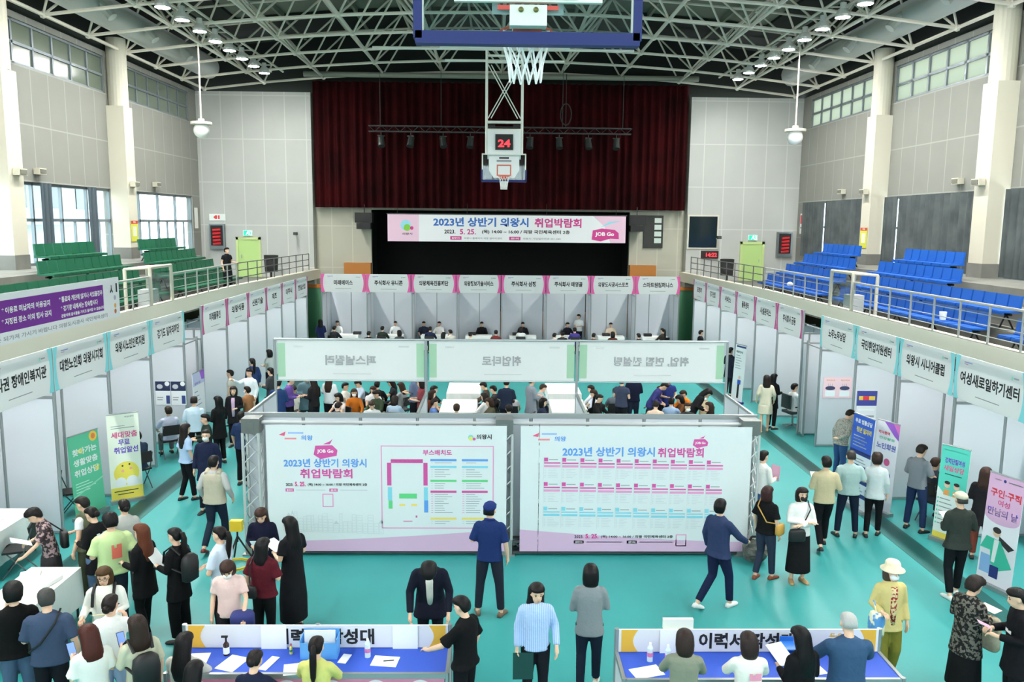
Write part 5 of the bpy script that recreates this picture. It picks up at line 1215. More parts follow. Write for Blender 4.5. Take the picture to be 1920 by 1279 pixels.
    for e in extras:
        k = e[0]
        if k == 'cap':
            c = MB(); c.loft([[TH(q) for q in ring((0, -.01, z), hw, d_, 18)] for z, hw, d_ in ((.045, .092, .114), (.075, .094, .116), (.11, .078, .094), (.135, .04, .05), (.14, .01, .01))])
            c.loft([[TH(q) for q in ring((0, .085, .05-.02*j), .07-.004*j, .075, 14)] for j in (0, .5)]); c.build('cap', cloth(e[1]), root, smooth=True)
        elif k == 'hat':
            c = MB(); c.loft([[TH(q) for q in ring((0, -.01, z), hw, d_, 20)] for z, hw, d_ in ((.03, .155, .165), (.04, .155, .165), (.065, .1, .118), (.13, .092, .108), (.155, .075, .085), (.16, .01, .01))]); c.build('hat', cloth(e[1]), root, smooth=True)
        elif k == 'apron':     # lighter front of an open jacket
            c = MB(); c.loft([[TU(q) for q in ring((0, .075, z), rx, .06, 12)] for z, rx in ((.88, .05), (1.1, .055), (1.3, .06), (1.4, .045))]); c.build('shirt_front', mat(e[1], .8, 0, 'pattern', e[2], 6.0) if len(e) > 2 else cloth(e[1]), root, smooth=True)
        elif k == 'print':     # printed patch on the back or front
            sgn = e[2]; c = MB(); o_ = e[3] if len(e) > 3 else (0, 1.25); w_, h_ = (e[4] if len(e) > 4 else (.16, .12))
            g = [[TU((o_[0]+(i/4-.5)*w_, sgn*(.127+.002 - .9*((o_[0]+(i/4-.5)*w_)**2)*1.2), o_[1]+(j/4-.5)*h_)) for i in range(5)] for j in range(5)]
            off = Bm @ Vector((0, sgn*.014, 0))*s; rnd_ = random.Random(7)
            for j in range(4):
                for i in range(4):
                    if rnd_.random() < .72: c.poly([g[j][i]+off, g[j][i+1]+off, g[j+1][i+1]+off, g[j+1][i]+off])
            c.build('printed_motif', mat(e[1], .8), root)
        elif k == 'overvest':
            c = MB(); c.loft([[TG_(q) for q in ring((0, -.004, z), rx*gw*1.07, ry*1.13, 18, 2.3)] for z, rx, ry in prof if z < 1.41])
            for sd in (-1, 1): c.tube([TU((sd*.1*wd, .06, 1.4)), TU((sd*.105*wd, 0, 1.455)), TU((sd*.1*wd, -.07, 1.4))], [.05*s, .045*s, .05*s], 10)
            JOBS.append(('overvest', c, [cloth(e[1])], root, vox, None))
        elif k == 'collar':
            c = MB(); c.tube([TU((-.06, .05, 1.43)), TU((-.065, -.03, 1.465)), TU((0, -.065, 1.47)), TU((.065, -.03, 1.465)), TU((.06, .05, 1.43))], [.012*s, .018*s, .02*s, .018*s, .012*s], 8); c.build('collar', cloth(e[1]), root, smooth=True)
    return root, TU, TH, aj, s

def finish_people():
    tmp = []
    for nm, b, mats, root, vox, ex in JOBS:
        me = bpy.data.meshes.new(nm); me.from_pydata([tuple(v) for v in b.v], [], b.f); me.update()
        o = bpy.data.objects.new(nm, me); COL.objects.link(o); o.parent = root
        m = o.modifiers.new('r', 'REMESH'); m.mode = 'VOXEL'; m.voxel_size = vox
        m = o.modifiers.new('s', 'SMOOTH'); m.factor = .5; m.iterations = 3 if nm != 'person_body' else 2
        tmp.append((o, mats, ex))
    dg = bpy.context.evaluated_depsgraph_get(); dg.update()
    for o, mats, ex in tmp:
        me = bpy.data.meshes.new_from_object(o.evaluated_get(dg)); old = o.data; n0 = len(me.polygons)
        if ex is not None:
            vs = [tuple(v.co) for v in me.vertices]; fs = [tuple(p.vertices) for p in me.polygons]; k = len(vs)
            vs += [tuple(v) for v in ex.v]; fs += [tuple(i+k for i in f) for f in ex.f]
            m2 = bpy.data.meshes.new(me.name); m2.from_pydata(vs, [], fs); bpy.data.meshes.remove(me); me = m2
        me.materials.clear()
        for m in mats: me.materials.append(m)
        if ex is not None: me.polygons.foreach_set('material_index', [0]*n0+ex.m)
        else: me.polygons.foreach_set('material_index', [0]*len(me.polygons))
        me.polygons.foreach_set('use_smooth', [True]*len(me.polygons)); me.update()
        o.modifiers.clear(); o.data = me; bpy.data.meshes.remove(old)

# ------------------------------------------------------------------ who stands where
H_ = {}
def wm(r): return r
def sit(r, label):
    p = r[0]; a = p.rotation_euler.z
    c = dup(CH0, (p.location.x, p.location.y, p.location.z), a, label, 'folding chairs in use'); c.scale = (.95, .95, 1.0)
    return r
# ---------------- left foreground crowd
H_['FLO'] = person('woman in a floral grey dress leaning over the left white table', (-6.96, 12.07), -125, 1.56, 'stand', ('table','hold'), 'full', hc=(26,22,22), top='wide', tc=(66,58,62), tc2=(176,150,152), tk='pattern', sc=5.0, bot='skirt', bc=(60,56,58), fem=True, bend=12, pitch=22, hem=.6)
H_['W2'] = person('man in a white T-shirt and olive vest standing behind the black-jacketed woman', (-6.44, 12.16), -80, 1.64, 'stand', ('down','table'), 'short', hc=(30,26,24), top='tee', tc=(226,228,230), bot='pants', bc=(70,74,56), pitch=15, extras=(('overvest',(100,104,82)),))
person('woman with a dark bun and black jacket with white print, facing left', (-6.14, 11.81), -70, 1.6, 'stand', ('hold','down'), 'bun', hc=(22,18,18), top='coat', tc=(26,26,28), bot='pants', bc=(96,120,150), fem=True, pitch=18, extras=(('print',(220,220,222),-1,(0,1.28),(.2,.07)),), bc2=(70,92,122))
person('young man in a pale green T-shirt with a red print on the back', (-5.61, 11.20), -35, 1.72, 'stand', ('hold','down'), 'full', hc=(18,16,18), top='wide', tc=(196,216,156), bot='pants', bc=(44,50,60), pitch=20, wide=1.12, extras=(('print',(226,110,90),-1,(.03,1.2),(.13,.2)),))
person('woman with a low bun in a light grey top seen from behind at the left', (-5.87, 12.19), -20, 1.58, 'stand', ('hold','down'), 'bun', hc=(20,16,16), top='tee', tc=(176,176,172), bot='pants', bc=(60,62,66), fem=True, turn=-20)
H_['AUB'] = person('woman with long auburn hair in a black suit, facing left', (-5.10, 11.00), -75, 1.64, 'step', ('hold','down'), 'long', hc=(92,48,30), top='coat', tc=(22,22,24), bot='slim', bc=(20,20,22), fem=True)
H_['SUIT'] = person('woman with a low ponytail in a black suit and black backpack', (-4.59, 10.89), -70, 1.63, 'stand', ('hold','down'), 'pony', hc=(20,18,18), top='coat', tc=(20,20,22), bot='loose', bc=(18,18,20), fem=True, pitch=5)
H_['PONY'] = person('woman in a pale blue shirt with a long straight ponytail, arms folded', (-4.01, 10.94), -75, 1.63, 'stand', 'fold', 'pony', hc=(26,20,20), top='shirt', tc=(200,212,228), bot='slim', bc=(24,26,30), fem=True, wide=1.1)
H_['TAB'] = person('woman with long brown hair in a navy top reading a tablet by the truss', (-3.71, 11.90), 175, 1.6, 'stand', ('hold','hold'), 'long', hc=(52,32,26), top='long', tc=(24,26,46), bot='slim', bc=(28,28,32), fem=True, pitch=25)
H_['RED'] = person('woman in a dark red cardigan with a chain-strap bag, back to the viewer', (-3.35, 10.63), 15, 1.58, 'stand', ('down','hold'), 'mid', hc=(20,18,20), top='wide', tc=(84,26,36), bot='pants', bc=(22,22,24), fem=True, wide=1.12, turn=10)
H_['BLK'] = person('woman with long black hair in a long black dress, facing left', (-3.11, 11.23), -55, 1.66, 'stand', ('hold','hold'), 'long', hc=(16,14,16), top='dress', tc=(26,26,30), bot='none', hem=.16, fem=True, pitch=8, wide=1.05)
H_['PNK'] = person('woman in a pink blouse and mask looking down behind the left desk', (-3.62, 10.05), 170, 1.58, 'stand', ('low','down'), 'bob', hc=(54,34,28), top='shirt', tc=(228,196,190), bot='pants', bc=(40,40,48), fem=True, pitch=32, mask=(232,232,230))
H_['GLS'] = person('smiling woman with glasses and brown bowl haircut carrying a backpack, white cardigan', (-5.01, 9.70), 168, 1.6, 'stand', ('hold','bent'), 'bob', hc=(72,50,26), top='long', tc=(236,234,226), bot='pants', bc=(60,64,72), fem=True, pitch=8, glasses=True, wide=1.08)
H_['WBL'] = person('woman with a dark bun in a white blouse and pale jeans, back to the viewer', (-4.57, 8.89), -15, 1.6, 'stand', ('hold','strap'), 'bun', hc=(30,22,20), top='tee', tc=(234,234,232), bot='pants', bc=(150,168,196), fem=True, turn=15)
H_['BT'] = person('young man in a black T-shirt at the left edge, hand at his chin', (-5.69, 8.97), -30, 1.7, 'stand', ('chin','down'), 'full', hc=(20,20,20), top='wide', tc=(18,18,18), bot='pants', bc=(78,98,124), pitch=10, extras=(('print',(130,130,128),-1,(.1,1.15),(.14,.06)),))
H_['SLT'] = person('grey-haired man in a slate blue shirt with a dark crossbody strap', (-5.23, 8.81), -12, 1.7, 'stand', ('hold','down'), 'short', hc=(62,62,60), top='half', tc=(62,76,100), bot='pants', bc=(26,28,34), pitch=15, turn=-20, wide=1.1, extras=())
H_['PH1'] = person('woman with wavy red-brown hair in a navy vest looking at a phone', (-4.45, 8.18), -45, 1.6, 'stand', ('phone','hold'), 'mid', hc=(70,32,26), top='wide', tc=(226,226,220), bot='pants', bc=(24,26,36), fem=True, pitch=20, extras=(('apron',(30,34,50)),))
H_['PH2'] = person('woman with brown hair in a pale olive shirt and black backpack with phone', (-4.04, 8.38), -40, 1.6, 'stand', ('phone','down'), 'mid', hc=(44,32,26), top='half', tc=(190,190,166), bot='pants', bc=(40,44,52), fem=True, pitch=12)
person('woman with straight black hair in a light grey top at the left desk end', (-3.71, 8.71), 5, 1.6, 'sit', 'table', 'long', hc=(22,18,20), top='half', tc=(200,198,190), bot='pants', bc=(50,52,60), fem=True, pitch=15)
person('woman with glossy black hair in black bent low at the left desk', (-3.41, 8.16), 0, 1.56, 'sit', 'table', 'long', hc=(14,12,14), top='half', tc=(26,26,30), bot='pants', bc=(30,30,36), fem=True, pitch=25)
person('woman with a low dark bun in a navy top writing at the left desk', (-2.83, 8.36), 5, 1.58, 'sit', 'table', 'bun', hc=(28,22,22), top='half', tc=(30,36,58), bot='pants', bc=(30,30,36), fem=True, pitch=20)
person('woman with a long dark ponytail in a yellow-green top writing at the desk', (-2.21, 8.60), 3, 1.62, 'sit', 'table', 'pony', hc=(22,16,16), top='long', tc=(206,204,120), bot='pants', bc=(40,40,46), fem=True, pitch=8)
# ---------------- left aisle
H_['VST'] = person('man in a beige vest over a grey shirt walking away in the left aisle', (-5.18, 14.16), 5, 1.7, 'walk', ('loose','loose'), 'short', hc=(26,24,24), top='long', tc=(186,186,184), bot='pants', bc=(34,44,60), shoe=(120,40,40), extras=(('overvest',(186,178,158)),))
person('masked balding man in a navy jacket walking toward the viewer, left aisle', (-5.98, 16.11), 178, 1.68, 'step', 'down', 'crop', hc=(40,36,36), top='coat', tc=(34,40,66), bot='pants', bc=(28,30,40), mask=(232,236,238))
person('woman with long dark hair in a pale blue shirt, left aisle', (-6.65, 16.78), 40, 1.62, 'step', ('down','down'), 'long', hc=(30,24,24), top='wide', tc=(170,194,226), bot='slim', bc=(24,24,28), fem=True)
person('woman with long black hair in black clothes facing left, left aisle', (-6.84, 19.43), -60, 1.64, 'stand', ('hold','hold'), 'long', hc=(16,16,18), top='coat', tc=(24,24,26), bot='pants', bc=(22,22,24), fem=True)
person('man in a pale blue shirt and black trousers reading the lilac banner', (-7.34, 19.23), -15, 1.68, 'wide', ('bent','bent'), 'crop', hc=(34,28,26), top='long', tc=(186,206,220), bot='pants', bc=(24,24,26))
sit(person('man in a lilac shirt sitting with his back turned at a left cyan booth', (-8.24, 19.96), -35, 1.66, 'sit', 'table', 'short', hc=(52,42,34), top='half', tc=(204,210,232), bot='pants', bc=(90,96,96)), 'folding chair under the man in lilac')
person('woman in a black jacket over pink facing the viewer, left aisle', (-6.96, 20.96), 175, 1.58, 'stand', ('hold','down'), 'bob', hc=(40,32,28), top='coat', tc=(28,28,32), bot='pants', bc=(28,28,34), fem=True, extras=(('apron',(206,176,206)),))
person('woman with dark hair in a brown top beside the enclosure corner', (-6.72, 21.35), -60, 1.5, 'stand', ('hold','down'), 'short', hc=(24,18,18), top='tee', tc=(160,110,76), bot='pants', bc=(30,30,34), fem=True, mask=(214,224,230))
person('man in a white shirt with his arm raised, left aisle', (-7.13, 22.97), -150, 1.68, 'stand', ('down','point'), 'short', hc=(36,28,24), top='long', tc=(222,230,234), bot='pants', bc=(30,30,34))
person('person in a navy shirt standing beyond the man in white', (-7.62, 24.91), -40, 1.66, 'stand', 'down', 'pony', hc=(20,18,20), top='long', tc=(50,66,112), bot='pants', bc=(30,30,36), fem=True)
person('person in a navy T-shirt half hidden by the left end of the truss', (-5.79, 17.79), 20, 1.66, 'stand', ('down','down'), 'short', hc=(26,22,22), top='half', tc=(38,54,88), bot='pants', bc=(22,24,28))
person('person in dark green and black bending beside the masked man', (-6.57, 17.79), -120, 1.6, 'stand', ('hold','hold'), 'short', hc=(18,18,20), top='long', tc=(40,54,48), bot='pants', bc=(24,24,28))
sit(person('person in a navy jacket sitting behind the pale yellow banner', (-7.98, 17.55), -50, 1.66, 'sit', 'table', 'short', hc=(30,22,20), top='coat', tc=(50,64,86), bot='pants', bc=(26,28,32)), 'folding chair half hidden behind the pale yellow banner')
person('dark-haired visitor peeking from the nearest pink booth on the left', (-7.75, 23.22), -90, 1.6, 'stand', 'down', 'short', top='tee', tc=(216,214,206), bot='pants', fem=True, fine=False)
person('visitor with black hair in grey at a far pink booth on the left', (-7.67, 27.00), -60, 1.6, 'stand', 'hold', 'bob', top='tee', tc=(206,206,204), bot='pants', fem=True, fine=False)
person('visitor in dark grey nearer than the one in pale grey, far left booths', (-6.68, 23.49), -70, 1.62, 'stand', 'hold', 'short', top='coat', tc=(60,64,68), bot='pants', fine=False)
# ---------------- centre foreground
person('man in a navy cap and navy T-shirt looking at the printed banners', (-0.31, 11.65), 10, 1.74, 'wide', ('bent','down'), 'crop', hc=(26,24,24), top='half', tc=(30,48,96), bot='pants', bc=(36,40,52), shoe=(110,90,72), extras=(('cap',(36,52,108)),('collar',(30,50,108))), pitch=-6, turn=8)
person('man in a dark suit bowing low beside the left desk', (-1.08, 10.30), 178, 1.72, 'stand', ('low','low'), 'full', hc=(20,18,20), top='coat', tc=(26,28,42), bot='pants', bc=(24,26,34), bend=26, pitch=42, extras=(('apron',(220,216,206)),))
person('person with short black hair in a black T-shirt leaning on the desk end', (-0.57, 8.82), -60, 1.62, 'stand', ('table','down'), 'short', hc=(18,16,16), top='wide', tc=(18,18,20), bot='pants', bc=(20,20,24), pitch=15)
H_['FOL'] = person('woman in a blue striped shirt holding a dark green folder, facing the viewer', (0.25, 9.16), 178, 1.64, 'stand', ('loose','down'), 'mid', hc=(24,20,20), top='long', tc=(184,204,236), tc2=(150,176,220), tk='stripe', sc=14.0, bot='slim', bc=(26,28,34), fem=True, pitch=8, turn=-8, extras=(('collar',(176,196,232)),))
person('woman with a black bob in a grey sweater standing with her back turned', (0.95, 9.69), 5, 1.62, 'step', ('fold','fold'), 'bob', hc=(18,16,18), top='coat', tc=(128,136,140), bot='pants', bc=(30,38,54), shoe=(214,214,206), fem=True, hem=.78)
person('man in a navy jacket and trousers striding right in white sneakers', (3.15, 11.88), 55, 1.72, 'walk', ('down','table'), 'short', hc=(18,16,16), top='coat', tc=(44,56,88), bot='pants', bc=(26,34,62), shoe=(226,226,226), turn=-25, pitch=-8, hem=.84)
# ---------------- right aisle
H_['LEAF'] = person('woman in a white top and jeans holding a pink leaflet by the truss end', (4.78, 14.92), 60, 1.62, 'stand', ('down','hold'), 'short', hc=(26,22,20), top='long', tc=(226,226,220), bot='pants', bc=(84,120,166), shoe=(220,214,204), fem=True)
H_['BOB'] = person('woman with a brown bob in a black T-shirt and dark jeans, looking right', (4.22, 12.93), 50, 1.58, 'step', ('down','down'), 'bob', hc=(54,32,32), top='wide', tc=(20,20,22), bot='pants', bc=(46,54,72), shoe=(140,74,52), fem=True, pitch=-8)
H_['MSK'] = person('woman in a black mask and white cardigan with folded arms, long black skirt', (4.74, 12.82), 178, 1.6, 'stand', 'fold', 'bob', hc=(34,24,24), top='long', tc=(232,230,228), bot='midi', bc=(24,24,26), shoe=(176,140,96), fem=True, mask=(26,26,28))
H_['TAN'] = person('man in a tan sweater and black trousers holding papers, back turned', (5.71, 14.27), 8, 1.7, 'walk', ('hold','bent'), 'short', hc=(28,24,22), top='long', tc=(196,182,148), bot='pants', bc=(22,22,26))
person('balding man in a pale green-grey shirt and navy trousers, right aisle', (6.39, 14.81), 10, 1.66, 'wide', ('bent','bent'), 'crop', hc=(56,52,50), top='half', tc=(166,190,188), bot='pants', bc=(28,36,54), shoe=(26,26,30), wide=1.06)
H_['PGJ'] = person('woman with curly hair in a pale grey jacket, right aisle', (6.90, 14.84), 25, 1.6, 'step', ('hold','down'), 'curly', hc=(46,34,30), top='coat', tc=(200,208,210), bot='slim', bc=(24,24,28), fem=True, hem=.8)
person('man in a grey checked shirt and jeans stooping to read the blue banner', (7.67, 18.25), 70, 1.7, 'stand', ('down','back'), 'short', hc=(36,28,24), top='long', tc=(176,172,164), tc2=(140,138,132), tk='pattern', sc=9.0, bot='pants', bc=(54,84,130), bend=14, pitch=25)
person('man in a grey shirt with folded arms and navy trousers, right booths', (7.85, 15.13), 60, 1.7, 'wide', 'fold', 'short', hc=(40,34,30), top='half', tc=(128,132,140), bot='pants', bc=(40,54,88), pitch=18)
sit(person('man in a dark grey jacket sitting behind the turquoise banner', (8.42, 15.62), 60, 1.7, 'sit', 'table', 'short', hc=(60,44,36), top='coat', tc=(62,68,76), bot='pants', bc=(30,32,38), pitch=12), 'folding chair under the man in dark grey')
sit(person('person in a blue jacket sitting nearest behind the turquoise banner', (8.48, 15.00), 55, 1.64, 'sit', 'table', 'bob', hc=(26,22,24), top='coat', tc=(44,62,128), bot='pants', bc=(30,32,40), fem=True), 'folding chair under the person in the blue jacket')
H_['OLV'] = person('man in a beige cap and dark olive jacket, back turned, at the right banners', (7.03, 12.27), 0, 1.7, 'step', ('hold','bent'), 'crop', hc=(70,66,62), top='coat', tc=(50,56,52), bot='pants', bc=(22,24,28), shoe=(224,224,220), extras=(('cap',(206,198,178)),), hem=.82)
H_['HAT'] = person('woman in a cream sun hat, mask and yellow jacket walking to the viewer', (4.78, 9.83), 178, 1.6, 'step', ('down','bent'), 'bob', hc=(70,60,54), top='coat', tc=(206,190,128), bot='loose', bc=(124,120,50), hem=.78, shoe=(120,110,80), fem=True, mask=(230,232,236), extras=(('hat',(232,220,190)),('apron',(214,196,150),(150,50,50))))
H_['PAT'] = person('woman with short dark hair in a black patterned blouse at the right foreground', (5.56, 9.42), 70, 1.6, 'stand', ('hold','hold'), 'full', hc=(40,32,30), top='coat', tc=(34,34,34), tc2=(112,108,100), tk='pattern', sc=7.0, bot='midi', bc=(22,22,24), fem=True, pitch=22, wide=1.1)
H_['EDGE'] = person('man in a black jacket with a white label cut by the right edge', (5.85, 8.92), -75, 1.68, 'stand', ('hold','hold'), 'short', hc=(26,22,22), top='coat', tc=(22,22,26), bot='pants', bc=(22,22,26), pitch=14, extras=(('print',(220,220,220),1,(-.08,1.2),(.12,.04)),))
person('woman with a brown bob in an olive-grey jacket at the right desk', (1.77, 8.13), 8, 1.56, 'stand', ('table','table'), 'bob', hc=(44,32,28), top='coat', tc=(132,136,120), bot='pants', bc=(50,52,50), fem=True, pitch=20)
person('woman with a dark brown bob in a white shirt with pink print at the desk', (2.45, 8.11), 3, 1.54, 'stand', ('table','table'), 'bob', hc=(42,30,28), top='half', tc=(232,228,220), bot='pants', bc=(60,60,66), fem=True, pitch=18, extras=(('print',(232,150,176),-1,(.05,1.25),(.14,.09)),))
H_['FORM'] = person('woman with very long black hair in black holding a form at the right desk', (3.03, 8.15), -20, 1.58, 'stand', ('hold','hold'), 'long', hc=(14,12,14), top='long', tc=(22,22,24), bot='pants', bc=(24,24,28), fem=True, pitch=15)
person('white-haired man in a blue shirt standing at the right desk', (3.57, 8.27), 3, 1.68, 'stand', ('table','table'), 'crop', hc=(176,176,174), top='half', tc=(56,84,116), bot='pants', bc=(40,44,54), pitch=12, wide=1.15)
person('woman in a beige suit dress walking away by the right pink booths', (7.40, 22.74), 12, 1.62, 'step', ('loose','loose'), 'mid', hc=(34,26,24), top='coat', tc=(214,206,184), bot='skirt', bc=(214,206,184), shoe=(196,166,130), fem=True)
person('woman with long black hair in black beside the one in beige', (7.71, 23.07), 60, 1.6, 'stand', 'hold', 'long', hc=(14,14,16), top='coat', tc=(24,24,26), bot='pants', bc=(24,24,26), fem=True)
person('man in a white shirt sitting on the swivel chair, right booths', (8.40, 23.30), 75, 1.68, 'sit', 'table', 'short', hc=(24,20,20), top='half', tc=(232,234,234), bot='pants', bc=(34,36,42))
person('man in a dark suit glimpsed past the right end of the green-edged banners', (7.74, 27.61), 60, 1.68, 'stand', 'hold', 'short', top='coat', tc=(40,44,58), bot='pants', fine=False)
person('visitor in dark clothes at a far pink booth on the right', (8.02, 32.83), 80, 1.6, 'stand', 'hold', 'short', top='coat', tc=(30,30,34), bot='pants', fine=False)
person('visitor with brown hair beside the pink banner at the right edge', (8.30, 13.75), 40, 1.66, 'stand', 'hold', 'mid', hc=(60,40,34), top='coat', tc=(36,34,38), bot='pants', bc=(120,60,50), fem=True)
person('person in a black vest standing on the left balcony by the railing', (-11.0,33.4), 120, 1.72, 'wide', ('bent','down'), 'short', top='tee', tc=(28,28,30), bot='pants', bc=(30,30,34), skin=None, z0=3.0)
# ---------------- crowd in the consulting bays and the back booths
person('person standing in a long navy top, behind the left green-edged banner', (-5.96, 21.50), 0, 1.66, 'stand', 'hold', 'short', hc=(24, 20, 20), top='coat', tc=(38,60,104), bot='pants', bc=(60, 62, 66), fem=False, fine=False, pitch=15)
sit(person('person seated facing the viewer in white, behind the left green-edged banner', (-5.87, 22.86), 175, 1.62, 'sit', 'table', 'pony', hc=(34, 26, 24), top='coat', tc=(236,232,220), bot='pants', bc=(60, 62, 66), fem=True, fine=False, pitch=25), 'chair under the person facing the viewer in white, left consulting bay')
person('person standing in violet, behind the left green-edged banner', (-5.81, 22.04), 90, 1.66, 'stand', 'hold', 'short', hc=(54, 36, 28), top='long', tc=(110,84,160), bot='pants', bc=(30, 32, 38), fem=False, fine=False, pitch=25)
person('person standing in teal grey, behind the left green-edged banner', (-5.45, 22.48), 160, 1.66, 'stand', 'hold', 'short', hc=(24, 20, 20), top='coat', tc=(96,124,134), bot='pants', bc=(60, 62, 66), fem=False, fine=False, pitch=25)
person('person standing in black with long hair, behind the left green-edged banner', (-5.13, 21.97), -60, 1.66, 'stand', 'hold', 'long', hc=(34, 26, 24), top='long', tc=(34,32,34), bot='pants', bc=(30, 32, 38), fem=True, fine=False, pitch=15)
person('person standing in a white coat with black hair, behind the left green-edged banner', (-4.80, 22.42), 15, 1.66, 'stand', 'hold', 'long', hc=(54, 36, 28), top='half', tc=(224,228,232), bot='pants', bc=(30, 32, 38), fem=True, fine=False, pitch=5)
sit(person('person seated in pale pink with brown hair, behind the left green-edged banner', (-4.42, 21.89), -140, 1.62, 'sit', 'table', 'bob', hc=(24, 20, 20), top='tee', tc=(222,204,200), bot='pants', bc=(60, 62, 66), fem=True, fine=False, pitch=15), 'chair under the person in pale pink with brown hair, left consulting bay')
sit(person('person seated in slate nearest the wall, behind the left green-edged banner', (-4.27, 20.72), 20, 1.62, 'sit', 'table', 'short', hc=(34, 26, 24), top='coat', tc=(80,84,98), bot='pants', bc=(60, 62, 66), fem=False, fine=False, pitch=25), 'chair under the person in slate nearest the wall, left consulting bay')
sit(person('person seated in an orange sweater and white mask, behind the left green-edged banner', (-4.13, 22.44), 170, 1.62, 'sit', 'table', 'mid', hc=(54, 36, 28), top='long', tc=(190,106,34), bot='pants', bc=(60, 62, 66), fem=True, fine=False, pitch=5, mask=(232,234,236)), 'chair under the person in an orange sweater and white mask, left consulting bay')
sit(person('person seated in cream, behind the left green-edged banner', (-4.55, 23.30), 100, 1.62, 'sit', 'table', 'short', hc=(24, 20, 20), top='tee', tc=(226,222,212), bot='pants', bc=(30, 32, 38), fem=False, fine=False, pitch=5), 'chair under the person in cream, left consulting bay')
sit(person('person seated in sky blue, behind the left green-edged banner', (-4.18, 23.81), -120, 1.62, 'sit', 'table', 'short', hc=(34, 26, 24), top='long', tc=(196,212,232), bot='pants', bc=(30, 32, 38), fem=False, fine=False, pitch=25), 'chair under the person in sky blue, left consulting bay')
sit(person('person seated in white grey, behind the left green-edged banner', (-3.69, 22.88), 150, 1.62, 'sit', 'table', 'short', hc=(54, 36, 28), top='tee', tc=(214,214,216), bot='pants', bc=(44, 52, 70), fem=False, fine=False, pitch=15), 'chair under the person in white grey, left consulting bay')
sit(person('person seated in black, behind the left green-edged banner', (-3.65, 23.50), 0, 1.62, 'sit', 'table', 'short', hc=(24, 20, 20), top='coat', tc=(30,30,34), bot='pants', bc=(60, 62, 66), fem=False, fine=False, pitch=5), 'chair under the person in black, left consulting bay')
sit(person('person seated in dark green, behind the left green-edged banner', (-3.47, 22.30), -150, 1.62, 'sit', 'table', 'full', hc=(34, 26, 24), top='long', tc=(58,74,56), bot='pants', bc=(60, 62, 66), fem=False, fine=False, pitch=15), 'chair under the person in dark green, left consulting bay')
sit(person('person seated in ash with head bowed, behind the left green-edged banner', (-3.43, 21.00), 170, 1.62, 'sit', 'table', 'short', hc=(54, 36, 28), top='coat', tc=(206,206,208), bot='pants', bc=(30, 32, 38), fem=False, fine=False, pitch=25), 'chair under the person in ash with head bowed, left consulting bay')
sit(person('person seated in black grey, behind the left green-edged banner', (-3.24, 23.97), -90, 1.62, 'sit', 'table', 'mid', hc=(24, 20, 20), top='tee', tc=(50,50,54), bot='pants', bc=(44, 52, 70), fem=True, fine=False, pitch=25), 'chair under the person in black grey, left consulting bay')
sit(person('person seated in a pale blue shirt back turned, behind the left green-edged banner', (-2.92, 21.53), 10, 1.62, 'sit', 'table', 'bob', hc=(34, 26, 24), top='half', tc=(176,196,218), bot='pants', bc=(44, 52, 70), fem=True, fine=False, pitch=25), 'chair under the person in a pale blue shirt back turned, left consulting bay')
sit(person('person seated in grey, behind the left green-edged banner', (-2.91, 23.37), -60, 1.62, 'sit', 'table', 'mid', hc=(54, 36, 28), top='tee', tc=(150,154,156), bot='pants', bc=(60, 62, 66), fem=True, fine=False, pitch=15), 'chair under the person in grey, left consulting bay')
person('person standing in a denim jacket by the divider, behind the left green-edged banner', (-2.50, 22.66), -70, 1.66, 'stand', 'hold', 'short', hc=(24, 20, 20), top='half', tc=(98,112,142), bot='pants', bc=(30, 32, 38), fem=False, fine=False, pitch=25)
person('person standing in wine red, behind the left green-edged banner', (-2.21, 21.73), -80, 1.66, 'stand', 'hold', 'bob', hc=(34, 26, 24), top='half', tc=(130,60,66), bot='pants', bc=(30, 32, 38), fem=True, fine=False, pitch=5)
sit(person('person seated in rust brown, behind the middle green-edged banner', (-1.99, 22.27), 70, 1.62, 'sit', 'table', 'bob', hc=(54, 36, 28), top='tee', tc=(120,70,50), bot='pants', bc=(44, 52, 70), fem=True, fine=False, pitch=5), 'chair under the person in rust brown, middle consulting bay')
sit(person('person seated in black by the left divider, behind the middle green-edged banner', (-1.99, 22.89), 100, 1.62, 'sit', 'table', 'mid', hc=(24, 20, 20), top='half', tc=(30,30,32), bot='pants', bc=(44, 52, 70), fem=True, fine=False, pitch=5), 'chair under the person in black by the left divider, middle consulting bay')
sit(person('person seated in blue leaning to the table, behind the middle green-edged banner', (-1.85, 21.18), 80, 1.62, 'sit', 'table', 'short', hc=(34, 26, 24), top='tee', tc=(92,120,178), bot='pants', bc=(60, 62, 66), fem=False, fine=False, pitch=5), 'chair under the person in blue leaning to the table, middle consulting bay')
sit(person('person with light brown hair close to the wall, behind the middle green-edged banner', (-1.22, 20.54), 0, 1.62, 'sit', 'table', 'short', hc=(54, 36, 28), top='long', tc=(150,116,80), bot='pants', bc=(30, 32, 38), fem=False, fine=False, pitch=5), 'chair under the person with light brown hair close to the wall, middle consulting bay')
sit(person('person seated in brown, behind the middle green-edged banner', (-0.51, 23.56), -80, 1.62, 'sit', 'table', 'short', hc=(24, 20, 20), top='coat', tc=(84,72,62), bot='pants', bc=(44, 52, 70), fem=False, fine=False, pitch=25), 'chair under the person in brown, middle consulting bay')
sit(person('person seated in white with brown hair, behind the middle green-edged banner', (-0.51, 21.95), -60, 1.62, 'sit', 'table', 'bob', hc=(34, 26, 24), top='coat', tc=(228,226,226), bot='pants', bc=(44, 52, 70), fem=True, fine=False, pitch=5), 'chair under the person in white with brown hair, middle consulting bay')
sit(person('person seated in olive, behind the middle green-edged banner', (-0.35, 21.35), -100, 1.62, 'sit', 'table', 'bob', hc=(54, 36, 28), top='long', tc=(84,80,64), bot='pants', bc=(60, 62, 66), fem=True, fine=False, pitch=15), 'chair under the person in olive, middle consulting bay')
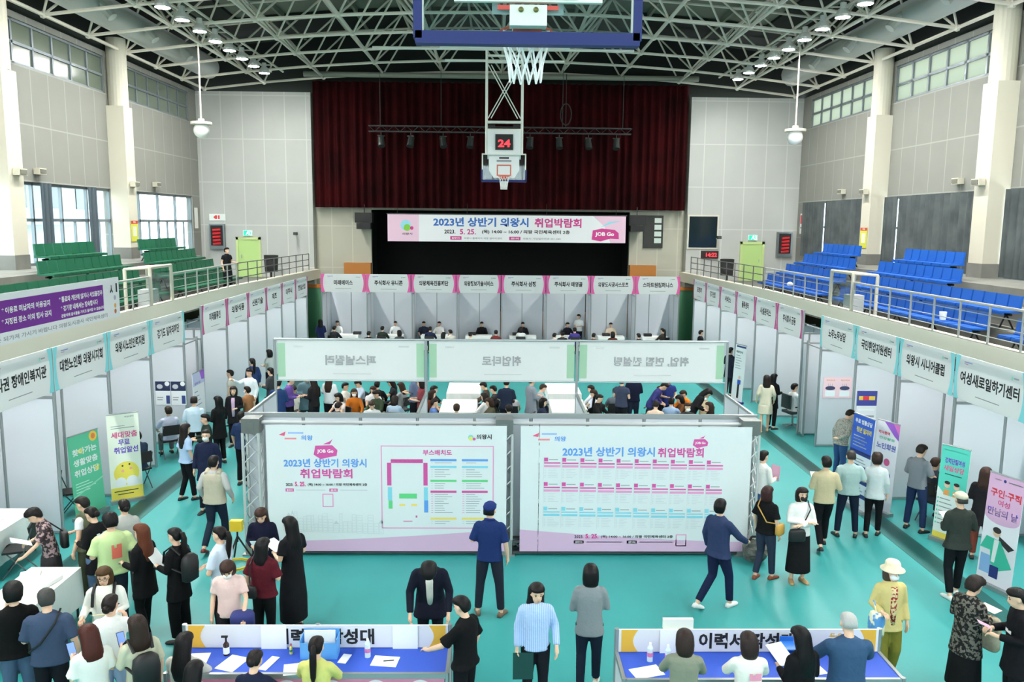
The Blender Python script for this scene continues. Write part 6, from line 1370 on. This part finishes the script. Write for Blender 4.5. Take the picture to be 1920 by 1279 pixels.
sit(person('person seated in charcoal, behind the middle green-edged banner', (-0.25, 22.99), -70, 1.62, 'sit', 'table', 'short', hc=(24, 20, 20), top='half', tc=(54,52,54), bot='pants', bc=(30, 32, 38), fem=False, fine=False, pitch=15), 'chair under the person in charcoal, middle consulting bay')
person('person standing in navy by the centre, behind the middle green-edged banner', (0.06, 21.80), 10, 1.66, 'stand', 'hold', 'short', hc=(34, 26, 24), top='half', tc=(38,46,66), bot='pants', bc=(30, 32, 38), fem=False, fine=False, pitch=15)
sit(person('person seated in white with a green lanyard, behind the middle green-edged banner', (0.21, 22.34), 8, 1.62, 'sit', 'table', 'mid', hc=(54, 36, 28), top='tee', tc=(234,230,232), bot='pants', bc=(30, 32, 38), fem=True, fine=False, pitch=5), 'chair under the person in white with a green lanyard, middle consulting bay')
sit(person('person with black hair close to the wall, behind the middle green-edged banner', (0.11, 20.50), -10, 1.62, 'sit', 'table', 'short', hc=(24, 20, 20), top='tee', tc=(24,24,26), bot='pants', bc=(30, 32, 38), fem=False, fine=False, pitch=5), 'chair under the person with black hair close to the wall, middle consulting bay')
person('person standing in grey, behind the middle green-edged banner', (0.74, 22.13), 60, 1.66, 'stand', 'hold', 'short', hc=(34, 26, 24), top='coat', tc=(140,146,156), bot='pants', bc=(44, 52, 70), fem=False, fine=False, pitch=5)
sit(person('person seated in light grey, behind the middle green-edged banner', (1.06, 23.28), 75, 1.62, 'sit', 'table', 'short', hc=(54, 36, 28), top='long', tc=(172,178,182), bot='pants', bc=(44, 52, 70), fem=False, fine=False, pitch=25), 'chair under the person in light grey, middle consulting bay')
sit(person('person seated in navy with brown hair, behind the middle green-edged banner', (1.00, 21.32), 95, 1.62, 'sit', 'table', 'bob', hc=(24, 20, 20), top='long', tc=(40,48,70), bot='pants', bc=(60, 62, 66), fem=True, fine=False, pitch=5), 'chair under the person in navy with brown hair, middle consulting bay')
sit(person('person seated in white by the right divider, behind the right green-edged banner', (2.54, 23.13), -60, 1.62, 'sit', 'table', 'short', hc=(34, 26, 24), top='coat', tc=(222,222,226), bot='pants', bc=(60, 62, 66), fem=False, fine=False, pitch=15), 'chair under the person in white by the right divider, right consulting bay')
sit(person('person seated in an ice blue shirt, behind the right green-edged banner', (2.54, 22.51), -110, 1.62, 'sit', 'table', 'mid', hc=(54, 36, 28), top='tee', tc=(208,218,238), bot='pants', bc=(44, 52, 70), fem=True, fine=False, pitch=15), 'chair under the person in an ice blue shirt, right consulting bay')
sit(person('person seated in black opposite the ice blue shirt, behind the right green-edged banner', (2.54, 21.89), 120, 1.62, 'sit', 'table', 'pony', hc=(24, 20, 20), top='long', tc=(28,28,30), bot='pants', bc=(30, 32, 38), fem=True, fine=False, pitch=15), 'chair under the person in black opposite the ice blue shirt, right consulting bay')
sit(person('person seated in a mid grey jacket back turned, behind the right green-edged banner', (3.13, 22.70), 5, 1.62, 'sit', 'table', 'short', hc=(34, 26, 24), top='half', tc=(112,122,132), bot='pants', bc=(30, 32, 38), fem=False, fine=False, pitch=5), 'chair under the person in a mid grey jacket back turned, right consulting bay')
person('person standing in a dark navy suit, behind the right green-edged banner', (3.67, 22.87), 4, 1.66, 'stand', 'hold', 'short', hc=(54, 36, 28), top='long', tc=(30,34,56), bot='pants', bc=(44, 52, 70), fem=False, fine=False, pitch=25)
person('person standing behind in grey navy, behind the right green-edged banner', (3.22, 22.14), 30, 1.66, 'stand', 'hold', 'short', hc=(24, 20, 20), top='tee', tc=(64,70,92), bot='pants', bc=(30, 32, 38), fem=False, fine=False, pitch=5)
person('person bending in indigo, behind the right green-edged banner', (4.03, 22.18), 110, 1.66, 'stand', 'hold', 'short', hc=(34, 26, 24), top='long', tc=(62,62,122), bot='pants', bc=(44, 52, 70), fem=False, fine=False, pitch=15, bend=30)
sit(person('person seated in blue black, behind the right green-edged banner', (4.50, 23.03), -40, 1.62, 'sit', 'table', 'short', hc=(54, 36, 28), top='tee', tc=(36,38,52), bot='pants', bc=(60, 62, 66), fem=False, fine=False, pitch=15), 'chair under the person in blue black, right consulting bay')
sit(person('person seated in faded denim, behind the right green-edged banner', (4.44, 21.44), 20, 1.62, 'sit', 'table', 'short', hc=(24, 20, 20), top='half', tc=(150,176,210), bot='pants', bc=(44, 52, 70), fem=False, fine=False, pitch=5), 'chair under the person in faded denim, right consulting bay')
person('person standing in royal blue, behind the right green-edged banner', (4.55, 22.39), 170, 1.66, 'stand', 'hold', 'short', hc=(34, 26, 24), top='tee', tc=(46,58,120), bot='pants', bc=(30, 32, 38), fem=False, fine=False, pitch=5)
sit(person('person seated in bright orange, behind the right green-edged banner', (5.07, 22.59), -120, 1.62, 'sit', 'table', 'short', hc=(54, 36, 28), top='long', tc=(230,130,40), bot='pants', bc=(30, 32, 38), fem=False, fine=False, pitch=25), 'chair under the person in bright orange, right consulting bay')
sit(person('person seated in brown beside the orange one, behind the right green-edged banner', (4.84, 21.91), -90, 1.62, 'sit', 'table', 'bob', hc=(24, 20, 20), top='half', tc=(110,70,44), bot='pants', bc=(44, 52, 70), fem=True, fine=False, pitch=25), 'chair under the person in brown beside the orange one, right consulting bay')
sit(person('person with short brown hair close to the wall, behind the right green-edged banner', (3.95, 21.06), 15, 1.62, 'sit', 'table', 'short', hc=(34, 26, 24), top='coat', tc=(222,196,176), bot='pants', bc=(30, 32, 38), fem=False, fine=False, pitch=25), 'chair under the person with short brown hair close to the wall, right consulting bay')
sit(person('person seated in dark grey with a white mask, behind the right green-edged banner', (4.73, 20.85), 170, 1.62, 'sit', 'table', 'short', hc=(54, 36, 28), top='coat', tc=(60,62,66), bot='pants', bc=(60, 62, 66), fem=False, fine=False, pitch=5, mask=(232,234,236)), 'chair under the person in dark grey with a white mask, right consulting bay')
person('person leaning in black, behind the right green-edged banner', (4.99, 21.35), 100, 1.66, 'stand', 'hold', 'long', hc=(24, 20, 20), top='coat', tc=(34,34,36), bot='pants', bc=(30, 32, 38), fem=True, fine=False, pitch=25, bend=30)
sit(person('person seated in beige with a white mask, behind the right green-edged banner', (5.54, 22.18), -150, 1.62, 'sit', 'table', 'short', hc=(34, 26, 24), top='long', tc=(216,196,160), bot='pants', bc=(44, 52, 70), fem=False, fine=False, pitch=5, mask=(232,234,236)), 'chair under the person in beige with a white mask, right consulting bay')
sit(person('person seated in black at the right end, behind the right green-edged banner', (5.35, 20.93), -80, 1.62, 'sit', 'table', 'mid', hc=(54, 36, 28), top='long', tc=(30,26,26), bot='pants', bc=(60, 62, 66), fem=True, fine=False, pitch=5), 'chair under the person in black at the right end, right consulting bay')
person('person in navy with long hair, first back booth', (-7.77, 35.47), -20, 1.62, 'stand', 'hold', 'mid', hc=(26,22,22), top='long', tc=(40,44,84), bot='pants', fem=True, fine=False, pitch=8)
sit(person('person in white facing out, first back booth', (-7.58, 38.25), 175, 1.62, 'sit', 'table', 'short', hc=(26,22,22), top='coat', tc=(230,230,228), bot='pants', fem=False, fine=False, pitch=8), 'chair under the person in white facing out, first back booth')
sit(person('person in a charcoal jacket, first back booth', (-7.34, 36.25), 20, 1.62, 'sit', 'table', 'short', hc=(26,22,22), top='coat', tc=(44,46,52), bot='pants', fem=False, fine=False, pitch=8), 'chair under the person in a charcoal jacket, first back booth')
sit(person('person seen only as a dark head, second back booth', (-5.57, 34.55), 10, 1.62, 'sit', 'table', 'short', hc=(26,22,22), top='coat', tc=(30,30,32), bot='pants', fem=False, fine=False, pitch=8), 'chair under the person seen only as a dark head, second back booth')
sit(person('person in a dark green jacket with back turned, second back booth', (-5.23, 36.25), 5, 1.62, 'sit', 'table', 'short', hc=(26,22,22), top='long', tc=(44,54,50), bot='pants', fem=False, fine=False, pitch=8), 'chair under the person in a dark green jacket with back turned, second back booth')
sit(person('person in a white shirt facing out, second back booth', (-4.89, 38.25), 178, 1.62, 'sit', 'table', 'short', hc=(26,22,22), top='coat', tc=(232,234,234), bot='pants', fem=False, fine=False, pitch=8), 'chair under the person in a white shirt facing out, second back booth')
sit(person('person in grey in the lower row, second back booth', (-4.33, 34.96), -20, 1.62, 'sit', 'table', 'bob', hc=(26,22,22), top='half', tc=(70,72,74), bot='pants', fem=True, fine=False, pitch=8), 'chair under the person in grey in the lower row, second back booth')
sit(person('person in navy facing out, third back booth', (-3.58, 38.25), 170, 1.62, 'sit', 'table', 'short', hc=(26,22,22), top='half', tc=(44,50,70), bot='pants', fem=False, fine=False, pitch=8), 'chair under the person in navy facing out, third back booth')
sit(person('person in navy blue with back turned, third back booth', (-3.13, 36.25), 5, 1.62, 'sit', 'table', 'short', hc=(26,22,22), top='coat', tc=(36,44,72), bot='pants', fem=False, fine=False, pitch=8), 'chair under the person in navy blue with back turned, third back booth')
sit(person('person in a white shirt beside the two in navy, third back booth', (-2.85, 38.25), -170, 1.62, 'sit', 'table', 'short', hc=(26,22,22), top='long', tc=(232,230,228), bot='pants', fem=False, fine=False, pitch=8), 'chair under the person in a white shirt beside the two in navy, third back booth')
sit(person('person in brown in the lower row, third back booth', (-2.43, 34.37), 30, 1.62, 'sit', 'table', 'bob', hc=(26,22,22), top='half', tc=(70,56,48), bot='pants', fem=True, fine=False, pitch=8), 'chair under the person in brown in the lower row, third back booth')
sit(person('person in cream in the lower row, third back booth', (-2.17, 35.26), -30, 1.62, 'sit', 'table', 'short', hc=(26,22,22), top='long', tc=(216,212,200), bot='pants', fem=False, fine=False, pitch=8), 'chair under the person in cream in the lower row, third back booth')
sit(person('person in pale yellow bent forward, fourth back booth', (-1.29, 34.43), 20, 1.62, 'sit', 'table', 'short', hc=(26,22,22), top='long', tc=(226,220,196), bot='pants', fem=False, fine=False, pitch=8), 'chair under the person in pale yellow bent forward, fourth back booth')
sit(person('person in black facing out over a white table, fourth back booth', (-0.88, 38.25), 178, 1.62, 'sit', 'table', 'short', hc=(26,22,22), top='long', tc=(28,28,30), bot='pants', fem=False, fine=False, pitch=8), 'chair under the person in black facing out over a white table, fourth back booth')
sit(person('person in dark red in the lower row, fourth back booth', (-0.22, 35.18), 0, 1.62, 'sit', 'table', 'short', hc=(26,22,22), top='long', tc=(120,50,50), bot='pants', fem=False, fine=False, pitch=8), 'chair under the person in dark red in the lower row, fourth back booth')
sit(person('person in black facing out right of centre, fifth back booth', (1.03, 38.25), 178, 1.62, 'sit', 'table', 'short', hc=(26,22,22), top='coat', tc=(28,28,30), bot='pants', fem=False, fine=False, pitch=8), 'chair under the person in black facing out right of centre, fifth back booth')
sit(person('person in a white shirt bowed over the table, fifth back booth', (0.89, 36.36), 5, 1.62, 'sit', 'table', 'bob', hc=(26,22,22), top='half', tc=(232,232,232), bot='pants', fem=True, fine=False, pitch=8), 'chair under the person in a white shirt bowed over the table, fifth back booth')
sit(person('person in white in the lower row right of centre, sixth back booth', (2.23, 34.38), 30, 1.62, 'sit', 'table', 'short', hc=(26,22,22), top='long', tc=(226,224,220), bot='pants', fem=False, fine=False, pitch=8), 'chair under the person in white in the lower row right of centre, sixth back booth')
sit(person('person in dark grey in the lower row right of centre, sixth back booth', (2.61, 34.86), -10, 1.62, 'sit', 'table', 'short', hc=(26,22,22), top='coat', tc=(50,50,54), bot='pants', fem=False, fine=False, pitch=8), 'chair under the person in dark grey in the lower row, sixth back booth')
sit(person('person in black beside the purple top, sixth back booth', (3.10, 38.21), 150, 1.62, 'sit', 'table', 'short', hc=(26,22,22), top='coat', tc=(32,34,44), bot='pants', fem=False, fine=False, pitch=8), 'chair under the person in black beside the purple top, sixth back booth')
sit(person('person in a purple top with back turned, sixth back booth', (3.27, 36.25), 0, 1.62, 'sit', 'table', 'short', hc=(26,22,22), top='half', tc=(74,64,140), bot='pants', fem=False, fine=False, pitch=8), 'chair under the person in a purple top with back turned, sixth back booth')
person('person standing in a white shirt, sixth back booth', (3.65, 38.29), -150, 1.62, 'stand', 'hold', 'short', hc=(26,22,22), top='half', tc=(232,236,236), bot='pants', fem=False, fine=False, pitch=8)
sit(person('person with brown hair below the standing one, seventh back booth', (3.89, 34.41), 20, 1.62, 'sit', 'table', 'short', hc=(26,22,22), top='half', tc=(96,70,56), bot='pants', fem=False, fine=False, pitch=8), 'chair under the person with brown hair below the standing one, seventh back booth')
sit(person('person in pale tan facing out, seventh back booth', (5.14, 38.25), 178, 1.62, 'sit', 'table', 'short', hc=(26,22,22), top='coat', tc=(226,206,184), bot='pants', fem=False, fine=False, pitch=8), 'chair under the person in pale tan facing out, seventh back booth')
sit(person('person with rust brown hair and back turned, seventh back booth', (4.77, 34.92), 0, 1.62, 'sit', 'table', 'bob', hc=(26,22,22), top='half', tc=(90,50,40), bot='pants', fem=True, fine=False, pitch=8), 'chair under the person with rust brown hair and back turned, seventh back booth')
sit(person('person in black near the last booth, eighth back booth', (5.81, 34.45), -20, 1.62, 'sit', 'table', 'short', hc=(26,22,22), top='half', tc=(34,34,34), bot='pants', fem=False, fine=False, pitch=8), 'chair under the person in black near the last booth, eighth back booth')
sit(person('person with a dark ponytail in the last booth, eighth back booth', (7.19, 36.25), -40, 1.62, 'sit', 'table', 'pony', hc=(26,22,22), top='coat', tc=(60,54,48), bot='pants', fem=True, fine=False, pitch=8), 'chair under the person with a dark ponytail in the last booth, eighth back booth')

finish_people()
bpy.context.view_layer.update()
# ------------------------------------------------------------------ things held, worn over the shoulder or carried
def Wd(r, p): return r[0].matrix_world @ Vector(p)
def hand(k, sd):
    r = H_[k]; a = r[3][sd]; return Wd(r, a[2] + a[3]*.075*r[4])
def dirw(k, v): return (H_[k][0].matrix_world.to_3x3() @ Vector(v)).normalized()
def sheet_at(name, label, cat, c, u, v, w, h, m, t=.004, extra=None):
    """thin rectangle centred at c, spanned by u and v"""
    c = Vector(c); u = Vector(u).normalized(); v = Vector(v); v = (v-u*v.dot(u)).normalized(); n = u.cross(v)
    o = MB().box((0, 0, 0), (w, h, t), 0, Matrix((u, v, n)).transposed()).build(name, m, None, c[:]); tag(o, label, cat)
    return o
def held_paper(k, sd, label, m=PAPER, w=.21, h=.29, name='paper_sheet', cat='paper', up=.5):
    f = dirw(k, (0, 1, 0)); x = dirw(k, (1, 0, 0)); sheet_at(name, label, cat, hand(k, sd)+f*.05+Vector((0, 0, .07))-x*(sd*.06), x, Vector((0, 0, 1))*up+f*(1-up), w, h, m)
DG = mat((20, 62, 58), .5); PKL = mat((236, 180, 206), .6); PHN = mat((40, 44, 70), .2); PHS = mat((120, 150, 220), .3, 0, 'plain', None, 8.0, .25)
held_paper('AUB', 1, 'white paper held by the woman with long auburn hair'); held_paper('SUIT', -1, 'white papers held by the woman in the black suit')
held_paper('BLK', -1, 'white paper held by the woman in the long black dress', up=.25); held_paper('TAN', -1, 'white papers held by the man in the tan sweater', w=.3, up=.35)
held_paper('LEAF', 1, 'pink leaflet held by the woman beside the truss end', PKL, up=.9); held_paper('PGJ', -1, 'white booklet held by the woman in the pale grey jacket', up=.3)
held_paper('FORM', 1, 'white form held by the woman with very long black hair', up=.3); held_paper('PAT', 1, 'pale envelope held by the woman in the patterned blouse', mat((232, 206, 190), .6), .24, .13, up=.15)
held_paper('EDGE', 1, 'small pink card held by the man at the right edge', PKL, .1, .15, up=.3); held_paper('FLO', 1, 'white sheet held by the woman in the floral dress', up=.3)
held_paper('OLV', -1, 'folded white sheet held by the man in the beige cap', w=.15, h=.2, up=.3); held_paper('VST', -1, 'crumpled white tissue in the hand of the man in the vest', w=.09, h=.12, up=.0)
held_paper('GLS', -1, 'yellowish leaflet held by the smiling woman with glasses', mat((226, 206, 140), .6), .15, .2, up=.3)
held_paper('TAB', -1, 'white tablet with lit screen held by the woman by the truss', mat((214, 236, 240), .4, 0, 'plain', None, 8.0, .2), .2, .27, 'tablet', 'tablet', .45)
c = hand('FOL', 1); x = dirw('FOL', (1, 0, 0)); sheet_at('folder', 'dark green folder held by the woman in the blue striped shirt', 'folder', c+Vector((0, 0, -.13))+dirw('FOL', (0, 1, 0))*.03-x*.07, x, (0, 0, 1), .24, .33, DG, .015)
for k, sd, lab in (('PH1', -1, 'phone with a blue screen held by the woman in the navy vest'), ('PH2', -1, 'dark phone held by the woman with the black backpack')):
    f = dirw(k, (0, 1, 0)); x = dirw(k, (1, 0, 0)); p = hand(k, sd)+f*.03+Vector((0, 0, .04)); t = thing('phone', lab, 'phone', p[:])
    u = x; v = (Vector((0, 0, 1))*.75+f*.6).normalized(); n = u.cross(v); W = Matrix((u, v, n)).transposed()
    pb = MB().box((0, 0, 0), (.078, .16, .01), 0, W).build('body', PHN, t); MB().box(n*.0055, (.07, .145, .002), 0, W).build('screen', PHS, pb)
def backpack(k, label, m, w=.27, h=.38):
    r = H_[k]; s = r[4]; TU = r[1]; t = thing('backpack', label, 'backpack', r[0].location[:], r[0].rotation_euler.z)
    b = MB(); b.loft([[TU((q.x, q.y, q.z)) for q in ring((0, -.215, z), a, d, 14, 3.5)] for z, a, d in ((1.34-h, w*.36, .05), (1.36-h, w*.48, .075), (1.2, w*.5, .085), (1.3, w*.45, .075), (1.35, w*.25, .04))]); bg_ = b.build('bag', m, t, smooth=True)
    MB().tube([TU((q, -.25, z)) for q, z in ((-.1, 1.06), (0, 1.05), (.1, 1.06))], [.03*s, .035*s, .03*s], 8).build('pocket', m, bg_)
    for sd in (-1, 1): MB().tube([TU((sd*.1, -.16, 1.1)), TU((sd*.17, -.02, 1.18)), TU((sd*.135, .135, 1.22)), TU((sd*.125, .115, 1.38)), TU((sd*.12, .0, 1.47)), TU((sd*.1, -.14, 1.36))], [(.02*s, .012*s)]*6, 6).build('shoulder_strap', m, bg_)
BLKN = mat((24, 24, 26), .6)
backpack('SUIT', 'black square backpack on the woman in the black suit', BLKN); backpack('GLS', 'black backpack on the smiling woman with glasses', BLKN); backpack('PH2', 'black backpack on the woman in the pale olive shirt', BLKN, .3)
def bag(k, sd, label, m, off, size, strap=None, name='shoulder_bag', cat='bag'):
    r = H_[k]; TU = r[1]; s = r[4]; t = thing(name, label, cat, r[0].location[:], r[0].rotation_euler.z); c = TU(off)
    b = MB(); b.loft([[c+Vector((q.x, q.y, q.z)) for q in ring((0, 0, z*size[2]), size[0]*a, size[1]*a, 14, 3.0)] for z, a in ((-.5, .42), (-.42, .5), (.2, .5), (.45, .42), (.5, .3))]); b.build('bag', m, t, smooth=True)
    if strap: b = MB(); b.tube([TU(p) for p in strap[:-1]] + [c+Vector((0, 0, size[2]*.45))], [.012*s]*len(strap), 6); b.build('strap', m, t)
bag('MSK', 1, 'black crossbody bag of the woman in the black mask', BLKN, (.13, .2, .93), (.28, .1, .2), [(-.11, .0, 1.47), (-.1, .15, 1.36), (0, .17, 1.15), 0])
bag('BOB', 1, 'mustard crossbody bag of the woman in the black T-shirt', mat((196, 150, 70), .6), (.24, .05, .98), (.1, .2, .18), [(-.12, -.02, 1.47), (-.1, -.14, 1.36), (.1, -.16, 1.12), 0])
bag('RED', -1, 'black chain-strap bag of the woman in the dark red cardigan', BLKN, (-.1, -.2, .98), (.2, .08, .16), [(-.13, .0, 1.46), (-.13, -.13, 1.36), (-.12, -.17, 1.1), 0])
bag('AUB', 1, 'grey handbag on the arm of the woman with auburn hair', mat((112, 110, 106), .6), (.3, .12, 1.02), (.12, .3, .22), [(.26, -.02, 1.2), (.28, .05, 1.15), 0])
bag('FLO', -1, 'black bag behind the arm of the woman in the floral dress', BLKN, (.1, -.24, .98), (.3, .12, .24), [(.15, .0, 1.45), (.16, -.12, 1.3), 0])
bag('PNK', -1, 'navy jacket folded over the arm of the woman in the pink blouse', mat((40, 48, 110), .8), (-.2, .3, .93), (.3, .2, .2), None, 'folded_jacket', 'jacket')
bag('HAT', 1, 'blue and white bag carried by the woman in the sun hat', mat((90, 150, 206), .5, 0, 'pattern', (226, 224, 196), 2.0), (.27, .2, .95), (.18, .18, .3), [(.25, .05, 1.2), 0])
bag('PAT', 1, 'cream jacket over the arm of the woman in the patterned blouse', mat((206, 198, 176), .8, 0, 'mottle', (166, 156, 136), 9.0), (.1, .3, .93), (.24, .14, .42), None, 'folded_jacket', 'jacket')
bag('SLT', 1, 'dark crossbody pouch of the grey-haired man in slate blue', BLKN, (-.18, .17, .98), (.2, .08, .18), [(.13, .02, 1.47), (.1, -.14, 1.36), (-.05, -.16, 1.15), (-.2, -.05, 1.02), 0])
